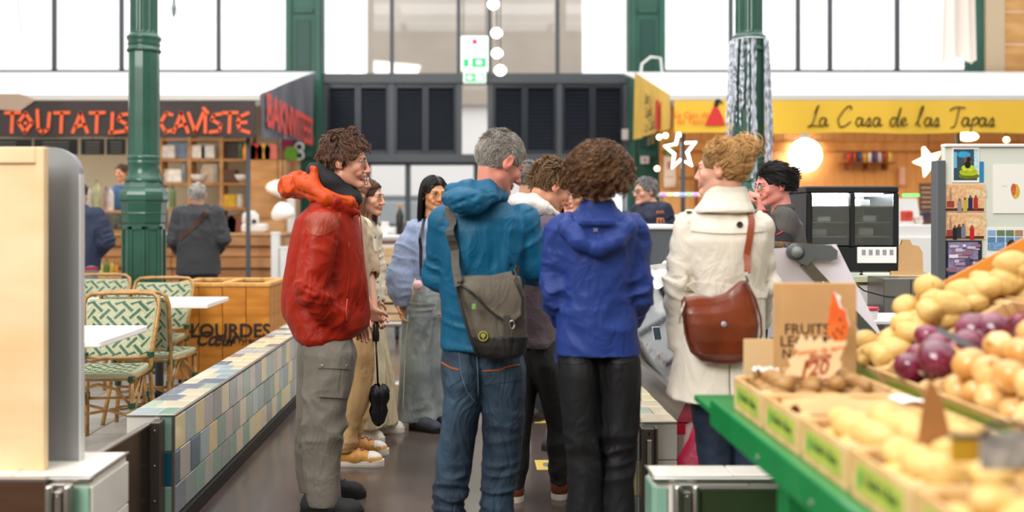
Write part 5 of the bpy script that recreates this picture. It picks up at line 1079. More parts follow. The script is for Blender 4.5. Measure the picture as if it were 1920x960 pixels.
def neck_mesh(r, c):
 mb=MB().lathe([(.13*r, .92*r), (.08*r, 1.08*r), (.10*r, 1.25*r), (.03*r, 1.32*r)], 9);me=mb.mesh('dry_neck');me.materials.append(mat('dry_neck_'+c, c, .8));return me
M_ro=mat('red_onion_skin', '#560c2a', .22, coat=.6, vcol='#861c42', vscale=12, aniso=(1, 1, .25));M_po=mat('pale_onion_skin', '#c98a3c', .3, coat=.4, vcol='#ecc682', vscale=10, aniso=(1, 1, .25))
RO=[onion_mesh(.047, M_ro, s) for s in range(4)];PO=[onion_mesh(.040, M_po, s) for s in range(4)];RTS=roots_mesh(.045);NKR=neck_mesh(.047, '#8a4a58');NKP=neck_mesh(.040, '#c9a070')
rv=random.Random(21)
def put_veg(nm, me, loc, lab, grp, s=1., rot=None, parts=()):
 o=link(nm, me, None, None, loc, rot or(rv.random()*6.3, rv.random()*.6, rv.random()*6.3));o.scale=(s, s, s);tag(o, lab, nm.split('_')[-1], grp)
 for n_, m_ in parts:link(n_, m_, None, o)
 return o
def on_slope(px, py, off, y0, y1):
 a, b=(py-CY)/F, (px-CX)/F;Y=(CZ-Z2+SL*X2-off)/(a+SL*b);Y=max(y0, min(y1, Y));X=b*Y;return Vector((X, Y, Z2+SL*(X-X2)+off))
# lower row
TX, TZ=.767, .91
low=[(2.49, 2.76, 'small brown potatoes, furthest of the front row'), (2.205, 2.475, 'kraft card lid and white note, second of the front row'), (1.92, 2.19, 'yellow potatoes, third of the front row'), (1.635, 1.905, 'blurred yellow potatoes at the bottom edge, fourth of the front row'), (1.35, 1.62, 'yellow potatoes, nearest of the front row')]
for i, (a, b, lab) in enumerate(low):crate('pale wooden crate with '+lab, Matrix.Translation((TX, a, .8155)), .385, b-a, .095, 'crates of the front row', brand='Noël à Sion' if i<4 else None)
def heap(a, b, x0, x1, z, step, meshes, nm, lab, grp, layers=2, zs=.04, s0=1., jit=.008):
 for l in range(layers):
  y=a+step*(.5+.5*l)+.008
  while y<b-step*.35:
   x=x0+step*(.6+.45*l)+.01
   while x<x1-step*.4:
    put_veg(nm, rv.choice(meshes), (x+rv.uniform(-jit, jit), y+rv.uniform(-jit, jit), z+zs*(l+.0)+rv.uniform(0, .006)), lab, grp, s0*rv.uniform(.88, 1.08), (rv.uniform(-.4, .4), rv.uniform(-.3, .3), rv.random()*6.3));x+=step*1.3
   y+=step
heap(2.49, 2.76, TX, TX+.385, .855, .054, PB, 'potato', 'small brown potato in the furthest front crate, beside the kraft bags', 'small brown potatoes in the furthest front crate', 3, .030, 1., .006)
for k, (px, py) in enumerate(((1545, 730), (1590, 735), (1610, 733), (1500, 738), (1470, 712), (1482, 716), (1400, 735), (1420, 742), (1520, 718))):pass
heap(1.92, 2.19, TX, TX+.385, .862, .075, PY, 'potato', 'yellow potato in the third front crate', 'yellow potatoes in the third front crate', 2, .045)
heap(1.635, 1.905, TX, TX+.385, .862, .075, PY, 'potato', 'blurred yellow potato in the fourth front crate', 'yellow potatoes in the fourth front crate', 2, .045)
heap(1.36, 1.61, TX, TX+.385, .862, .078, PY, 'potato', 'blurred yellow potato in the nearest front crate', 'yellow potatoes in the nearest front crate', 2, .045)
t=thing('card_lid', 'kraft card lid with a dark slot closing the second front crate', 'lid', (TX, 2.205, .888));MB().box(.008, .375, .008, .262, 0, .004, .001).build('card', M_kr, t);MB().box(.2, .25, .14, .165, .004, .0045).build('slot', M_dark, t)
t=thing('crumpled_paper', 'kraft packing paper crumpled on the second front crate', 'paper', (TX+.02, 2.23, .893));MB().grid(lambda u, v:(.33*u, .2*v, .018+.016*math.sin(u*9+v*4)*math.sin(v*7)), 18, 12).build('sheet', M_kr, t)
t=thing('white_note', 'small white paper note lying on the second front crate', 'paper', (TX+.27, 2.26, .932));MB().grid(lambda u, v:(.085*u, .08*v, .006*math.sin(u*5)), 6, 4).build('sheet', M_awn, t)
t=thing('plastic_wrap', 'bit of clear white plastic in the corner of the brown potato crate', 'wrap', (TX+.045, 2.70, .925));MB().grid(lambda u, v:(.07*u, .05*v-.02*u, .012*math.sin(u*14)*math.cos(v*9)+.01), 12, 9).build('film', mat('plastic_film', '#f3eee8', .2, trans=.3), t)
# upper sloping rows
R2=Matrix.Rotation(-AL, 4, 'Y');hC=.10
def upper(x_off, a, b, L, lab, grp, zl=0., **k):
 v=R2@Vector((x_off, 0, -hC-zl));return crate(lab, Matrix.Translation((X2+v.x, a, Z2+v.z))@R2, L, b-a, hC, grp, **k)
ups=[(2.76, 3.06, 'yellow potatoes beside the kraft bags'), (2.475, 2.75, 'red onions'), (2.05, 2.465, 'pale onions'), (1.62, 2.04, 'pale onions at the right edge')]
for a, b, lab in ups:
 upper(0, a, b, .44, 'sloping crate heaped with '+lab, 'upper sloping crates', brand=None);upper(0, a, b, .44, 'lower crate under the one of '+lab, 'lower stacked crates', zl=.108, brand=None)
for a, b, lab in((2.60, 3.06, 'sloping crate of yellow potatoes further right beyond the red onions'), (2.10, 2.59, 'sloping crate of pale onions further right')):upper(.45, a, b, .44, lab, 'upper sloping crates', brand=None);upper(.45, a, b, .44, 'lower crate under the '+lab, 'lower stacked crates', zl=.108, brand=None)
t=thing('orange_board', 'orange tinted board standing along the back of the yellow potato crates', 'board', (0, 0, 0));zt_=lambda x, o:Z2+SL*(x-X2)+o
MB().prism([(1.42, zt_(1.42, -.03)), (2.1, zt_(2.1, -.03)), (2.1, zt_(2.1, .045)), (1.42, zt_(1.42, .045))], .01, Matrix.Translation((0, 3.075, 0))).build('board', mat('orange_board', '#d48a34', .5, var=.1, vscale=4), t)
pot=[(1618, 643, .030, 1.15), (1623, 668, .02, .8), (1656, 678, .015, .95), (1675, 655, .015, 1.05), (1712, 627, .035, 1.0), (1696, 605, .055, .95), (1700, 576, .07, 1.1), (1741, 537, .10, 1.05), (1750, 562, .08, .95), (1744, 584, .07, 1.05), (1783, 582, .06, 1.15), (1814, 548, .06, 1.15), (1847, 556, .055, 1.0), (1882, 551, .05, 1.0), (1895, 515, .085, 1.1), (1828, 588, .03, .9), (1915, 543, .05, .9), (1887, 585, .03, 1.0), (1895, 606, .03, 1.05), (1914, 568, .05, .9), (1668, 640, .02, 1.), (1730, 610, .03, .9), (1765, 560, .04, .9), (1780, 605, .02, .9), (1645, 660, .02, .9), (1850, 530, .05, .9), (1600, 655, .01, .8), (1690, 640, .0, .9), (1715, 600, .03, 1.)]
for i, (px, py, off, s) in enumerate(pot):
 q=on_slope(px, py, off, 2.80, 3.03)
 put_veg('potato', PY[i%8], q, 'yellow potato, number %d from the left in the heap beside the kraft bags'%(1+sum(z[0]<px for z in pot)), 'yellow potatoes in the sloping crates', s, (rv.uniform(-.5, .5), rv.uniform(-.4, .2), rv.choice([.2, -.4, 1.2, 2.6, .8])))
def fill(y0, y1, x0, x1, step, meshes, nm, lab, grp, off, parts=(), s=1., up=True):
 y=y0+step*.5
 while y<y1-step*.3:
  x=x0+step*.6
  while x<x1:
   q=R2@Vector((x, 0, off+rv.uniform(-.008, .012)));put_veg(nm, rv.choice(meshes), (X2+q.x, y+rv.uniform(-.008, .008), Z2+q.z), lab, grp, s*rv.uniform(.85, 1.1), (rv.uniform(-1.2, 1.2), rv.uniform(-1.2, 1.2), rv.random()*6), parts);x+=step
  y+=step
fill(2.76, 3.06, .0, .43, .085, PY, 'potato', 'yellow potato lying under the heap in the sloping potato crate', 'lower yellow potatoes in the sloping crate', -.045)
fill(2.60, 3.06, .46, .88, .085, PY, 'potato', 'yellow potato in the second sloping crate at the right edge', 'yellow potatoes in the right sloping crate', -.03)
ONL=['topmost', 'upper left', 'leftmost, lowest', 'largest, nearest', 'near right', 'rightmost', 'middle near', 'top left, furthest', 'right middle', 'shaded left middle']
for i, (px, py, off, s) in enumerate([(1828, 620, .045, 1.1), (1758, 652, .04, .95), (1706, 690, .02, .95), (1760, 700, .035, 1.25), (1814, 672, .03, 1.05), (1866, 652, .035, 1.05), (1790, 684, .02, 1.0), (1740, 630, .03, .85), (1845, 650, .02, .9), (1725, 672, .015, .9)]):
 put_veg('red_onion', RO[i%4], on_slope(px, py, off, 2.51, 2.72), ONL[i]+' red onion heaped in the sloping crate', 'red onions heaped in the sloping crate', s, (rv.uniform(-1.3, 1.3), rv.uniform(-1.3, 1.3), rv.random()*6), (('roots', RTS), ('dry_neck', NKR)))
fill(2.475, 2.75, .02, .42, .082, RO, 'red_onion', 'red onion under the heap in the sloping crate', 'lower red onions in the sloping crate', -.05, (('dry_neck', NKR), ))
fill(2.05, 2.465, .01, .42, .078, PO, 'pale_onion', 'golden pale onion in the sloping crate nearer than the red onions', 'pale onions in the middle sloping crate', -.02, (('dry_neck', NKP), ))
fill(2.05, 2.465, .04, .40, .09, PO, 'pale_onion', 'golden pale onion on top of the heap nearer than the red onions', 'upper pale onions in the middle sloping crate', .035, (('dry_neck', NKP), ))
fill(2.10, 2.59, .46, .86, .078, PO, 'pale_onion', 'pale onion in the sloping crate at the right edge', 'pale onions in the right sloping crate', -.02, (('dry_neck', NKP), ))
fill(1.62, 2.04, .02, .40, .08, PO, 'pale_onion', 'pale onion in the nearest sloping crate', 'pale onions in the nearest sloping crate', -.02, (('dry_neck', NKP), ))
t=thing('tag_stake', 'black flat stake lying across the red onions', 'stake', (0, 0, 0));a, b=P(1757, 616, 2.44), P(1862, 672, 2.36);d=(b-a).normalized();m=MB();n_=Vector((-d.z, 0, d.x))*.009
m.add([a-n_, b-n_, b+n_, a+n_]+[v+Vector((0, .004, 0)) for v in(a-n_, b-n_, b+n_, a+n_)], [(0, 1, 2, 3), (7, 6, 5, 4), (0, 4, 5, 1), (1, 5, 6, 2), (2, 6, 7, 3), (3, 7, 4, 0)]);m.build('blade', mat('black_plastic', '#16171a', .35), t)
# kraft bags, carton and price tags
Yb=2.83;t=thing('kraft_bags', 'upright stack of brown kraft paper bags printed with fruit and vegetable lettering', 'paper bags', (PX(1530, Yb), Yb, .8155));a, b=PX(1456, Yb)-t.location.x, PX(1606, Yb)-t.location.x;zt_=PZ(531, Yb)-.8155
for i in range(5):MB().box(a+.004*(4-i), b-.001*i, .006*i, .006*i+.005, 0, zt_-.002*(i%2), .001).build('paper_bag', M_kr, t)
for txt, px, py, s_ in(('FRUITS', 1513, 618, .045), ('LEGUMES', 1520, 641, .045), ('NATURE', 1513, 664, .04)):text('lettering', txt, s_, M_ink, t, (PX(px, Yb)-t.location.x, -.0008, PZ(py, Yb)-.8155), bold=.0004, depth=.0003)
MB().box(a+.03, a+.2, -.0006, 0, zt_-.245, zt_-.243).build('fold_line', mat('kraft_fold', '#b58a58', .8), t)
Yc=2.86;t=thing('carton_flap', 'plain tan cardboard flap left of the kraft bags', 'cardboard', (PX(1426, Yc), Yc, .8155));MB().box(PX(1395, Yc)-t.location.x, PX(1455, Yc)-t.location.x, 0, .006, 0, PZ(636, Yc)-.8155, .001).build('sheet', mat('tan_card', '#dcb98a', .8, var=.08, vscale=4), t)
def paper_tag(nm, lab, pts, Y, m, dz=.0):
 q=[P(1360+x*.2709, 500+y*.2709, Y) for x, y in pts];c=sum(q, Vector())/len(q);t=thing(nm, lab, 'price tag', c);MB().prism([(v.x-c.x, v.z-c.z) for v in q], .003).build('card', m, t);return t, c
M_tag=mat('tag_cream', '#f6d7a8', .6, var=.05, vscale=8);M_pen=mat('brown_pen', '#a8401c', .6);M_or2=mat('tag_orange', '#e0561e', .55, vcol='#ef7a34', vscale=9)
fl, c=paper_tag('flame_tag', 'torn orange flame shaped price tag behind the cream one', [(745, 165), (762, 200), (775, 240), (792, 285), (830, 300), (838, 350), (855, 400), (855, 440), (838, 480), (825, 520), (800, 545), (770, 535), (730, 505), (705, 450), (718, 410), (706, 380), (726, 330), (720, 285), (736, 240)], 2.74, M_or2)
MB().prism([(P(1360+x*.2709, 0, 2.745).x-c.x, P(0, 500+y*.2709, 2.745).z-c.z) for x, y in[(745, 165), (770, 190), (800, 205), (790, 240), (805, 285), (832, 295), (845, 350), (862, 400), (850, 450), (830, 400), (815, 320), (785, 290)]], .003, Matrix.Translation((0, .004, 0))).build('white_torn_edge', M_awn, fl)
for x, y, x2, y2 in((790, 355, 800, 375), (770, 420, 778, 450), (800, 440, 806, 470), (745, 450, 750, 475), (760, 480, 765, 500), (815, 410, 822, 425)):MB().tube([P(1360+x*.2709, 500+y*.2709, 2.738)-c, P(1360+x2*.2709, 500+y2*.2709, 2.738)-c], .0018, 5).build('pen_mark', mat('dark_pen', '#5a2414', .6), fl)
tg, c=paper_tag('price_tag', 'cream star shaped card reading 1€20 among the small brown potatoes', [(405, 752), (452, 700), (440, 650), (492, 600), (480, 545), (506, 525), (528, 465), (562, 522), (585, 480), (622, 522), (655, 480), (692, 532), (735, 500), (760, 520), (842, 515), (820, 570), (786, 645), (806, 662), (800, 700), (760, 735), (745, 838), (690, 812), (640, 795), (560, 772), (480, 752)], 2.60, M_tag)
for txt, px, py, s_, b_ in(('Pomme de terre', 1536, 657, .022, .0003), ('Bintje', 1536, 669, .028, .0006), ('1', 1504, 694, .066, .0009), ('€', 1514, 685, .026, .0006), ('20', 1532, 691, .056, .0009), ('Comté', 1548, 712, .02, .0005)):text('handwriting', txt, s_, M_pen if txt!='Pomme de terre' else mat('orange_pen', '#d97838', .6), tg, (PX(px, 2.6)-c.x, -.0008, PZ(py, 2.6)-c.z), rot=(PI/2, -.12, 0), shear=.35, bold=b_, depth=.0003)
MB().tube([P(1526, 677, 2.597)-c, P(1548, 674, 2.597)-c], .001, 5).build('underline', M_pen, tg)
for o_, x_, y_ in((fl, 1568, 2.74), (tg, 1530, 2.604)):q=o_.location;MB().tube([(PX(x_, y_)-q.x, .004, -.02), (PX(x_, y_)-q.x, .004, .83-q.z)], .003, 6).build('stick', M_crw, o_)
t=thing('rear_tag', 'brown leaf of torn kraft tag behind the cream card, at the crate corner', 'price tag', P(1575, 706, 2.7));MB().ball((0, 0, 0), (.025, .012, .022), 10, 8).build('crumple', mat('dark_kraft', '#7a5a3c', .8), t)
t=thing('kraft_sign', 'blurred brown kraft sign standing between the crates at lower right', 'sign', P(1748, 790, 1.93));k=1.93/F
MB().prism([(-30*k, -72*k), (2*k, -72*k), (36*k, -40*k), (20*k, 40*k), (-2*k, 82*k), (-14*k, 50*k)], .006).build('sheet', mat('brown_kraft_sign', '#9c6a3a', .8, var=.15, vscale=8), t)
t=thing('price_holder', 'blurred black price holder with grey card at the lower right edge', 'price holder', P(1885, 840, 1.55));k=1.55/F
MB().box(-46*k, 60*k, 0, .006, -42*k, 30*k, .004).build('grey_card', mat('grey_card', '#6f6b6a', .6, vcol='#a9a5a2', vscale=40), t);MB().tube([(-46*k, 0, 20*k), (-30*k, 0, 42*k), (20*k, 0, 50*k), (60*k, 0, 30*k)], 5*k, 8).build('clip', mat('black_plastic', '#16171a', .35), t);MB().box(-95*k, -40*k, .01, .02, -30*k, 14*k, .004).build('yellow_base', mat('yellow_base', '#b58a1c', .5), t)
MB().box(-100*k, -30*k, .008, .022, 14*k, 22*k, .004).build('black_rail', MATS['black_plastic'], t)
# ================================================= PEOPLE
SKINM=mat('skin', '#c98f72', .45, attr=True, bump=.05, bscale=300, sub=.08)
M_eye=mat('eye_white', '#b5aaa2', .3, coat=.6);M_brow=mat('eyebrow_hair', '#3a261a', .8)
def lum(c, k):return tuple(min(1, x*k) for x in c)
class Person:pass
def person(name, label, px, Y, H, cat='person'):
 p=Person();p.px, p.Y, p.H=px, Y, H;p.o=thing('person', label, cat, (PX(px, Y), Y, 0));p.x0=PX(px, Y);p.s=F/Y;p.lab=label;p.name=name
 p.W=lambda a, b, dy=0.:A(PX(a, Y+dy)-p.x0, dy, PZ(b, Y+dy))
 return p
def head_field(f, c, R, s=1., fem=False, nose=1., smile=0.):
 T=lambda*v:c+R@(A(*v)*s)
 q=.93 if fem else 1.
 f.ell(T(0, -.012, .03), A(.074, .095, .086)*s, R, .01)
 f.ell(T(0, .022, -.03), A(.060*q, .064, .072)*s, R, .03)
 f.cap(T(-.042*q, .0, -.062), T(-.012, .072, -.098), .022*s, .016*s, .02);f.cap(T(.042*q, .0, -.062), T(.012, .072, -.098), .022*s, .016*s, .02)
 f.ell(T(0, .079, -.098), A(.017, .014, .014)*s, R, .015)
 for g in(-1, 1):
  f.ell(T(g*.042, .058, -.028), A(.02, .02, .018)*s, R, .02)
  if smile:f.ell(T(g*.036, .074, -.05), A(.016, .012, .013)*s, R, .012)
 f.cap(T(-.034, .079, .019), T(.034, .079, .019), .011*s, .011*s, .014)
 for g in(-1, 1):f.ell(T(g*.032, .098, .0), A(.017, .014, .011)*s, R, .012, 's')
 for g in(-1, 1):f.cap(T(g*.019, .083, .0062), T(g*.043, .077, .0055), .0065*s, .0060*s, .004);f.cap(T(g*.020, .081, -.0105), T(g*.042, .076, -.010), .006*s, .006*s, .005)
 f.cap(T(0, .088, .012), T(0, .107*nose, -.034), .007*s, .0105*s, .012);f.ell(T(0, .102*nose, -.037), A(.013, .013, .009)*s, R, .008)
 for g in(-1, 1):f.ell(T(g*.012, .095, -.039), A(.008, .010, .007)*s, R, .006)
 w_=.024 if not smile else .028
 f.cap(T(-w_, .078, -.0625+smile*.006), T(0, .0935, -.0605), .005*s, .0065*s, .006);f.cap(T(w_, .078, -.0625+smile*.006), T(0, .0935, -.0605), .005*s, .0065*s, .006)
 f.cap(T(-w_*.8, .078, -.069+smile*.006), T(0, .091, -.0725), .005*s, .0075*s, .006);f.cap(T(w_*.8, .078, -.069+smile*.006), T(0, .091, -.0725), .005*s, .0075*s, .006)
 f.cap(T(-w_, .094, -.0662+smile*.005), T(0, .100, -.0665), .0015, .002, .003, 's');f.cap(T(w_, .094, -.0662+smile*.005), T(0, .100, -.0665), .0015, .002, .003, 's')
 for g in(-1, 1):
  Re=R@rotm(g*-.35, .0, 0)@rotm(0, -.18, 0)
  f.ell(T(g*.079, -.012, -.004), A(.008, .019, .033)*s, Re, .006);f.ell(T(g*.087, -.008, .002), A(.005, .011, .019)*s, Re, .004, 's');f.ell(T(g*.076, -.004, -.03), A(.006, .009, .009)*s, Re, .005)
def hand_field(f, w, d, n, side, curl=.5, s=1., k=.003, spread=0., thumb=.6):
 """w wrist, d finger direction, n palm normal, side +1/-1 thumb side"""
 d=d/np.linalg.norm(d);n=n-d*(n@d);n=n/np.linalg.norm(n);t=np.cross(d, n)*side
 for i, o in enumerate((.028, .010, -.009, -.027)):
  kn=w+d*(.088-.006*abs(i-1))*s+t*o*s
  f.cap(w+t*o*.55*s+d*.01, kn, .0135*s, .0105*s, .012)
  L_=(.95, 1.05, .98, .8)[i];a=0;q=kn;dd=d+t*spread*(1.5-i)
  for j, sl in enumerate((.042, .026, .02)):
   a+=curl*(.75, 1., .8)[j]*(1+.08*i);v=dd*math.cos(a)+n*math.sin(a);e=q+v*sl*L_*s;f.cap(q, e, (.0093, .0085, .0078)[j]*s, (.0085, .0078, .0070)[j]*s, k);q=e
 b=w+d*.022*s+t*.022*s;m=b+(d*.7+t*.65+n*.35)*.042*s;e=m+(d*.85+t*(.45-thumb*.4)+n*thumb)*.032*s;g=e+(d*.9+t*(.1-thumb*.4)+n*thumb)*.024*s
 f.cap(b, m, .015*s, .0115*s, .012);f.cap(m, e, .0105*s, .0095*s, k);f.cap(e, g, .0095*s, .008*s, k)
def body(p, eye, yaw, pitch=0., roll=0., hs=1., fem=False, skin='#d9a083', arms=(), neck=None, vox=.0045, smile=0., nose=1., eyes='#4a3526', brow='#3a261a', stubble=None, torso=None, lips='#b0605a', face=True, browthick=.0045):
 W=p.W;c=W(*eye) if len(eye)==3 else W(eye[0], eye[1]);R=rotm(yaw, pitch, roll);p.hc, p.hR, p.hsz=c, R, hs;H=p.H
 nb=neck if neck is not None else c+A(0, 0, -.205)+(rotm(yaw)@A(0, -.05+.05*math.sin(-pitch)*-1, 0))
 p.nb=nb;lo=np.minimum(c-.16, nb-A(.3, .2, .75));hi=np.maximum(c+.16, nb+A(.3, .2, 0))
 for a in arms:
  for q in a['pts']:lo=np.minimum(lo, q-.06);hi=np.maximum(hi, q+.06)
  if 'hand' in a:q=a['pts'][-1]+a['hand'][0]/np.linalg.norm(a['hand'][0])*.2;lo=np.minimum(lo, q-.04);hi=np.maximum(hi, q+.04)
 f=Field(lo, hi, vox);rn=.052 if not fem else .045
 f.cap(c+R@A(0, -.032, -.05), nb+A(0, 0, -.02), rn, rn+.008, .03);f.cap(nb+A(0, 0, -.04), nb+A(0, 0, -.16), .055, .09, .04)
 b2=rotm(p.byaw);ex=b2@A(1, 0, 0)
 f.ell(nb+A(0, 0, -.27), A(.125, .085, .17), b2, .05);f.ell(nb+A(0, 0, -.42), A(.115, .085, .16), b2, .05)
 for a in arms:f.cap(nb+A(0, 0, -.14), a['pts'][0]+A(0, 0, -.03), .05, .038, .03)
 for a in arms:
  g=a['pts'];f.cap(g[0]+A(0, 0, -.03), g[1], .036, .032, .02);f.cap(g[1], g[2], .032, .026*hs, .01)
  if 'hand' in a:hd=a['hand'];hand_field(f, g[2], A(*hd[0]), A(*hd[1]), hd[2], *(hd[3:] if len(hd)>3 else()))
 head_field(f, c, R, hs, fem, nose, smile)
 V, Q=f.mesh();base=np.array(lin(skin));C=np.tile(base, (len(V), 1));L_=(V-c)@R/hs
 def paint(cen, rad, col, k=1.):
  e=np.sqrt((((L_-np.array(cen))/np.array(rad))**2).sum(1));wgt=(np.clip(1.25-e, 0, .5)*2*k)[:, None];C[:]=C*(1-wgt)+np.array(col)*wgt
 red=base*np.array([1.02, .72, .68])
 if face:
  for g in(-1, 1):paint((g*.042, .07, -.035), (.024, .03, .02), red, .5);paint((g*.08, -.01, 0), (.014, .03, .04), red, .6)
  paint((0, .105, -.036), (.014, .02, .014), red, .55)
  if stubble:
   sc=np.array(lin(stubble));paint((0, .06, -.085), (.06, .06, .036), sc, .5);paint((0, .098, -.052), (.026, .02, .008), sc, .75)
  paint((0, .092, -.0615), (.024, .02, .0055), lin(lips), .8);paint((0, .09, -.072), (.021, .02, .006), lin(lips), .75)
  if smile>.5:paint((0, .095, -.0665), (.017, .02, .0028), lin('#f3ece4'), .9)
 me=npmesh('body', V, Q, True, C);me.materials.append(SKINM);link('body', me, None, p.o)
 if face:
  T=lambda*v:Vector(c+R@(A(*v)*hs));MR=Matrix(R.tolist())
  for g in(-1, 1):
   e=MB();e.ball(T(g*.031, .0792, -.0005), (.0112*hs, )*3, 14, 10);eo=e.build('eye', M_eye, p.o)
   i=MB();i.ball(T(g*.0315, .0878, -.0005), (.0056*hs, .0036*hs, .0056*hs), 12, 8, M=MR);i.build('iris', mat('iris_'+eyes, eyes, .1, coat=.8), eo)
   b=MB();b.tube([T(g*.014, .0915, .0175), T(g*.026, .0925, .0205), T(g*.038, .086, .0205), T(g*.047, .074, .015)], [browthick*.7, browthick, browthick, browthick*.3], 8, flat=.6);b.build('eyebrow', mat('brow_'+brow, brow, .8), p.o)
   l=MB();l.tube([T(g*.019, .0865, .0025), T(g*.026, .0915, .0068), T(g*.035, .0905, .0068), T(g*.044, .081, .002)], .0014, 6);l.build('eyelashes', mat('lash', '#1c1310', .7), eo)
 return p
def glasses(p, r=.0235, col='#c9a15a', th=.0014, squash=1., lens=True, y0=.1):
 T=lambda*v:Vector(p.hc+p.hR@(A(*v)*p.hsz));m=MB()
 for g in(-1, 1):
  m.tube([T(g*.033+r*math.cos(a), y0-.006*abs(math.cos(a)+g*1)*.6 if False else y0-.35*abs(g*.033+r*math.cos(a))**1.5, -.006+r*squash*math.sin(a)) for a in np.linspace(0, 2*PI, 25)], th, 6)
  m.tube([T(g*(.033+r), y0-.012, 0), T(g*.074, .075, .004), T(g*.081, .0, .006), T(g*.08, -.025, -.012)], th, 6)
 m.tube([T(-.011, y0+.003, .0), T(0, y0+.007, .004), T(.011, y0+.003, .0)], th, 6)
 o=m.build('glasses', mat('frame_'+col, col, .25, .7), p.o)
 if lens:
  l=MB()
  for g in(-1, 1):l=MB();l.add([T(g*.033+r*.96*math.cos(a), y0-.002, -.006+r*.96*squash*math.sin(a)) for a in np.linspace(0, 2*PI, 21)[:-1]], [tuple(range(20))]);l.build('lens', glass('spectacle_lens', '#fbfbf8', -.05), o)
# ---------- hair
def hairline(y):return np.interp(y, [-.12, -.05, -.02, .005, .03, .05, .07, .1], [-.07, -.062, -.03, .012, .015, .045, .066, .074])
def hair(p, n, kind, col, length=(.03, .05), width=.0016, lift=.35, segs=6, curl=(0, 0), shell=.010, grav=.3, tip=1.5, seed=1, nape=0., extra=None, comb=None, dark=.55, zfront=0., noise=.35, vol=(1., 1., 1.), cutback=None, mat_rough=.42, clump=12, cstr=.75):
 rg=np.random.default_rng(seed);s=p.hsz;cen=np.array([0, -.012, .03]);rad=np.array([.077, .098, .089])
 m=int(n*2.6);d=rg.normal(size=(m, 3));d/=np.linalg.norm(d, axis=1, keepdims=True);P0=cen+d*rad
 ok=P0[:, 2]>hairline(P0[:, 1])+zfront*(P0[:, 1]>.03)+nape*(P0[:, 1]<0)+rg.normal(size=m)*.003
 P0=P0[ok][:n];d=d[ok][:n];k=len(P0);nrm=d/rad;nrm/=np.linalg.norm(nrm, axis=1, keepdims=True)
 L_=rg.uniform(*length, k);layer=rg.uniform(0, 1, k)
 top=np.clip((P0[:, 2]-.05)/.06, 0, 1)[:, None]
 if comb is None:comb=lambda P, N:np.stack([np.zeros(len(P)), -.6*np.ones(len(P)), -.5*np.ones(len(P))], 1)
 D=comb(P0, nrm);D=D-nrm*(D*nrm).sum(1)[:, None];D/=np.linalg.norm(D, axis=1, keepdims=True)+1e-6
 jit=np.stack([vnoise(P0*38+11*i, seed+i) for i in range(3)], 1);D=D+jit*noise*1.6+nrm*lift*(.6+.8*layer[:, None]);D/=np.linalg.norm(D, axis=1, keepdims=True)
 pts=[P0.copy()];q=P0.copy();v=D.copy();st=(L_/segs)[:, None];vol=np.array(vol)
 for j in range(segs):
  nz=np.stack([vnoise(q*30+7*i, seed+20+i) for i in range(3)], 1);v=v+nz*noise*.5+np.array([0, 0, -1])*grav*.35;v/=np.linalg.norm(v, axis=1, keepdims=True);q=q+v*st
  e=(q-cen)/(rad*vol*(1.03+.10*layer[:, None]*(shell/.01)));l=np.linalg.norm(e, axis=1, keepdims=True);below=q[:, 2:3]<-.04
  q=np.where((l<1)&~below, cen+(q-cen)/np.maximum(l, .3), q)
  if kind=='long':
   rr_=np.hypot(q[:, 0], q[:, 1]+.03)[:, None];tgt=.062+.02*layer[:, None];mm=below&(rr_<tgt);q[:, :2]=np.where(mm, (q[:, :2]-[0, -.03])/np.maximum(rr_, .01)*tgt+[0, -.03], q[:, :2])
   fm=(q[:, 1]>.0)&(q[:, 2]<.062);sg_=np.where(np.abs(P0[:, 0])<.004, 1, np.sign(P0[:, 0]));q[:, 0]=np.where(fm&(np.abs(q[:, 0])<.079), sg_*(.079+.012*layer), q[:, 0]);q[:, 1]=np.where(fm, np.minimum(q[:, 1], .02), q[:, 1])
  pts.append(q.copy())
 S=np.stack(pts, 1)
 if curl[0]:
  ph=rg.uniform(0, 6.28, k)[:, None]+vnoise(P0*22, seed+5)[:, None]*4;t=np.linspace(0, 1, segs+1)[None];u=np.cross(v, [0.1, .3, 1.]);u/=np.linalg.norm(u, axis=1, keepdims=True);w2=np.cross(v, u);am=curl[0]*np.minimum(t*2.5, 1)
  S=S+u[:, None, :]*(am*np.cos(ph+t*curl[1]))[..., None]+w2[:, None, :]*(am*np.sin(ph+t*curl[1]))[..., None]
 if clump:
  gi=rg.choice(k, max(8, int(k/clump)), replace=False);G0=P0[gi];near=np.empty(k, int)
  for c0 in range(0, k, 2000):near[c0:c0+2000]=((P0[c0:c0+2000, None, :]-G0[None])**2).sum(2).argmin(1)
  g_=gi[near];tt=np.linspace(0, 1, segs+1)[None, :, None];off=(P0-P0[g_])[:, None, :];S=S*(1-cstr*tt**.7)+(S[g_]+off*(1-.75*tt))*(cstr*tt**.7);hue=vnoise(G0*60, seed+3)[near]
 n_ex=len(S)
 if extra is not None:S=extra(S, rg)
 n_ex=len(S)-n_ex
 k=len(S);sg=S.shape[1];T=np.gradient(S, axis=1);T/=np.linalg.norm(T, axis=2, keepdims=True)+1e-9
 ref=rg.normal(size=(k, 1, 3));u=np.cross(T, ref);u/=np.linalg.norm(u, axis=2, keepdims=True)+1e-9;w2=np.cross(T, u);tp=np.linspace(0, 1, sg);wd=width*(1-.85*tp**tip)[None, :, None]
 V=np.stack([S+(u*math.cos(a)+w2*math.sin(a))*wd for a in(0, 2.094, 4.189)], 2).reshape(-1, 3)
 i0=(np.arange(k)[:, None, None]*sg+np.arange(sg-1)[None, :, None])*3;j=np.arange(3)[None, None, :];jn=(j+1)%3
 Q=np.stack([i0+j, i0+jn, i0+jn+3, i0+j+3], -1).reshape(-1, 4)
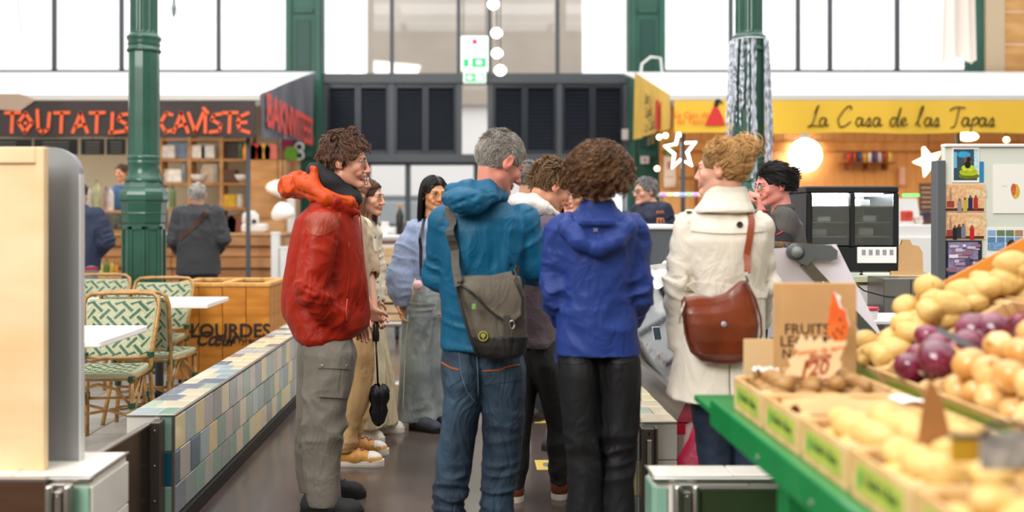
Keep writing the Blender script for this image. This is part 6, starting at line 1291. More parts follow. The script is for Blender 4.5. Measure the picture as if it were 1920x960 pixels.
 base=np.array(lin(col));var=(np.concatenate([rg.uniform(.45, 1.5, k-n_ex), rg.uniform(.8, 1.9, n_ex)])*(1+.25*vnoise(S[:, 0]*25, seed+9)))[:, None];gr=(.7+.5*tp)[None]
 C=(base[None, None, :]*(var*gr)[..., None]);C=np.repeat(C[:, :, None, :], 3, 2).reshape(-1, 3)
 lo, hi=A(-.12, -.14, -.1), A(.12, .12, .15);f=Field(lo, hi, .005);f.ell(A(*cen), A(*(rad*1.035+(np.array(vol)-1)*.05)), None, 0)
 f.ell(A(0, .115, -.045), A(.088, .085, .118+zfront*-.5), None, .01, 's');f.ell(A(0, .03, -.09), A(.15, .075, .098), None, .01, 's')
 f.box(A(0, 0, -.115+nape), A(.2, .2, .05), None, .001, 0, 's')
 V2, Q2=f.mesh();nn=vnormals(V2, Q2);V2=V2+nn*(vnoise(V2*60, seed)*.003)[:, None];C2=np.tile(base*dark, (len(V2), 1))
 VV=np.concatenate([V, V2]);QQ=np.concatenate([Q, Q2+len(V)]);CC=np.clip(np.concatenate([C, C2]), 0, 1)
 VV=p.hc+(VV*s)@p.hR.T
 me=npmesh('hair', VV, QQ, True, CC);me.materials.append(mat('hair_fibre', '#444444', mat_rough, attr=True, spec=.45));return link('hair', me, None, p.o)
def comb_back(P, N):return np.stack([P[:, 0]*4, -1+0*P[:, 0], -.4+0*P[:, 0]], 1)
def comb_fwd(P, N):return np.stack([P[:, 0]*3, .9+0*P[:, 0], np.where(P[:, 2]<.06, -1., .2)], 1)
def comb_down(P, N):return np.stack([np.where(P[:, 1]>.0, np.sign(P[:, 0]+.012)*1.2, P[:, 0]*5), -.5-3*P[:, 1], -1+0*P[:, 0]], 1)
def comb_whorl(P, N):return np.stack([P[:, 0]*6+.3, np.where(P[:, 1]>-.02, .8, -.5), np.where(P[:, 2]<.05, -1.2, 0.)], 1)
# ---------- cloth
FK, AK=1.1, 1.9
def ridge(n):return(1-np.abs(n)*2.6).clip(-.9, 1)
def cloth(p, f, name, m, amp=.006, fr=(9, 9, 4), seed=1, arms=(), armamp=.009, creases=(), smooth=1, zones=(), hem=None, store=True, parent=None, cutneck=None):
 V, Q=f.mesh();V=relax(V, Q, smooth);N=vnormals(V, Q)
 wp=np.stack([vnoise(V*3.5+5*i, seed+40+i) for i in range(3)], 1)*.9
 fa=np.array(fr)*FK;d=amp*AK*(ridge(vnoise(V*fa+wp, seed))*.6+ridge(vnoise(V*fa[[1, 0, 2]]*1.9+wp*1.5, seed+3))*.35-.2)*(vnoise(V*4+9, seed+71)*1.6+.55).clip(.12, 1.1)
 for(c, r, a, fq, sd) in zones:
  wgt=np.exp(-(((V-c)/r)**2).sum(1));d+=a*wgt*(ridge(vnoise(V*np.array(fq)+wp*1.3, sd))-.2)
 for k, g in enumerate(arms):
  for a0, b0 in((g[0], g[1]), (g[1], g[2])):
   a0=np.asarray(a0, float);b0=np.asarray(b0, float);L_=np.linalg.norm(b0-a0);ax=(b0-a0)/L_;t=(V-a0)@ax;rd=V-a0-t[:, None]*ax;r=np.linalg.norm(rd, axis=1)
   wgt=((t>-.05)&(t<L_+.05))*np.exp(-(r/.10)**4);e=np.exp(-(np.linalg.norm(V-np.asarray(g[1]), axis=1)/.16)**2)
   n=vnoise(np.stack([t*22+rd[:, 2]*9, rd[:, 0]*8, rd[:, 1]*8], 1)+wp*1.2, seed+7+k);d+=armamp*wgt*(.35+.8*e)*(ridge(n)-.25)
 for pts, r, a in creases:D=seg_dist(V, pts);d+=a*np.exp(-(D/r)**2)
 V=V+N*d[:, None]
 me=npmesh(name, V, Q, True);me.materials.append(m);o=link(name, me, None, parent or p.o)
 o_bvh=BVHTree.FromPolygons(V.tolist(), Q.tolist()) if store else None
 return o, o_bvh
def row(p, py, l, r, b, dy=0.):
 """torso section from the outline at picture height py"""
 k=1/p.s;return(PZ(py, p.Y), ((l+r)/2-p.px)*k, dy, (r-l)/2*k, b)
def quadpatch(bvh, c4, D, nu, nv, off, name, m, parent, thick=.004, shape=None):
 """a cloth panel laid on a garment: bilinear quad cast along D"""
 c4=[Vector(c) for c in c4];D0=Vector(D).normalized();D=D0;vs=[];ns=[];eye=Vector((0, 0, CZ))-parent.location
 for i in range(nu+1):
  for j in range(nv+1):
   u, v=i/nu, j/nv
   if shape:u, v=shape(u, v)
   q=c4[0]*(1-u)*(1-v)+c4[1]*u*(1-v)+c4[2]*u*v+c4[3]*(1-u)*v
   if D0.y>.9:D=(q-eye).normalized()
   h=bvh.ray_cast(q, D, 1.2)
   if h[0] is None:h=bvh.find_nearest(q)
   vs.append(h[0]);ns.append(h[1] if h[1].dot(D)<0 else-h[1])
 e=[v-D*off+n*.001 for v, n in zip(vs, ns)];w_=nv+1;m_=MB();n0=len(e)
 fs=[(i*w_+j, (i+1)*w_+j, (i+1)*w_+j+1, i*w_+j+1) for i in range(nu) for j in range(nv)]
 rim=[i*w_ for i in range(nu+1)]+[nu*w_+j for j in range(1, nv+1)]+[i*w_+nv for i in range(nu-1, -1, -1)]+[j for j in range(nv-1, 0, -1)]
 m_.add(e, fs, True);m_.add([e[i] for i in rim]+[e[i]+D*(off+thick) for i in rim], [(k, (k+1)%len(rim), len(rim)+(k+1)%len(rim), len(rim)+k) for k in range(len(rim))])
 return m_.build(name, m, parent)
def seam(bvh, pts, D, name, m, parent, r=.0012, n=6, off=.0015, ribbon=0.):
 pts=[Vector(q) for q in pts];D=Vector(D).normalized();out=[];eye=Vector((0, 0, CZ))-parent.location;cam_ray=D.y>.9
 for a, b in zip(pts[:-1], pts[1:]):
  for k in range(n):
   q=a.lerp(b, k/n);D=(q-eye).normalized() if cam_ray else D;h=bvh.ray_cast(q, D, 1.2)
   if h[0] is not None:out.append(h[0]-D*off)
 h=bvh.ray_cast(pts[-1], D, 1.)
 if h[0] is not None:out.append(h[0]-D*off)
 if len(out)<2:return None
 return MB().tube(out, r, 5 if not ribbon else 6).build(name, m, parent)
def strap(bvh, pts, width, th, name, m, parent, off=.006, n=5, snap=True, org=None):
 """a flat strap following pts; where close to the garment it lies on it"""
 pts=[Vector(q) for q in pts];fine=[]
 for a, b in zip(pts[:-1], pts[1:]):
  for k in range(n):fine.append(a.lerp(b, k/n))
 fine.append(pts[-1]);P_, N_=[], []
 for q in fine:
  h=bvh.find_nearest(q)
  if snap and h[0] is not None and(h[3]<.045 or(q-h[0]).dot(h[1])<0):P_.append(h[0]+h[1]*off);N_.append(h[1])
  else:P_.append(q);N_.append((q-h[0]).normalized())
 for _ in range(2):
  P_=[P_[0]]+[(P_[i-1]+P_[i]*2+P_[i+1])/4 for i in range(1, len(P_)-1)]+[P_[-1]];N_=[N_[0]]+[(N_[i-1]+N_[i]*2+N_[i+1]).normalized() for i in range(1, len(N_)-1)]+[N_[-1]]
 vs=[];k=len(P_)
 for i in range(k):
  t=(P_[min(i+1, k-1)]-P_[max(i-1, 0)]).normalized();n_=(N_[i]-t*N_[i].dot(t)).normalized();s_=t.cross(n_)*width/2;e=n_*th/2;vs+=[P_[i]-s_-e, P_[i]+s_-e, P_[i]+s_+e, P_[i]-s_+e]
 fs=[(4*i+j, 4*i+(j+1)%4, 4*i+4+(j+1)%4, 4*i+4+j) for i in range(k-1) for j in range(4)]+[(0, 1, 2, 3), (4*k-4, 4*k-3, 4*k-2, 4*k-1)]
 m_=MB();m_.add([v-(Vector(org) if org is not None else Vector()) for v in vs], fs);return m_.build(name, m, parent)
def hit(b, p, px, py):
 q=Vector(p.W(px, py, -.6));h=b.ray_cast(q, (q-Vector((0, 0, CZ))+p.o.location).normalized(), 1.2)
 return h[0] or b.find_nearest(Vector(p.W(px, py)))[0]
def sleeves(f, arms, r, k=.016, cuff=True):
 for g, rr_ in zip(arms, r):
  f.cap(g[0], g[1], rr_[0], rr_[1], k);f.cap(g[1], g[2], rr_[1], rr_[2], .02)
  if cuff:d=g[2]-g[1];d=d/np.linalg.norm(d);f.cap(g[2]+d*.004, g[2]+d*.05, rr_[2]*.8, rr_[2]*.8, .006, 's')
def leg(f, p, rows, n=2.2, k=.02):
 """rows: (py, px centre, px half width, half depth, dy)"""
 f.stack([(PZ(r[0], p.Y+r[4]), PX(r[1], p.Y+r[4])-p.x0, r[4], r[2]*(p.Y+r[4])/F, r[3]) for r in rows], k, n)
def shoe(p, x, y, ang, L_, style, main, sole, lace=None, toe=None, high=0., wd=.098, label=None):
 """shoe pointing along +x rotated by ang; (x,y) = heel back, local to the person"""
 f=Field((-.03, -.07, -.01), (L_+.03, .07, .17+high), .005);w_=wd/2
 f.chain([A(.04, 0, .045), A(L_*.45, 0, .045), A(L_*.78, 0, .032), A(L_-.04, 0, .03)], [.038, .040, .036, .03], .03, flat=((0, 1, 0), 1.12))
 f.cap(A(.045, 0, .06), A(.05, 0, .085+high), .036, .033, .02);f.cap(A(.07, 0, .07), A(L_*.55, 0, .05), .034, .03, .03)
 f.cap(A(.05, 0, .09+high), A(.05, 0, .17+high), .027, .03, .004, 's');f.box(A(L_/2, 0, -.04), A(.3, .1, .058), None, .001, 0, 's')
 V, Q=f.mesh();V=relax(V, Q, 1);me=npmesh('shoe', V, Q, True);me.materials.append(main);o=link('shoe', me, None, p.o, (x, y, 0), (0, 0, ang), label)
 m=MB();n=28;out=[]
 for i in range(n):
  a=2*PI*i/n;cx=.045 if math.cos(a)<0 else L_-.062;r=.045 if math.cos(a)<0 else .062;ww=w_*(.84 if math.cos(a)<0 else 1.0);out.append((cx+r*math.cos(a), ww*math.sin(a)))
 vs=[(a, b, .0) for a, b in out]+[(a*1.0, b*1.04, .012) for a, b in out]+[(a, b, .027+(.006 if a>L_*.75 else 0)) for a, b in out]
 m.add(vs, [(k_*n+i, k_*n+(i+1)%n, (k_+1)*n+(i+1)%n, (k_+1)*n+i) for k_ in(0, 1) for i in range(n)]+[tuple(range(n))[::-1], tuple(range(2*n, 3*n))], False);m.build('sole', sole, o)
 if toe is not None:
  bv=BVHTree.FromPolygons(V.tolist(), Q.tolist());t_=MB();vs=[];nn=10
  for i in range(nn+1):
   for j in range(nn+1):
    a=-PI/2+PI*i/nn;u=j/nn;q=Vector((L_-.085+.0+(.09*u)*math.cos(a), (.055*u+.0)*math.sin(a), .1));h=bv.ray_cast(q, (0, 0, -1), .2);vs.append((h[0]+Vector((0, 0, .002))) if h[0] is not None else Vector((q.x*.97, q.y*.9, .028)))
  t_.add(vs, [(i*(nn+1)+j, (i+1)*(nn+1)+j, (i+1)*(nn+1)+j+1, i*(nn+1)+j+1) for i in range(nn) for j in range(nn)], True);t_.build('toe_cap', toe, o)
 if lace is not None:
  bv=BVHTree.FromPolygons(V.tolist(), Q.tolist());l=MB()
  for i in range(5):
   xx=L_*.36+i*.018;pr=[]
   for yy in(-.022, -.01, 0, .01, .022):
    h=bv.ray_cast(Vector((xx+yy*.3*(-1)**i, yy, .2)), Vector((0, 0, -1)), .3)
    if h[0] is not None:pr.append(h[0]+Vector((0, 0, .003)))
   if len(pr)>1:l.tube(pr, .0028, 6)
  zt=max(v[2] for v in V if abs(v[0]-L_*.36)<.02);l.tube([(L_*.37, 0, zt+.004), (L_*.33, .03, zt+.012), (L_*.36, .05, zt-.01)], .0022, 5);l.tube([(L_*.37, 0, zt+.004), (L_*.42, -.03, zt+.01), (L_*.40, -.045, zt-.02)], .0022, 5);l.build('laces', lace, o)
 return o
def fabric(name, col, rough=.7, bump=.12, bs=250, var=.08, vs=5, wr=.34, wsc=8, **kw):
 if name in MATS:return MATS[name]
 m=mat(name, col, rough, bump=bump, bscale=bs, var=var, vscale=vs, **kw)
 if wr:
  nt=m.node_tree;N, L=nt.nodes, nt.links;b=N['Principled BSDF'];bp=[n for n in N if n.type=='BUMP'][0];tc=N.new('ShaderNodeTexCoord');mp=N.new('ShaderNodeMapping');mp.inputs['Scale'].default_value=(1, 1, .55);mp.inputs['Rotation'].default_value=(.3, .5, .2);L.new(tc.outputs['Object'], mp.inputs[0])
  n=N.new('ShaderNodeTexNoise');n.inputs['Scale'].default_value=wsc;n.inputs['Detail'].default_value=2.5;n.inputs['Distortion'].default_value=1.6;L.new(mp.outputs[0], n.inputs[0])
  a=N.new('ShaderNodeMath');a.operation='SUBTRACT';a.inputs[1].default_value=.5;L.new(n.outputs['Fac'], a.inputs[0]);c=N.new('ShaderNodeMath');c.operation='ABSOLUTE';L.new(a.outputs[0], c.inputs[0]);b2=N.new('ShaderNodeBump');b2.invert=True;b2.inputs['Strength'].default_value=wr;b2.inputs['Distance'].default_value=.05
  L.new(c.outputs[0], b2.inputs['Height']);L.new(b2.outputs[0], bp.inputs['Normal'])
 return m
exec_people=True
# ---------------------------------------------------------------- man in the red jacket
M_redj=fabric('red_shell', '#98200a', .5, .05, 120, .06, 4, spec=.22);M_redo=fabric('orange_shell', '#bc440c', .5, .05, 120, .05, 4, spec=.25);M_blkf=fabric('black_fleece', '#1b1c20', .8)
p=person('a', 'man in a red hooded rain jacket and grey cargo trousers, standing sideways at left', 628, 4.45, 1.83);W=p.W;p.byaw=-PI/2
armR=(W(603, 424, -.19), W(583, 548, -.25), W(628, 598, -.17));armL=(W(612, 424, .19), W(606, 548, .25), W(668, 592, .17))
body(p, (647, 303), math.radians(-92), math.radians(-5), 0, 1.07, skin='#d79c80', smile=1., nose=1.02, neck=W(628, 377), eyes='#5a7080', brow='#4a3222', arms=[dict(pts=armR, hand=(A(.12, .3, -1), A(0, 1, 0), 1, .3)), dict(pts=armL, hand=(A(.4, -.35, -.9), A(0, -1, 0), -1, .4))])
hair(p, 5200, 'short', '#6a4832', (.03, .05), .0013, .6, 7, curl=(.004, 6), grav=.15, comb=comb_whorl, seed=3, noise=.75, vol=(1.0, 1.0, 1.1), dark=.5, shell=.013, nape=.0)
f=Field((-.42, -.42, .75), (.42, .42, 1.66), .0068)
rows=[(638, 562, 652, .20), (628, 554, 672, .213), (612, 545, 690, .205), (590, 534, 693, .195), (560, 532, 690, .19), (520, 535, 687, .185), (480, 540, 682, .185), (440, 548, 676, .185), (410, 556, 672, .18), (392, 575, 668, .16), (376, 592, 662, .11)]
f.stack([row(p, *r) for r in rows], .03, 2.3)
sleeves(f, (armR, armL), ((.082, .076, .062), (.082, .076, .062)), cuff=False)
f.chain([W(590, 388, -.12), W(628, 378, -.15), W(668, 398, -.10)], [.024, .022, .014], .03);f.chain([W(590, 388, .12), W(628, 378, .15), W(668, 398, .10)], [.03, .03, .02], .03)
f.cap(W(632, 405), W(640, 330), .058, .066, .01, 's')
cr=[([W(603, 400, -.24), W(572, 450, -.26), W(562, 560, -.25)], .012, -.009), ([W(625, 430, -.26), W(632, 520, -.26), W(628, 575, -.24)], .012, -.010), ([W(655, 470, -.2), W(652, 560, -.22), W(648, 606, -.2)], .007, -.007), ([W(575, 440, -.26), W(605, 432, -.28), W(640, 440, -.26)], .006, .006), ([W(585, 560, -.33), W(610, 575, -.3), W(640, 590, -.26)], .008, -.009), ([W(572, 540, -.33), W(600, 552, -.33), W(622, 572, -.28)], .008, -.008), ([W(680, 470, -.05), W(676, 560, -.12), W(664, 620, -.1)], .010, -.008), ([W(650, 610, -.2), W(690, 570, -.1)], .01, -.008)]
_, bj=cloth(p, f, 'jacket', M_redj, .006, (7, 7, 3), 5, (armR, armL), .009, cr, zones=[(W(590, 590, -.1), .12, .004, (6, 6, 14), 77)])
# orange yoke and hood
quadpatch(bj, [W(576, 398, -.6), W(640, 398, -.6), W(632, 438, -.6), W(572, 446, -.6)], (0, 1, 0), 14, 10, .002, 'shoulder_yoke', fabric('yoke_shell', '#962f0a', .5, .05), p.o, .01, shape=lambda u, v:(u, v*(1-.35*abs(2*u-1)**2)))
f=Field((-.36, -.26, 1.32), (.22, .26, 1.72), .0062)
f.chain([W(560, 345, -.06), W(549, 352, .0), W(560, 345, .08)], [.05, .052, .05], .04);f.chain([W(556, 348, -.04), W(578, 350, -.10), W(612, 372, -.15), W(655, 378, -.12), W(668, 385, -.06)], [.046, .046, .034, .024, .018], .03);f.chain([W(556, 348, .04), W(578, 350, .10), W(612, 372, .15), W(655, 378, .12), W(668, 385, .06)], [.046, .046, .034, .024, .018], .03)
f.cap(W(590, 322, -.07), W(588, 365, -.09), .014, .035, .03);f.cap(W(590, 322, .07), W(588, 365, .09), .014, .035, .03);f.cap(W(588, 318, -.06), W(588, 318, .06), .012, .012, .04)
f.cap(W(632, 385), W(618, 300), .075, .088, .012, 's');f.ell(W(592, 335), A(.05, .06, .05), None, .02, 's')
cloth(p, f, 'hood', M_redo, .009, (12, 12, 10), 21, creases=[([W(575, 320, -.12), W(568, 355, -.14), W(580, 378, -.15)], .009, -.012), ([W(545, 330, -.1), W(556, 360, -.12), W(600, 372, -.17)], .008, -.009), ([W(600, 345, -.15), W(615, 365, -.17), W(650, 378, -.16)], .008, -.008)])
f=Field((-.16, -.16, 1.38), (.2, .16, 1.64), .0055);f.chain([W(604, 322, 0), W(622, 340, -.0), W(650, 372, 0)], [.078, .085, .075], .02, flat=((0, 0, 1), .8));f.cap(W(636, 372), W(636, 300), .06, .072, .006, 's')
cloth(p, f, 'fleece_collar', M_blkf, .003, (9, 9, 9), 4, store=False)
f=Field((-.1, -.2, 1.35), (.12, .2, 1.5), .006)
# zip and cuffs
seam(bj, [W(654, 455, -.5), W(655, 520, -.5), W(650, 560, -.5)], (0, 1, 0), 'pocket_zip', mat('zip_red', '#8c1c16', .4), p.o, .003)
seam(bj, [W(675, 400, -.5), W(684, 480, -.5), W(686, 560, -.5)], (0, 1, 0), 'front_zip', mat('zip_red', '#8c1c16', .4), p.o, .004)
MB().tube([W(651, 560, -.235), W(649, 582, -.24), W(651, 602, -.24)], .0025, 6).build('zip_cord', mat('cord_red', '#d8402a', .5), p.o)
M_cargo=fabric('cargo_twill', '#777065', .75, .1, 350, .06, 4)
f=Field((-.3, -.25, .03), (.25, .3, 1.0), .0065)
leg(f, p, [(618, 614, 42, .10, -.06), (645, 614, 48, .118, -.08), (660, 616, 50, .12, -.09), (700, 616, 47, .108, -.10), (760, 611, 43, .098, -.11), (820, 606, 40, .09, -.12), (880, 603, 36, .083, -.12), (938, 607, 30, .075, -.12), (946, 607, 29, .074, -.12)])
leg(f, p, [(618, 610, 42, .10, .06), (645, 608, 48, .118, .08), (660, 606, 48, .12, .09), (700, 600, 43, .108, .11), (760, 594, 38, .098, .12), (820, 589, 35, .09, .13), (880, 586, 31, .08, .14), (925, 589, 27, .073, .14)])
_, bp=cloth(p, f, 'trousers', M_cargo, .007, (7, 7, 5), 9, zones=[(W(612, 790, -.1), .12, .009, (7, 7, 16), 3), (W(605, 915, -.1), .10, .009, (7, 7, 20), 8)], creases=[([W(596, 640, -.25), W(620, 650, -.25), W(645, 632, -.25)], .006, -.006), ([W(600, 740, -.2), W(590, 830, -.2), W(592, 930, -.2)], .006, -.005), ([W(632, 800, -.2), W(626, 880, -.2)], .006, -.005)])
quadpatch(bp, [W(598, 662, -.6), W(656, 662, -.6), W(652, 747, -.6), W(597, 744, -.6)], (0, 1, 0), 12, 14, .014, 'cargo_pocket', M_cargo, p.o, .01)
quadpatch(bp, [W(596, 661, -.6), W(658, 662, -.6), W(656, 692, -.6), W(596, 690, -.6)], (0, 1, 0), 12, 6, .021, 'pocket_flap', M_cargo, p.o, .01)
for px, py in((606, 684), (650, 684)):
 h=[hit(bp, p, px, py)]
 if h[0]:MB().lathe([(.006, 0), (.0065, .002), (.004, .003)], 12, M=Matrix.Translation(h[0]-Vector((0, .0215, 0)))@Matrix.Rotation(PI/2, 4, 'X')).build('snap_button', mat('snap', '#a9a59c', .4, .6), p.o)
M_bsh=fabric('black_suede', '#1d1c1d', .8);M_bsole=mat('black_sole', '#151515', .6);M_glace=mat('grey_lace', '#6a6a6c', .7)
k=4.45/F
shoe(p, (570-628)*4.33/F, -.12, -.04, .30, '', M_bsh, M_bsole, M_glace);shoe(p, (568-628)*4.59/F, .14, .05, .29, '', M_bsh, M_bsole, M_glace)
# ---------------------------------------------------------------- man with glasses behind
M_beige=fabric('beige_knit', '#b9a183', .85, .3, 180);M_tan=fabric('tan_chino', '#c79f6c', .75, .08, 350, .06, 4)
p=person('b', 'man with glasses and moustache in tan trousers, half hidden behind the red jacket', 668, 5.3, 1.67);W=p.W;p.byaw=-PI/2
armR=(W(655, 425, -.17), W(652, 510, -.2), W(694, 577, -.13));armL=(W(668, 425, .17), W(690, 500, .15), W(700, 578, .02))
body(p, (656, 335), math.radians(-92), math.radians(-4), 0, 1.0, skin='#d39a7c', stubble='#8a6450', neck=W(645, 402), smile=.5, nose=1.05, arms=[dict(pts=armR, hand=(A(.35, .35, -.9), A(.3, .9, .3), 1, .85, .95)), dict(pts=armL, hand=(A(.25, -.1, -1), A(.4, -.9, 0), -1, .75, .95))])
hair(p, 1500, 'short', '#4a3424', (.025, .04), .0016, .5, 5, grav=.2, comb=comb_whorl, seed=4)
glasses(p, .022, '#d8c9c0', .0017)
f=Field((-.4, -.38, .68), (.3, .38, 1.5), .008)
f.stack([row(p, *r) for r in[(628, 640, 690, .17), (600, 628, 695, .2), (540, 624, 692, .2), (470, 622, 690, .2), (430, 628, 686, .19), (410, 640, 678, .12)]], .03);sleeves(f, ((armR[0], armR[1], armR[1]+(armR[2]-armR[1])*.25), (armL[0], armL[1], armL[1]+(armL[2]-armL[1])*.12)), ((.075, .065, .06), (.075, .065, .06)))
f.cap(W(645, 415), W(648, 380), .055, .062, .01, 's');cloth(p, f, 'shirt', M_beige, .006, (9, 9, 4), 6, store=False)
f=Field((-.28, -.25, .04), (.3, .3, .92), .008)
leg(f, p, [(600, 664, 33, .12, -.07), (660, 668, 33, .115, -.08), (730, 668, 27, .10, -.09), (800, 655, 22, .085, -.10), (846, 648, 19, .075, -.10)]);leg(f, p, [(600, 668, 33, .12, .07), (660, 670, 32, .115, .08), (730, 672, 26, .10, .10), (800, 662, 21, .085, .12), (830, 658, 18, .075, .12)])
cloth(p, f, 'trousers', M_tan, .008, (7, 7, 4), 3, zones=[(W(655, 810), .12, .01, (7, 7, 18), 3)], store=False)
M_sol=mat('offwhite_sole', '#e6dccb', .5);M_tans=fabric('tan_leather', '#d99c4c', .5, .05);M_redl=mat('red_lace', '#b01e3c', .6);M_cw=fabric('white_leather', '#ece4da', .5, .05)
shoe(p, (628-668)*5.2/F, -.10, -.05, .29, '', M_tans, M_sol, M_redl, toe=M_cw, high=.02);shoe(p, (634-668)*5.42/F, .12, .06, .28, '', M_tans, M_sol, M_redl, toe=M_cw, high=.02)
# folded umbrella held in his hands
u=thing('umbrella', 'folded black umbrella held upright, point down, below the clasped hands', 'umbrella', (PX(705, 5.22), 5.22, 0));zt=PZ(622, 5.22)
z=lambda py:PZ(py, 5.22)
MB().lathe([(.017, z(640)), (.019, z(636)), (.019, z(624)), (.016, z(620)), (.012, z(590))], 14).build('handle', mat('umbrella_black', '#17181a', .4), u);MB().tube([(0, 0, z(640)), (.012, 0, z(730))], .0055, 8).build('shaft', MATS['umbrella_black'], u)
m=MB();n=32;vs=[];prof=[(.012, 796), (.034, 790), (.042, 770), (.036, 757), (.048, 745), (.052, 735), (.040, 726), (.022, 722)]
for i, (r, py) in enumerate(prof):
 for j in range(n):a=2*PI*j/n;rr_=r*(1+.28*math.sin(a*8+i*.8)*(1 if i>1 else .3));vs.append((.012+.006*i*.2+rr_*math.cos(a), rr_*math.sin(a), z(py)+.008*math.sin(a*8)))
m.add(vs, [(i*n+j, i*n+(j+1)%n, (i+1)*n+(j+1)%n, (i+1)*n+j) for i in range(len(prof)-1) for j in range(n)]+[tuple(range(n))], True);m.build('canopy', fabric('umbrella_cloth', '#121417', .55), u)
# ---------------------------------------------------------------- woman in cream beside him
M_cream2=fabric('cream_cord', '#e0d3ba', .85, .25, 120);M_rib=fabric('ribbed_cream', '#d9c7a2', .8, .4, 60, aniso=(8, 8, .3))
p=person('c', 'woman with brown hair in a cream jacket and ribbed cream trousers, behind the red jacket', 692, 5.85, 1.64);W=p.W;p.byaw=-PI/2-.1
armR=(W(678, 428, -.15), W(684, 505, -.18), W(700, 560, -.12));armL=(W(694, 428, .15), W(704, 500, .17), W(708, 560, .1))
body(p, (690, 370), math.radians(-104), math.radians(-2), 0, .98, True, skin='#d79f84', neck=W(682, 424), smile=.3, lips='#b85f5c', eyes='#5a4030', brow='#4f3626', arms=[dict(pts=armR, hand=(A(.2, .1, -1), A(.2, 1, 0), 1, .4, .9)), dict(pts=armL)])
hair(p, 2600, 'long', '#6b4630', (.24, .36), .0018, .12, 14, grav=1.1, comb=comb_down, seed=8, noise=.18, nape=0.)
f=Field((-.26, -.3, .7), (.28, .3, 1.45), .008);f.stack([row(p, *r) for r in[(600, 668, 712, .18), (540, 668, 712, .17), (480, 664, 708, .17), (440, 664, 702, .17), (426, 672, 697, .11)]], .03)
sleeves(f, (armR, armL), ((.07, .06, .05), (.07, .06, .05)));f.chain([W(676, 425, -.06), W(690, 424, -.07), W(700, 440, 0)], [.025, .025, .02], .02);f.cap(W(682, 432), W(686, 398), .045, .055, .01, 's')
_, bj=cloth(p, f, 'jacket', M_cream2, .006, (9, 9, 4), 6, (armR, armL), .008)
for i in range(5):MB().ball(hit(bj, p, 703+i*1.5, 445+i*28), (.007, .004, .007), 8, 6).build('button', mat('horn_button', '#6a5a48', .4), p.o)
f=Field((-.3, -.3, .06), (.36, .34, .95), .008)
leg(f, p, [(560, 688, 20, .12, -.06), (620, 690, 24, .13, -.07), (700, 690, 30, .14, -.09), (798, 688, 34, .15, -.10)]);leg(f, p, [(560, 692, 20, .12, .06), (620, 698, 22, .13, .08), (700, 708, 27, .14, .1), (792, 713, 32, .15, .12)])
cloth(p, f, 'wide_trousers', M_rib, .011, (22, 22, .8), 3, store=False)
shoe(p, (644-692)*5.7/F, -.12, -.05, .27, '', M_cw, M_sol, MATS['offwhite_sole'], toe=MATS['offwhite_sole']);shoe(p, (676-692)*5.95/F, .12, .1, .27, '', M_cw, M_sol, MATS['offwhite_sole'], toe=MATS['offwhite_sole'])
# ---------------------------------------------------------------- woman in the pale blue blouse
M_bl=fabric('blue_stripe_blouse', '#98a6c6', .8, .15, 200, .1, 40, aniso=(4, 4, .5));M_lj=fabric('faded_jeans', '#737b7b', .8, .2, 300, 0, 4, vcol='#a8aeaa', vdetail=8)
p=person('d', 'woman with long black hair, round glasses, pale blue blouse and faded wide jeans', 802, 6.2, 1.655);W=p.W;p.byaw=PI+.45
armR=(W(779, 428, -.02), W(754, 500, -.05), W(752, 563, -.10));armL=(W(838, 428, .06), W(846, 500, .02), W(838, 560, -.05))
body(p, (814, 364), math.radians(207), math.radians(-3), 0, 1.0, True, skin='#cf9368', neck=W(810, 418), smile=.3, lips='#b0564e', eyes='#2a1b14', brow='#2a1c16', nose=.97, arms=[dict(pts=armR, hand=(A(.12, -.1, -1), A(.6, -.6, 0), 1, .45, .92)), dict(pts=armL, hand=(A(0, -.2, -1), A(-.6, -.6, 0), -1, .5, .92))])
hair(p, 3800, 'long', '#17120f', (.26, .36), .0018, .06, 16, grav=1.3, comb=comb_down, seed=9, noise=.07, mat_rough=.3)
glasses(p, .0245, '#c79a52', .0015)
f=Field((-.32, -.28, .78), (.3, .28, 1.42), .007);f.stack([row(p, *r) for r in[(530, 776, 832, .115), (500, 776, 834, .125), (460, 772, 838, .125), (425, 778, 838, .11), (408, 796, 826, .08)]], .03)
f.chain([armR[0], W(762, 465, -.04), W(752, 520, -.06), W(752, 545, -.08), W(753, 567, -.10)], [.062, .075, .095, .085, .05], .03);f.chain([armL[0], W(846, 465, .03), W(848, 520, 0), W(840, 560, -.05)], [.062, .07, .085, .05], .03)
f.cap(W(812, 425), W(816, 395), .045, .055, .01, 's');f.cap(W(753, 566, -.1), W(754, 580, -.1), .032, .036, .004, 's')
_, bb=cloth(p, f, 'blouse', M_bl, .007, (10, 10, 4), 16, (armR, armL), .010, zones=[(W(752, 560, -.1), .05, .008, (30, 30, 3), 2)])
strap(bb, [W(812, 410, .05), W(796, 406, -.06), W(788, 440, -.16), W(783, 470, -.16), W(786, 520, -.15)], .02, .004, 'bag_strap', mat('strap_black', '#1d1a1a', .5), p.o)
f=Field((-.22, -.28, .03), (.22, .28, .99), .007)
leg(f, p, [(525, 794, 20, .11, -.03), (560, 790, 28, .12, -.04), (600, 785, 32, .12, -.05), (660, 783, 32, .12, -.06), (720, 782, 34, .13, -.07), (786, 782, 38, .14, -.08)]);leg(f, p, [(525, 812, 22, .11, 0.03), (560, 812, 26, .12, .03), (600, 814, 26, .12, .03), (700, 816, 27, .13, .03), (775, 820, 29, .14, .03)])
_, bl_=cloth(p, f, 'jeans', M_lj, .006, (9, 9, 3), 13, zones=[(W(795, 570, -.1), .10, .009, (6, 6, 30), 3), (W(783, 770, -.1), .14, .008, (9, 9, 12), 3)])
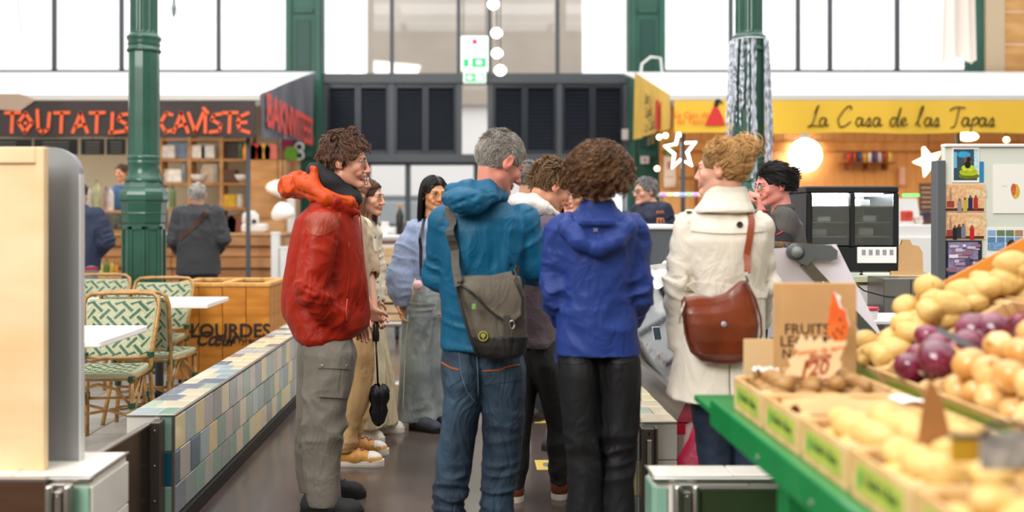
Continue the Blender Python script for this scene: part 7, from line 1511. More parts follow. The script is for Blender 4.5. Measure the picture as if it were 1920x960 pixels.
seam(bl_, [W(765, 590, -.5), W(760, 650, -.5), W(755, 780, -.5)], (0, 1, 0), 'side_seam', mat('pale_seam', '#b9bfbb', .8), p.o, .004)
M_nv=fabric('navy_slipper', '#3a4049', .7);shoe(p, (770-802)*6.1/F, -.12, -.55, .25, '', M_nv, MATS['black_sole'], wd=.09);shoe(p, (816-802)*6.1/F, .02, -.9, .25, '', M_nv, MATS['black_sole'], wd=.09)
MB().ball(W(783, 535, -.2), (.032, .03, .034), 14, 10).build('pompom', fabric('pink_fluff', '#e9bfc0', .9, .6, 90), p.o)
m=MB()
for i in range(7):m.tube([W(779, 522, -.2), W(775-i*.6, 540, -.21), W(771+i*1.6, 556+(i%3)*5, -.21)], .0035, 5)
m.build('tassel', fabric('cream_cord_yarn', '#d9cfb4', .9), p.o)
# ---------------------------------------------------------------- man in the teal jacket
M_teal=fabric('teal_shell', '#065272', .5, .05, 150, .06, 4, spec=.25);M_dk=fabric('dark_denim', '#101f2f', .75, .25, 320, 0, 5, vcol='#2d465a', vdetail=9, aniso=(1, 1, .6), wr=.7)
p=person('e', 'grey haired man in a teal hooded jacket and dark jeans, seen from behind at centre', 905, 4.0, 1.76);W=p.W;p.byaw=-.15
armL=(W(838, 418, 0), W(826, 515, .06), W(862, 500, .28));armR=(W(978, 418, 0), W(1000, 498, .02), W(968, 486, .28))
body(p, (938, 304), math.radians(-58), math.radians(-24), math.radians(4), 1.08, skin='#d98e78', neck=W(918, 372, -.01), arms=[dict(pts=armL, hand=(A(.8, .5, .3), A(0, 0, 1), -1, .5)), dict(pts=armR, hand=(A(-.8, .5, .3), A(0, 0, 1), 1, .5))], brow='#8a8078', nose=1.05)
hair(p, 7000, 'short', '#aaa297', (.012, .024), .0010, .4, 5, shell=.005, grav=.12, comb=comb_whorl, seed=12, noise=.3, cstr=.35, dark=.45, nape=.006, vol=(1.0, 1.0, 1.03))
f=Field((-.34, -.28, .78), (.36, .4, 1.52), .0065)
rows=[(652, 826, 978, .135), (620, 826, 976, .135), (570, 826, 980, .135), (520, 824, 984, .14), (470, 822, 988, .145), (430, 820, 992, .14), (408, 832, 985, .125), (392, 858, 965, .10), (376, 880, 950, .08)]
f.stack([row(p, *r) for r in rows], .035);sleeves(f, (armL, armR), ((.082, .072, .055), (.084, .078, .055)))
f.cap(W(918, 392, 0), W(922, 340, .0), .055, .068, .01, 's')
cr=[([W(962, 395, -.2), W(952, 450, -.2), W(958, 490, -.16)], .010, -.010), ([W(845, 400, -.16), W(850, 470, -.16), W(838, 520, -.1)], .010, -.008), ([W(828, 588, -.2), W(870, 592, -.2), W(900, 588, -.2)], .007, -.012), ([W(930, 420, -.2), W(950, 460, -.2), W(1000, 520, -.1)], .009, -.006), ([W(960, 500, -.12), W(985, 520, -.12), W(1010, 525, -.05)], .008, -.010), ([W(895, 430, -.2), W(905, 520, -.2)], .014, .004)]
_, bt=cloth(p, f, 'jacket', M_teal, .007, (8, 8, 3), 25, (armL, armR), .011, cr, zones=[(W(900, 625, -.1), (.2, .2, .08), .006, (5, 5, 22), 7), (W(930, 480, -.15), .12, .006, (14, 6, 6), 17)])
f=Field((-.24, -.32, 1.3), (.2, .1, 1.56), .0055)
f.chain([W(842, 372, -.11), W(866, 376, -.17), W(892, 378, -.17), W(920, 368, -.12), W(944, 372, -.03)], [.032, .050, .047, .030, .02], .03);f.chain([W(846, 356, -.05), W(880, 354, -.09), W(915, 350, -.09), W(940, 362, -.03)], [.030, .036, .028, .018], .03)
f.ell(W(884, 352, -.06), A(.06, .05, .02), None, .02, 's');f.cap(W(918, 392, 0), W(922, 335, .0), .058, .072, .008, 's')
cloth(p, f, 'hood', M_teal, .003, (7, 12, 16), 28, creases=[([W(840, 388, -.2), W(880, 372, -.24), W(925, 358, -.15)], .008, -.007), ([W(846, 398, -.2), W(885, 390, -.24), W(925, 370, -.16)], .008, -.006), ([W(850, 366, -.18), W(885, 360, -.2), W(915, 356, -.15)], .005, -.008)], store=False)
f=Field((-.26, -.24, .0), (.26, .26, .98), .0065)
L1=[(640, 870, 38, .105, -.0), (690, 870, 42, .125, 0), (740, 870, 37, .11, 0), (790, 861, 35, .098, 0), (830, 856, 34, .088, 0), (880, 849, 34, .082, 0), (940, 843, 32, .078, .0), (1018, 838, 30, .075, 0)]
L2=[(640, 932, 42, .105, 0), (690, 940, 47, .125, 0), (740, 944, 42, .11, 0), (790, 944, 39, .098, 0), (830, 943, 37, .088, 0), (880, 938, 35, .082, 0), (940, 932, 32, .078, 0), (1018, 930, 30, .075, 0)]
leg(f, p, L1, k=.012);leg(f, p, L2, k=.012)
zz=[(W(850, 930, -.05), (.14, .14, .13), .012, (6, 6, 26), 5), (W(935, 930, -.05), (.14, .14, .13), .012, (6, 6, 26), 6), (W(860, 800, -.05), (.12, .12, .09), .009, (6, 6, 18), 5), (W(942, 800, -.05), (.12, .12, .09), .009, (6, 6, 18), 6), (W(900, 745, -.1), (.1, .1, .05), .006, (16, 16, 8), 6)]
_, bj=cloth(p, f, 'jeans', M_dk, .005, (8, 8, 5), 33, zones=zz)
M_st=mat('orange_stitch', '#8f4c20', .7);M_stp=mat('pale_stitch', '#7c8c98', .8);D=(0, 1, 0)
for a, b_, c_, d_ in(((830, 664), (860, 662), (864, 712), (842, 726)), ((898, 660), (972, 655), (978, 712), (912, 722))):quadpatch(bj, [W(*a, -.6), W(*b_, -.6), W(*c_, -.6), W(*d_, -.6)], D, 10, 8, .003, 'back_pocket', M_dk, p.o, .006)
for pts in(((828, 680), (845, 690), (862, 694)), ((906, 696), (938, 694), (950, 688), (975, 684))):seam(bj, [W(*q, -.6) for q in pts], D, 'pocket_stitching', M_st, p.o, .0045, off=.005)
seam(bj, [W(893, 655, -.6), W(896, 700, -.6), W(897, 745, -.6)], D, 'seat_seam', M_stp, p.o, .0015);seam(bj, [W(860, 655, -.6), W(864, 700, -.6), W(876, 735, -.6), W(893, 756, -.6)], D, 'seat_seam', M_stp, p.o, .0012)
for s_, x in((-1, 838), (1, 930)):shoe(p, (x-905)/p.s, -.11, PI/2+.1*-s_, .29, '', M_bsh, M_bsole, M_glace)
TEAL=p;TB=bt
# messenger bag
M_bag=fabric('olive_canvas', '#5f574a', .75, .2, 260, .1, 5);M_bk=fabric('black_canvas', '#1d1b1a', .6, .15, 200);M_trim=mat('bag_trim', '#1f1d1b', .6)
g=thing('messenger_bag', 'olive grey messenger bag with black base and round yellow badge on the teal jacket', 'bag', (PX(922, 3.78), 3.78, PZ(590, 3.78)));YB2=3.76
B=lambda px, py, dy=0.:A(PX(px, YB2+dy), YB2+dy, PZ(py, YB2+dy))-A(*g.location)
def bag_shell(rows, nm, m, dy, b, n=2.6, amp=.004, seed=2, vx=.005, sl=.0):
 f=Field((-.22, -.09, -.24), (.22, .12, .24), vx)
 st=[(B(0, py)[2], (B(l, py)[0]+B(r, py)[0])/2, dy, (B(r, py)[0]-B(l, py)[0])/2, b*w_) for py, l, r, w_ in rows];f.stack(st, 0, n)
 V, Q=f.mesh();V=relax(V, Q, 1);N=vnormals(V, Q);V=V+N*(amp*ridge(vnoise(V*11, seed)))[:, None];me=npmesh(nm, V, Q, True);me.materials.append(m);return link(nm, me, None, g), BVHTree.FromPolygons(V.tolist(), Q.tolist())
_, bg=bag_shell([(672, 905, 975, .55), (665, 893, 985, .8), (640, 885, 990, 1.), (600, 872, 988, 1.), (560, 860, 984, .95), (532, 854, 978, .8), (520, 862, 975, .6)], 'bag_body', M_bag, .035, .05)
bag_shell([(674, 903, 970, .55), (666, 891, 984, .85), (650, 886, 989, 1.03), (632, 882, 991, 1.03)], 'bag_base', M_bk, .035, .0515, seed=4)
def flapf(u, v):
 l=866+32*v;r=958+26*min(1, v*1.6)-6*v;x=l+(r-l)*u;top=534-26*u**.8;bottom=606-46*(1-u)**2.2-16*max(0, u-.78)/.22;y=top+(bottom-top)*v
 q=B(x, y, -.03-.016*math.sin(PI*min(1, v+.15))+.02*(1-v));return q
m=MB();m.grid(flapf, 18, 16);m.grid(lambda u, v:flapf(u, v)+A(0, .006, 0), 18, 16);m.build('flap', M_bag, g)
MB().tube([flapf(0, v) for v in np.linspace(0, 1, 10)]+[flapf(u, 1) for u in np.linspace(.05, 1, 14)]+[flapf(1, v) for v in np.linspace(.9, .2, 6)], .0055, 7).build('flap_piping', M_trim, g)
MB().tube([B(866, 528, -.01), B(856, 530, .02), B(862, 565, -.012), B(872, 600, -.02), B(884, 640, -.02), B(898, 668, -.01)], .007, 8).build('side_piping', M_trim, g)
MB().box(B(943, 0)[0], B(955, 0)[0], -.072, -.066, B(0, 632)[2], B(0, 588)[2], .002).build('buckle_strap', fabric('buckle_strap', '#3a342c', .7), g)
c_=B(959, 606);MB().tube([(c_[0]+.010*math.cos(a), -.07, c_[2]+.017*math.sin(a)) for a in np.linspace(0, 2*PI, 13)], .0028, 6).build('buckle', M_steel, g)
c_=B(906, 630);Mb=Matrix.Translation((c_[0], -.021, c_[2]))@Matrix.Rotation(PI/2, 4, 'X')@Matrix.Rotation(0, 4, 'Z')
MB().lathe([(.0215, 0), (.0215, .004), (.0205, .0045)], 28, M=Mb).build('badge', mat('badge_dark', '#2b2a20', .5), g);bd=mat('badge_yellow', '#c9c24a', .5);m=MB();m.tube([(c_[0]+.0185*math.cos(a), -.0265, c_[2]+.0185*math.sin(a)) for a in np.linspace(0, 2*PI, 25)], .0016, 5)
for a in(-.7, -.25, .25, .7):m.tube([(c_[0], -.0265, c_[2]-.009), (c_[0]+.013*math.sin(a)*.9, -.0265, c_[2]+.002), (c_[0]+.014*math.sin(a*.7), -.0265, c_[2]+.011*math.cos(a))], .0016, 5)
m.tube([(c_[0], -.0265, c_[2]-.014), (c_[0], -.0265, c_[2]-.004)], .0016, 5);m.build('badge_emblem', bd, g)
MB().box(B(885, 0)[0], B(892, 0)[0], -.062, -.058, B(0, 578)[2], B(0, 568)[2], .001).build('green_label', mat('label_green', '#6ea04a', .6), g)
to=A(TEAL.x0, TEAL.Y, 0);gl_=A(*g.location);BW=lambda px, py, dy:Vector(B(px, py, dy)+gl_-to)
strap(bt, [BW(861, 536, .0), W(850, 480, -.17), W(842, 430, -.17), W(840, 402, -.12), W(842, 395, .0)], .036, .004, 'shoulder_strap', fabric('strap_webbing', '#4a443b', .7), g, off=.004, org=gl_-to)
strap(bt, [BW(966, 530, .0), W(974, 512, -.13), W(980, 500, -.12)], .03, .004, 'rear_strap', MATS['strap_webbing'], g, off=.004, org=gl_-to)
# ---------------------------------------------------------------- man in the mauve jacket
M_mv=fabric('mauve_fleece', '#6f5f65', .9, .3, 120);M_cr=fabric('cream_lining', '#ded8cf', .85, .25, 150);M_bk2=fabric('black_trouser', '#1c1b1c', .7, .1, 300)
p=person('f', 'man with bent head in a mauve jacket with cream hood, between teal and blue jackets', 1012, 4.6, 1.70);W=p.W;p.byaw=-.9
armL=(W(985, 430, .16), W(1010, 510, .28), W(1050, 510, .30));armR=(W(1020, 430, -.15), W(1035, 520, -.12), W(1062, 505, .02))
body(p, (1034, 350), math.radians(-68), math.radians(-28), 0, 1.04, skin='#d89a7a', neck=W(1008, 395), smile=.6, nose=1.04, brow='#6a4a34', arms=[dict(pts=armL), dict(pts=armR, hand=(A(.6, .3, .5), A(0, 1, 0), 1, .6))])
hair(p, 4200, 'short', '#80603f', (.022, .040), .0013, .8, 6, grav=.1, comb=comb_whorl, seed=14, noise=.7, dark=.5, nape=.012, shell=.013, vol=(1, 1, 1.05))
f=Field((-.3, -.34, .72), (.3, .44, 1.48), .0075);f.stack([row(p, *r) for r in[(645, 968, 1046, .17), (600, 966, 1048, .18), (520, 962, 1050, .19), (450, 962, 1054, .2), (420, 972, 1046, .17), (400, 985, 1030, .11)]], .035);sleeves(f, (armL, armR), ((.08, .07, .055), (.08, .07, .055)));f.cap(W(1008, 410), W(1014, 375), .055, .065, .01, 's')
cloth(p, f, 'jacket', M_mv, .005, (9, 9, 4), 26, (armL, armR), .009, [([W(970, 535, -.2), W(1010, 536, -.25), W(1048, 530, -.2)], .005, -.005)], store=False)
f=Field((-.2, -.3, 1.3), (.2, .25, 1.55), .006);f.chain([W(968, 376, -.02), W(990, 385, -.13), W(1020, 392, -.15), W(1042, 402, -.1)], [.03, .045, .035, .02], .03);f.chain([W(975, 372, .03), W(1000, 378, -.08), W(1030, 390, -.09)], [.03, .035, .02], .03);f.cap(W(1008, 410), W(1016, 355), .056, .068, .01, 's')
cloth(p, f, 'hood', M_cr, .006, (9, 9, 12), 8, store=False);MB().tube([W(985, 394, -.18), W(1008, 404, -.2), W(1035, 402, -.16), W(1046, 408, -.1)], .006, 6).build('hood_edge', M_mv, p.o)
f=Field((-.28, -.25, .03), (.26, .26, .86), .0075);leg(f, p, [(630, 1020, 24, .10, -.05), (680, 1024, 28, .125, -.05), (740, 1036, 25, .105, -.03), (800, 1046, 22, .09, 0), (860, 1049, 20, .08, .0), (905, 1048, 18, .075, 0)]);leg(f, p, [(630, 992, 24, .10, .05), (700, 985, 26, .12, .05), (800, 975, 22, .09, .02), (915, 966, 19, .075, -.02)])
cloth(p, f, 'trousers', M_bk2, .006, (8, 8, 6), 41, zones=[(W(1048, 890), (.1, .1, .1), .009, (6, 6, 24), 3)], store=False)
M_brs=fabric('brown_leather_shoe', '#7a3d22', .4, .1, 90);shoe(p, (1046-1012)/p.s, -.06, PI/2-.15, .28, '', M_brs, M_sol);shoe(p, (968-1012)/p.s, -.1, PI/2+.15, .28, '', M_brs, M_sol)
# ---------------------------------------------------------------- woman in the blue jacket
M_blu=fabric('ultramarine_shell', '#203678', .55, .05, 170, .05, 4, spec=.25);M_blk3=fabric('black_stretch', '#131315', .65, .08, 300, spec=.3)
p=person('g', 'woman with curly brown hair in a blue hooded jacket and black trousers, seen from behind', 1120, 3.6, 1.70);W=p.W;p.byaw=0
armL=(W(1054, 432, .01), W(1040, 548, .0), W(1058, 602, .2));armR=(W(1184, 432, .01), W(1198, 548, .0), W(1182, 600, .2))
body(p, (1123, 325), math.radians(-12), math.radians(-6), 0, .98, True, skin='#cf9274', neck=W(1120, 385, 0), arms=[dict(pts=armL, hand=(A(.6, .7, .1), A(0, 0, 1), -1, .6, .92)), dict(pts=armR, hand=(A(-.6, .7, .1), A(0, 0, 1), 1, .6, .92))])
hair(p, 8600, 'curly', '#6c4a2c', (.05, .088), .0016, .75, 14, curl=(.012, 12), grav=.75, comb=comb_down, seed=20, noise=.5, vol=(1.36, 1.15, 1.02), dark=.35, nape=-.004, tip=3)
f=Field((-.29, -.24, .8), (.29, .36, 1.47), .0062)
rows=[(664, 1042, 1200, .135), (630, 1043, 1196, .13), (590, 1046, 1192, .125), (545, 1048, 1190, .12), (490, 1043, 1195, .125), (450, 1040, 1200, .125), (425, 1050, 1190, .115), (405, 1068, 1172, .09), (388, 1084, 1156, .07), (374, 1090, 1150, .064)]
f.stack([row(p, *r) for r in rows], .03);sleeves(f, (armL, armR), ((.066, .058, .046), (.066, .058, .046)));f.cap(W(1120, 395), W(1121, 350), .048, .062, .008, 's')
cr=[([W(1068, 420, -.2), W(1062, 470, -.2), W(1052, 520, -.15)], .008, -.007), ([W(1170, 420, -.2), W(1178, 470, -.2), W(1186, 520, -.15)], .008, -.007), ([W(1046, 600, -.2), W(1100, 585, -.2), W(1150, 592, -.2), W(1192, 575, -.2)], .009, -.008), ([W(1050, 560, -.2), W(1080, 572, -.2), W(1120, 562, -.2)], .008, -.006), ([W(1118, 490, -.2), W(1112, 560, -.2)], .012, -.004), ([W(1044, 654, -.2), W(1120, 657, -.2), W(1198, 654, -.2)], .003, -.003)]
_, bb=cloth(p, f, 'jacket', M_blu, .0055, (7, 7, 4), 45, (armL, armR), .010, cr, zones=[(W(1120, 600, -.1), (.2, .2, .10), .006, (4, 4, 14), 7)])
f=Field((-.2, -.27, 1.18), (.2, .12, 1.46), .005)
f.chain([W(1066, 408, .0), W(1064, 428, -.09), W(1085, 452, -.135), W(1120, 466, -.145), W(1155, 452, -.135), W(1176, 428, -.09), W(1174, 408, 0)], [.026, .034, .032, .03, .032, .034, .026], .02)
f.ell(W(1120, 432, -.118), A(.095, .028, .045), rotm(0, .35, 0), .03);f.box(W(1120, 417, -.16), A(.072, .006, .012), None, .004, .012)
f.ell(W(1120, 412, -.10), A(.062, .035, .03), None, .008, 's');f.ell(W(1120, 398, -.06), A(.07, .06, .05), None, .01, 's')
_, bh=cloth(p, f, 'hood', M_blu, .003, (12, 8, 14), 28, creases=[([W(1072, 415, -.15), W(1090, 440, -.2), W(1118, 458, -.22), W(1150, 440, -.2), W(1168, 415, -.15)], .005, -.009), ([W(1080, 408, -.15), W(1094, 428, -.2), W(1105, 445, -.22)], .005, -.006), ([W(1160, 408, -.15), W(1146, 428, -.2), W(1136, 445, -.22)], .005, -.006)])
m=MB();c_=W(1117, 431);y_=hit(bh, p, 1117, 431).y-.002;c_=np.array(hit(bh, p, 1117, 431))
for sx, sz in((1, 1), (-1, 1), (1, -1), (-1, -1)):m.tube([(c_[0], y_, c_[2]+sz*.001), (c_[0]+sx*.004, y_, c_[2]+sz*.0045), (c_[0]+sx*.0085, y_, c_[2]+sz*.0045)], .0012, 5)
m.build('logo', mat('silver_print', '#c9ccd6', .4), p.o)
for sx in(-1, 1):MB().box(c_[0]+.0062+sx*.066-.012, c_[0]+.0062+sx*.066+.012, y_+.02, y_+.03, W(0, 423)[2]-.008, W(0, 423)[2]+.01, .002).build('hood_tab', mat('patterned_tab', '#8a7a5a', .7, vcol='#2a2c4a', vscale=180), p.o)
MB().tube([(W(1120, 368)[0]+.058*math.cos(a), .0+.056*math.sin(a), W(1120, 373)[2]+.006*math.sin(a)) for a in np.linspace(0, 2*PI, 21)], .0022, 6).build('necklace', mat('cord_dark', '#4a2c1c', .6), p.o)
f=Field((-.21, -.2, .0), (.21, .22, .98), .0065)
Ll=[(650, 1086, 36, .10, 0), (675, 1085, 40, .115, 0), (700, 1085, 40, .118, 0), (745, 1087, 37, .11, 0), (800, 1090, 34, .10, 0), (860, 1096, 31, .09, 0), (920, 1098, 33, .09, 0), (1000, 1097, 36, .095, 0), (1070, 1096, 39, .1, 0)]
Lr=[(650, 1156, 36, .10, 0), (675, 1158, 40, .115, 0), (700, 1160, 39, .118, 0), (745, 1161, 36, .11, 0), (800, 1160, 33, .10, 0), (860, 1158, 30, .09, 0), (920, 1158, 30, .09, 0), (1000, 1159, 34, .095, 0), (1070, 1160, 38, .1, 0)]
leg(f, p, Ll, k=.01);leg(f, p, Lr, k=.01)
_, bk=cloth(p, f, 'trousers', M_blk3, .006, (7, 7, 5), 55, zones=[(W(1090, 830, -.05), (.1, .1, .1), .009, (9, 9, 18), 5), (W(1158, 830, -.05), (.1, .1, .1), .009, (9, 9, 18), 6)])
for a, b_ in((1062, 1098), (1145, 1180)):seam(bk, [W(a, 682, -.5), W(b_, 680, -.5)], D, 'pocket_zip', mat('zip_black', '#0d0d0d', .4), p.o, .003)
MB().tube([W(1042, 660, -.05), W(1040, 675, -.06), W(1043, 684, -.06), W(1044, 672, -.055)], .002, 6).build('hem_cord', M_blu, p.o)
for x, s_ in((1098, 1), (1158, -1)):shoe(p, (x-1120)/p.s, -.09, PI/2+.1*s_, .26, '', M_bsh, M_bsole, M_glace)
# ---------------------------------------------------------------- woman in the trench coat
M_tr=fabric('trench_cotton', '#d8cfbf', .75, .08, 260, .04, 5);M_nj=fabric('navy_jeans', '#0c1826', .75, .2, 300, 0, 5, vcol='#1e3248', vdetail=8)
p=person('h', 'woman with a blond messy bun in a cream trench coat, seen from behind', 1350, 3.7, 1.70);W=p.W;p.byaw=.1
armL=(W(1293, 428, .01), W(1271, 535, .0), W(1277, 640, .06));armR=(W(1421, 428, .01), W(1432, 530, .02), W(1422, 600, .2))
body(p, (1354, 318), math.radians(56), math.radians(2), 0, .95, True, skin='#dca48a', neck=W(1356, 380), smile=.6, arms=[dict(pts=armL, hand=(A(.1, .3, -1), A(1, 0, 0), -1, .5, .9)), dict(pts=armR, hand=(A(-.5, .8, .1), A(0, 0, 1), 1, .5, .9))], nose=1.02)
def bun(S, rg):
 k, sg, _=S.shape;out=[]
 base=np.array([.028, -.085, .088]);n=1100
 t=np.linspace(0, 1, 15);R_=rg.uniform(.016, .046, n);ph=rg.uniform(0, 6.28, n);ax=rg.normal(size=(n, 3));ax/=np.linalg.norm(ax, axis=1, keepdims=True)
 u=np.cross(ax, rg.normal(size=(n, 3)));u/=np.linalg.norm(u, axis=1, keepdims=True);v=np.cross(ax, u);c0=base+rg.normal(size=(n, 3))*np.array([.012, .014, .014])
 an=ph[:, None]+t[None]*rg.uniform(2, 5, n)[:, None];B_=c0[:, None]+u[:, None]*(R_[:, None]*np.cos(an))[..., None]+v[:, None]*(R_[:, None]*np.sin(an))[..., None]+np.array([0, 0, .0])
 tt=np.linspace(0, 1, sg);S2=S.copy();S2=np.stack([np.array([np.interp(np.linspace(0, 1, 15), tt, S2[i, :, a]) for i in range(k)]) for a in range(3)], 2)
 return np.concatenate([S2, B_])
def comb_bun(P, N):return np.array([.045, -.08, .10])-P+np.array([0, 0, 0])
hair(p, 5200, 'updo', '#c79a60', (.03, .06), .0014, .04, 8, curl=(.0035, 8), grav=.04, shell=.006, comb=comb_bun, seed=31, noise=.25, vol=(1.05, 1.05, 1.04), dark=.42, extra=bun, nape=.01)
m=MB();T=lambda*v:Vector(p.hc+p.hR@(A(*v)*p.hsz))
f=Field((-.3, -.3, .6), (.3, .36, 1.47), .0065)
rows=[(744, 1254, 1432, .19), (700, 1262, 1432, .18), (640, 1274, 1430, .165), (590, 1284, 1430, .15), (555, 1289, 1428, .135), (540, 1290, 1428, .13), (500, 1284, 1432, .135), (450, 1278, 1438, .135), (425, 1286, 1432, .12), (405, 1306, 1412, .095), (388, 1326, 1392, .075)]
f.stack([row(p, *r) for r in rows], .03, 2.4);sleeves(f, (armL, armR), ((.068, .058, .054), (.064, .054, .05)));f.cap(W(1356, 400), W(1357, 350), .05, .068, .008, 's');f.box(A(-.01, -.17, PZ(700, 3.7)), A(.003, .08, .16), None, .001, .002, 's')
cr=[([W(1302, 420, -.2), W(1300, 480, -.2), W(1296, 530, -.15)], .008, -.010), ([W(1410, 420, -.2), W(1420, 480, -.2)], .008, -.006), ([W(1296, 480, -.2), W(1330, 510, -.2), W(1372, 536, -.2)], .009, -.008), ([W(1300, 505, -.2), W(1320, 530, -.2)], .008, .006), ([W(1384, 430, -.2), W(1386, 540, -.2)], .0035, -.004), ([W(1272, 470, -.1), W(1268, 560, -.1)], .0035, -.004), ([W(1340, 560, -.2), W(1335, 740, -.25)], .012, .006)]
_, bc=cloth(p, f, 'trench_coat', M_tr, .0055, (7, 7, 3), 65, (armL, armR), .010, cr, zones=[(W(1350, 540, -.1), (.2, .2, .06), .007, (14, 14, 5), 7)])
quadpatch(bc, [W(1292, 402, -.6), W(1432, 402, -.6), W(1438, 438, -.6), W(1296, 438, -.6)], (0, 1, 0), 24, 10, .006, 'back_yoke', M_tr, p.o, .008, shape=lambda u, v:(u, v*(1-.14*(2*u-1)**2)))
hb=hit(bc, p, 1385, 421);M_hb=mat('dark_horn_button', '#2f2a26', .3);MB().lathe([(.012, 0), (.0125, .003), (.010, .0045), (.008, .003)], 20, M=Matrix.Translation(hb-Vector((0, .013, 0)))@Matrix.Rotation(PI/2, 4, 'X')).build('back_button', M_hb, p.o)
f=Field((-.18, -.2, 1.34), (.18, .18, 1.55), .005);f.stack([row(p, *r) for r in[(399, 1300, 1412, .108, -.012), (393, 1302, 1410, .106, -.012), (378, 1314, 1404, .086, -.008), (362, 1322, 1400, .074), (350, 1328, 1396, .07)]], 0, 2.2);f.cap(W(1356, 400), W(1360, 335), .056, .064, .004, 's');f.box(W(1325, 405, .12), A(.09, .1, .1), None, .01, .01, 's')
cloth(p, f, 'coat_collar', M_tr, .002, (9, 9, 9), 3, store=False)
f=Field((-.12, -.12, 1.4), (.12, .12, 1.56), .005);f.cap(W(1354, 378), W(1352, 352, .01), .060, .056, .01);f.cap(W(1354, 390), W(1354, 340), .050, .052, .004, 's');cloth(p, f, 'scarf', mat('plaid_scarf', '#5f7f9f', .8, vcol='#b9a9a0', vscale=60), .004, (20, 20, 20), 5, store=False)
for x0_, y0_, x1_, y1_ in((1286, 384, 1322, 374), (1428, 402, 1404, 382)):quadpatch(bc, [W(x0_, y0_-2, -.02)+A(0, -.03, .2), W(x1_, y1_-2, -.02)+A(0, -.03, .2), W(x1_, y1_, .02)+A(0, .03, .2), W(x0_, y0_, .02)+A(0, .03, .2)], (0, 0, -1), 6, 4, .006, 'epaulette', M_tr, p.o, .006)
h=bc.ray_cast(Vector(W(1292, 384, -.03))+Vector((0, 0, .3)), Vector((0, 0, -1)), 1.);h[0] and MB().lathe([(.011, 0), (.0115, .004), (.008, .006)], 16, M=Matrix.Translation(h[0]+Vector((0, 0, .007)))).build('epaulette_button', M_hb, p.o)
def beltline(u, v):return None
strap(bc, [W(1290, 540, -.02), W(1300, 541, -.1), W(1330, 545, -.16), W(1365, 548, -.16), W(1400, 549, -.13), W(1426, 548, -.02)], .05, .006, 'belt', M_tr, p.o, off=.006)
f=Field((-.2, -.2, .0), (.2, .2, .8), .007);leg(f, p, [(700, 1330, 42, .12, 0), (760, 1332, 37, .105, 0), (830, 1338, 31, .09, 0), (900, 1342, 28, .08, 0), (1035, 1342, 24, .075, 0)], k=.01);leg(f, p, [(700, 1392, 40, .12, 0), (760, 1396, 35, .105, 0), (830, 1398, 30, .09, 0), (900, 1398, 27, .08, 0), (1035, 1398, 24, .075, 0)], k=.01)
cloth(p, f, 'jeans', M_nj, .005, (8, 8, 6), 77, store=False, zones=[(W(1336, 830), (.1, .1, .1), .008, (8, 8, 22), 5)])
for x, s_ in((1342, 1), (1398, -1)):shoe(p, (x-1350)/p.s, -.09, PI/2+.1*s_, .26, '', M_bsh, M_bsole)
# leather shoulder bag
M_lea=mat('cognac_leather', '#7c3414', .33, bump=.12, bscale=45, vcol='#5a220c', vscale=5, coat=.25);M_lead=mat('dark_leather', '#5c2812', .4)
YB3=3.47;g=thing('leather_bag', 'cognac brown leather shoulder bag hanging on the cream trench coat', 'bag', (PX(1355, YB3), YB3, PZ(600, YB3)));B=lambda px, py, dy=0.:A(PX(px, YB3+dy), YB3+dy, PZ(py, YB3+dy))-A(*g.location)
def bag2(rows, nm, m, dy, b, amp, seed):
 f=Field((-.17, -.08, -.2), (.17, .12, .2), .005);
 f.stack([(B(0, py)[2], (B(l, py)[0]+B(r, py)[0])/2, dy, (B(r, py)[0]-B(l, py)[0])/2, b*w_) for py, l, r, w_ in rows], 0, 2.4)
 V, Q=f.mesh()
 sl=np.interp(V[:, 0], [B(1282, 0)[0], B(1340, 0)[0], B(1365, 0)[0], B(1398, 0)[0], B(1430, 0)[0]], [-.035, -.028, -.015, .03, .0]);tz=B(0, 560)[2];V[:, 2]+=np.clip((V[:, 2]-(tz-.09))/.09, 0, 1)*sl
 V=relax(V, Q, 1);N=vnormals(V, Q);V=V+N*(amp*(ridge(vnoise(V*np.array([9, 9, 6])+3, seed))-.2))[:, None];me=npmesh(nm, V, Q, True);me.materials.append(m);return link(nm, me, None, g), BVHTree.FromPolygons(V.tolist(), Q.tolist())
_, b2_=bag2([(684, 1332, 1392, .5), (678, 1318, 1404, .75), (664, 1302, 1416, .95), (640, 1291, 1425, 1.05), (610, 1285, 1428, 1.0), (580, 1282, 1424, .8), (555, 1283, 1416, .5), (543, 1285, 1408, .3)], 'bag_body', M_lea, .04, .055, .006, 5)
edge=[(1284, 556), (1281, 590), (1285, 625), (1294, 650), (1310, 668), (1340, 680), (1375, 680), (1400, 672), (1420, 655), (1428, 625), (1426, 595), (1416, 560), (1400, 528)]
for dy, nm in((-.0, 'seam_piping'), (.03, 'gusset_piping')):MB().tube([B(x, y, dy+.012) for x, y in edge], .0042, 7).build(nm, M_lead, g)
h=b2_.ray_cast(Vector(B(1357, 608, -.3)), (Vector(B(1357, 608, .0))-Vector(B(1357, 608, -.3))).normalized(), 1.);q=h[0] or Vector(B(1357, 608, 0));MB().lathe([(.010, 0), (.0105, .002), (.008, .0035), (.004, .004)], 20, M=Matrix.Translation(q-Vector((0, .001, 0)))@Matrix.Rotation(PI/2, 4, 'X')).build('stud', mat('pewter_stud', '#c3bdd0', .3, .6), g)
to=A(p.x0, p.Y, 0);gl_=A(*g.location);BW=lambda px, py, dy:Vector(B(px, py, dy)+gl_-to)
strap(bc, [BW(1401, 510, .02), W(1404, 480, -.16), W(1413, 430, -.15), W(1417, 396, -.12), W(1414, 382, -.03), W(1412, 384, .06)], .026, .005, 'shoulder_strap', mat('strap_leather', '#8a3d1e', .4), g, off=.0075, org=gl_-to)
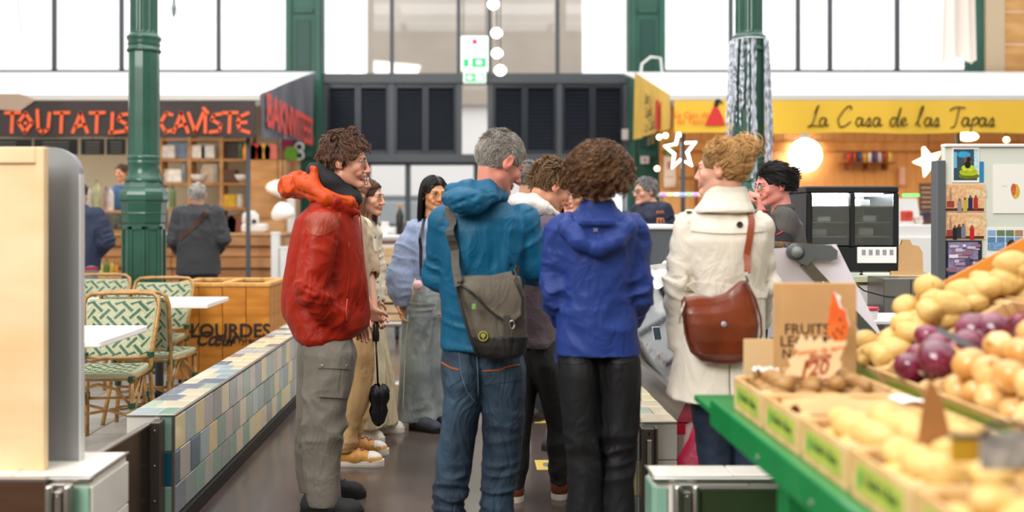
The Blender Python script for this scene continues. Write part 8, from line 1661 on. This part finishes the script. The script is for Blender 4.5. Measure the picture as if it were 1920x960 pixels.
MB().tube([B(1401, 510, .018), B(1399, 518, .012), B(1402, 524, .018), B(1399, 530, .02)], .004, 8).build('snap_hook', M_steel, g);MB().tube([B(1399+5*math.cos(a), 528+5*math.sin(a), .015) for a in np.linspace(0, 2*PI, 11)], .002, 6).build('ring', M_steel, g)
MB().tube([B(1284, 566, -.0), B(1279, 580, -.01), B(1275, 596, -.01), B(1274, 606, -.01), B(1277, 598, -.01)], .0035, 7).build('zip_pull', M_steel, g)
t=thing('shopping_bag', 'crimson plastic shopping bag on the floor behind the navy jeans', 'bag', (PX(1326, 3.95), 3.97, 0));m=MB();vs=[];n=24
prof=[(0, .13), (.1, .16), (.25, .15), (.36, .12), (.44, .07), (.5, .05)]
for z_, r in prof:
 for j in range(n):a=2*PI*j/n;rr_=r*(1+.08*math.sin(a*5+z_*9));vs.append((rr_*math.cos(a), rr_*.55*math.sin(a), z_))
m.add(vs, [(i*n+j, i*n+(j+1)%n, (i+1)*n+(j+1)%n, (i+1)*n+j) for i in range(len(prof)-1) for j in range(n)]+[tuple(range(n))[::-1], tuple((len(prof)-1)*n+j for j in range(n))], True);m.build('bag_body', mat('crimson_plastic', '#c2184a', .4, bump=.5, bscale=12), t)
MB().tube([(-.04, 0, .48), (-.05, 0, .56), (0, 0, .6), (.05, 0, .56), (.04, 0, .48)], .008, 6, flat=.4).build('handle', MATS['crimson_plastic'], t)
# ---------------------------------------------------------------- stall woman with black hair
M_vest=fabric('charcoal_vest', '#4b4743', .8);M_blt=fabric('black_tee', '#1b1b1d', .8)
p=person('i', 'black haired woman in a charcoal vest behind the deli counter, fist at her mouth', 1462, 5.2, 1.67);W=p.W;p.byaw=PI/2+.2
armR=(W(1456, 408, .16), W(1436, 455, .2), W(1425, 402, .12));armL=(W(1470, 412, -.16), W(1460, 475, -.22), W(1427, 396, -.17))
body(p, (1450, 347), math.radians(97), math.radians(-8), 0, 1.0, True, skin='#dc8f80', neck=W(1468, 393), smile=.8, arms=[dict(pts=armL, hand=(A(-.15, .1, 1), A(-1, .3, .1), -1, 1.3, 1.0, .003, 0., .9)), dict(pts=armR)], brow='#2a1c18')
def clipbun(S, rg):
 n=500;base=np.array([0, -.115, .045]);t=np.linspace(0, 1, S.shape[1]);R_=rg.uniform(.015, .034, n);ph=rg.uniform(0, 6.28, n);an=ph[:, None]+t[None]*4;o=rg.uniform(-.028, .028, n)
 B_=np.stack([o[:, None]+0*an, base[1]+R_[:, None]*np.cos(an), base[2]+1.25*R_[:, None]*np.sin(an)], 2);return np.concatenate([S, B_])
hair(p, 3200, 'updo', '#14110f', (.06, .10), .0018, .02, 8, grav=.12, comb=comb_back, seed=41, noise=.05, shell=.005, clump=30, cstr=.5, extra=clipbun, zfront=-.012, mat_rough=.3)
glasses(p, .021, '#8a7a76', .0013, .75)
m=MB();T=lambda*v:Vector(p.hc+p.hR@(A(*v)*p.hsz))
for k in range(5):m.tube([T(-.035, -.105-.012, .075-k*.014), T(-.03, -.155, .072-k*.014), T(0, -.165, .07-k*.014), T(.03, -.155, .072-k*.014), T(.035, -.117, .075-k*.014)], .003, 6)
m.build('hair_clip', mat('tortoise_clip', '#2a1418', .25, coat=.5), p.o)
MB().tube([Vector(armL[2])+Vector((.034*math.cos(a), .034*math.sin(a), .0)) for a in np.linspace(0, 2*PI, 15)], .009, 8).build('bracelet', mat('dark_red_band', '#7c1c2a', .6), p.o)
f=Field((-.32, -.34, .7), (.3, .36, 1.48), .0075);f.stack([row(p, *r) for r in[(600, 1440, 1505, .19), (520, 1440, 1504, .19), (450, 1440, 1502, .19), (420, 1444, 1496, .18), (403, 1452, 1486, .13)]], .035);f.cap(W(1468, 402), W(1464, 370), .048, .062, .01, 's');f.cap(armL[0], armL[0]+(armL[1]-armL[0])*.3, .07, .066, .03)
f.chain([W(1452, 408, -.05), W(1462, 393, -.09), W(1480, 390, -.03), W(1480, 390, .04)], [.016, .024, .026, .02], .02);f.cap(W(1466, 400), W(1464, 370), .05, .058, .006, 's')
cloth(p, f, 'vest', M_vest, .006, (9, 9, 4), 6, store=False)
f=Field((-.35, -.4, .8), (.3, .3, 1.4), .0075);f.cap(armL[0], armR[0], .05, .05, .01);f.cap(armL[0], armL[1], .058, .056, .02);f.cap(armL[1], armL[1]+(armL[2]-armL[1])*.7, .056, .042, .02);f.cap(armR[0], armR[1], .058, .055, .02);f.cap(armR[1], armR[1]+(armR[2]-armR[1])*.8, .055, .042, .02)
_, bv=cloth(p, f, 'undershirt', M_blt, .004, (9, 9, 9), 6);seam(bv, [W(1456, 440, -.6), W(1468, 434, -.6)], D, 'red_piping', mat('piping_red', '#c8243c', .6), p.o, .004);seam(bv, [W(1464, 452, -.6), W(1470, 470, -.6)], D, 'red_piping', MATS['piping_red'], p.o, .004)
f=Field((-.2, -.25, .0), (.2, .25, .9), .01);leg(f, p, [(580, 1462, 28, .16, -.02), (700, 1462, 26, .15, 0), (868, 1462, 22, .15, 0)]);cloth(p, f, 'trousers', M_bk2, .005, (8, 8, 6), 7, store=False)
# ---------------------------------------------------------------- people further back
def extra_person(lab, px, Y, H, eye, yaw, hcol, topc, rows, arms, pants, hairn=1200, hlen=(.02, .03), skin='#d8a084', fem=False, kind='short', byaw=None, rr=(.075, .065, .055), pitch=0., vox=.007, topname='jacket', legw=17, face=True, hem=None, comb=comb_whorl, lift=.4, hand=None, shoes='#2a2624', scale=1.):
 p=person('x', lab, px, Y, H);W=p.W;p.byaw=yaw if byaw is None else byaw;ar=[tuple(W(*q) for q in g) for g in arms]
 body(p, eye, yaw, pitch, 0, scale, fem, skin=skin, neck=W(rows[-1][1]/2+rows[-1][2]/2, rows[-1][0]+4), arms=[dict(pts=g) if not hand else dict(pts=g, hand=hand) for g in ar], vox=vox, face=face)
 hair(p, hairn, kind, hcol, hlen, .0026, lift, 6 if kind!='long' else 12, grav=.2 if kind!='long' else 1.1, comb=comb if kind!='long' else comb_down, seed=px%97)
 f=Field((-.42, -.4, PZ(rows[0][0], Y)-.05), (.42, .42, PZ(rows[-1][0], Y)+.12), .011);f.stack([row(p, *r) for r in rows], .04);sleeves(f, ar, (rr, )*len(ar));n0=W((rows[-1][1]+rows[-1][2])/2, rows[-1][0]);f.cap(n0-A(0, 0, .04), n0+A(0, 0, .08), .055, .065, .01, 's')
 m_=fabric('top_'+topc, topc, .75, .1, 60);_, b=cloth(p, f, topname, m_, .008, (7, 7, 3), px%50, ar, .012)
 cx=(rows[0][1]+rows[0][2])/2;zt=rows[0][0]-12;zb=CY+F*(CZ-.05)/Y;k=1/p.s;hw=legw
 f=Field((-.3, -.3, .02), (.3, .3, PZ(zt, Y)+.05), .012)
 for s_ in(-1, 1):
  ex=rotm(p.byaw)@A(1, 0, 0);c0=(cx-px)*k
  st=[(PZ(zt, Y), c0+s_*ex[0]*.08, s_*ex[1]*.08, hw*k, .12), (PZ((zt+zb)/2, Y), c0+s_*ex[0]*.1, s_*ex[1]*.1, hw*.75*k, .085), (.06, c0+s_*ex[0]*.1, s_*ex[1]*.1, hw*.62*k, .075)];f.stack(st, .02)
  q=A(c0+s_*ex[0]*.1, s_*ex[1]*.1, 0)-rotm(p.byaw)@A(0, .09, 0);shoe(p, float(q[0]), float(q[1]), p.byaw+PI/2, .28, '', fabric('shoe_'+shoes, shoes, .6), M_bsole)
 cloth(p, f, 'trousers', fabric('pants_'+pants, pants, .8, .1, 60), .006, (7, 7, 5), 4, store=False);p.bvh=b;return p
p=extra_person('grey haired man with glasses in a navy t-shirt behind the dark glass counter', 1216, 8.4, 1.72, (1210, 359), math.radians(112), '#8f8c8a', '#1e2438', [(470, 1196, 1246, .16), (440, 1190, 1252, .19), (405, 1190, 1254, .2), (388, 1198, 1246, .17), (378, 1210, 1234, .1)], [((1200, 395, .18), (1194, 430, .2), (1190, 450, 0)), ((1243, 395, -.15), (1252, 428, -.16), (1222, 440, -.28))], '#22242c', legw=24, rr=(.085, .08, .07), topname='t_shirt', hlen=(.02, .035), hairn=1600, scale=1.05);glasses(p, .022, '#3a3434', .0018, .8)
q=hit(p.bvh, p, 1236, 406)
if q:text('shirt_print', 'mi', .11, mat('orange_thread', '#d8895a', .6), p.o, (q.x+.02, q.y-.02, p.W(0, 412)[2]), rot=(PI/2, 0, .3), bold=.002);text('shirt_print', 'son', .055, MATS['orange_thread'], p.o, (q.x, q.y-.03, p.W(0, 397)[2]), rot=(PI/2, 0, .3))
p=extra_person('white haired man in a black jacket with brown diagonal strap, at the wine stall', 371, 9.8, 1.72, (371, 366), .05, '#cdc6be', '#3b3c40', [(514, 332, 412, .17), (470, 334, 410, .17), (430, 332, 414, .17), (400, 338, 408, .15), (388, 350, 394, .11), (382, 358, 386, .08)], [((340, 402, 0), (326, 448, .0), (336, 470, .2)), ((404, 402, 0), (418, 446, 0), (408, 470, .2))], '#2b3140', legw=22, rr=(.09, .08, .06), scale=1.05, face=False)
strap(p.bvh, [p.W(392, 390, -.1), p.W(388, 396, -.2), p.W(362, 424, -.2), p.W(334, 450, -.15)], .05, .006, 'shoulder_strap', mat('brown_strap', '#4a2a20', .6), p.o, off=.008)
p=extra_person('man in a navy jacket half hidden by the grey board at left', 146, 9.0, 1.72, (146, 366), -.4, '#5a4a40', '#27304a', [(508, 108, 186, .17), (470, 108, 188, .17), (430, 106, 190, .17), (400, 114, 184, .15), (384, 130, 164, .09)], [((114, 405, 0), (100, 450, 0), (112, 475, .15)), ((180, 405, 0), (199, 452, 0), (182, 476, .15))], '#8a8a90', legw=24, rr=(.09, .08, .06), face=False)
strap(p.bvh, [p.W(112, 504, -.15), p.W(146, 505, -.25), p.W(184, 503, -.15)], .03, .004, 'hem_stripe', mat('stripe_red', '#a8243c', .7), p.o, off=.004)
pl=thing('floor_platform', 'low wooden platform behind the wine stall counter', 'platform', (PX(222, 14.1), 14.1, 0));MB().box(-.8, .8, -.35, .35, 0, .1, .01).build('boards', M_shelfw, pl)
p=extra_person('dark haired stall keeper in a blue shirt half hidden by the left column', 224, 14.0, 1.9, (229, 337), PI-.4, '#4a3426', '#2f5a8a', [(452, 204, 246, .15), (400, 202, 248, .15), (372, 208, 244, .13), (360, 218, 238, .08)], [((208, 372, 0), (202, 400, 0), (206, 424, -.1)), ((243, 372, 0), (250, 400, 0), (244, 424, -.1))], '#33353c', legw=16, rr=(.075, .065, .05), topname='shirt', scale=1.08);p.o.location.z=.1
p=extra_person('person with grey hair and a navy collar, just a sliver behind the teal jacket man', 986, 6.4, 1.74, (992, 334), -.5, '#8a837c', '#262c40', [(540, 955, 1015, .17), (470, 950, 1020, .18), (410, 958, 1012, .15), (390, 974, 1000, .1)], [((958, 418, 0), (950, 480, 0), (960, 530, .1)), ((1012, 418, 0), (1020, 480, 0), (1012, 530, .1))], '#2a2c33', legw=24)
p=extra_person('smiling woman with light brown hair, only her face showing beside the curly brown hair', 1074, 5.6, 1.62, (1076, 368), math.radians(150), '#7d5a3e', '#8d7f78', [(560, 1046, 1108, .15), (480, 1044, 1110, .16), (430, 1048, 1106, .14), (410, 1064, 1090, .08)], [((1050, 430, 0), (1042, 490, 0), (1048, 540, -.1)), ((1104, 430, 0), (1112, 490, 0), (1108, 540, -.1))], '#3a3c44', fem=True, kind='long', hlen=(.15, .22), legw=26, vox=.005, hairn=1800)
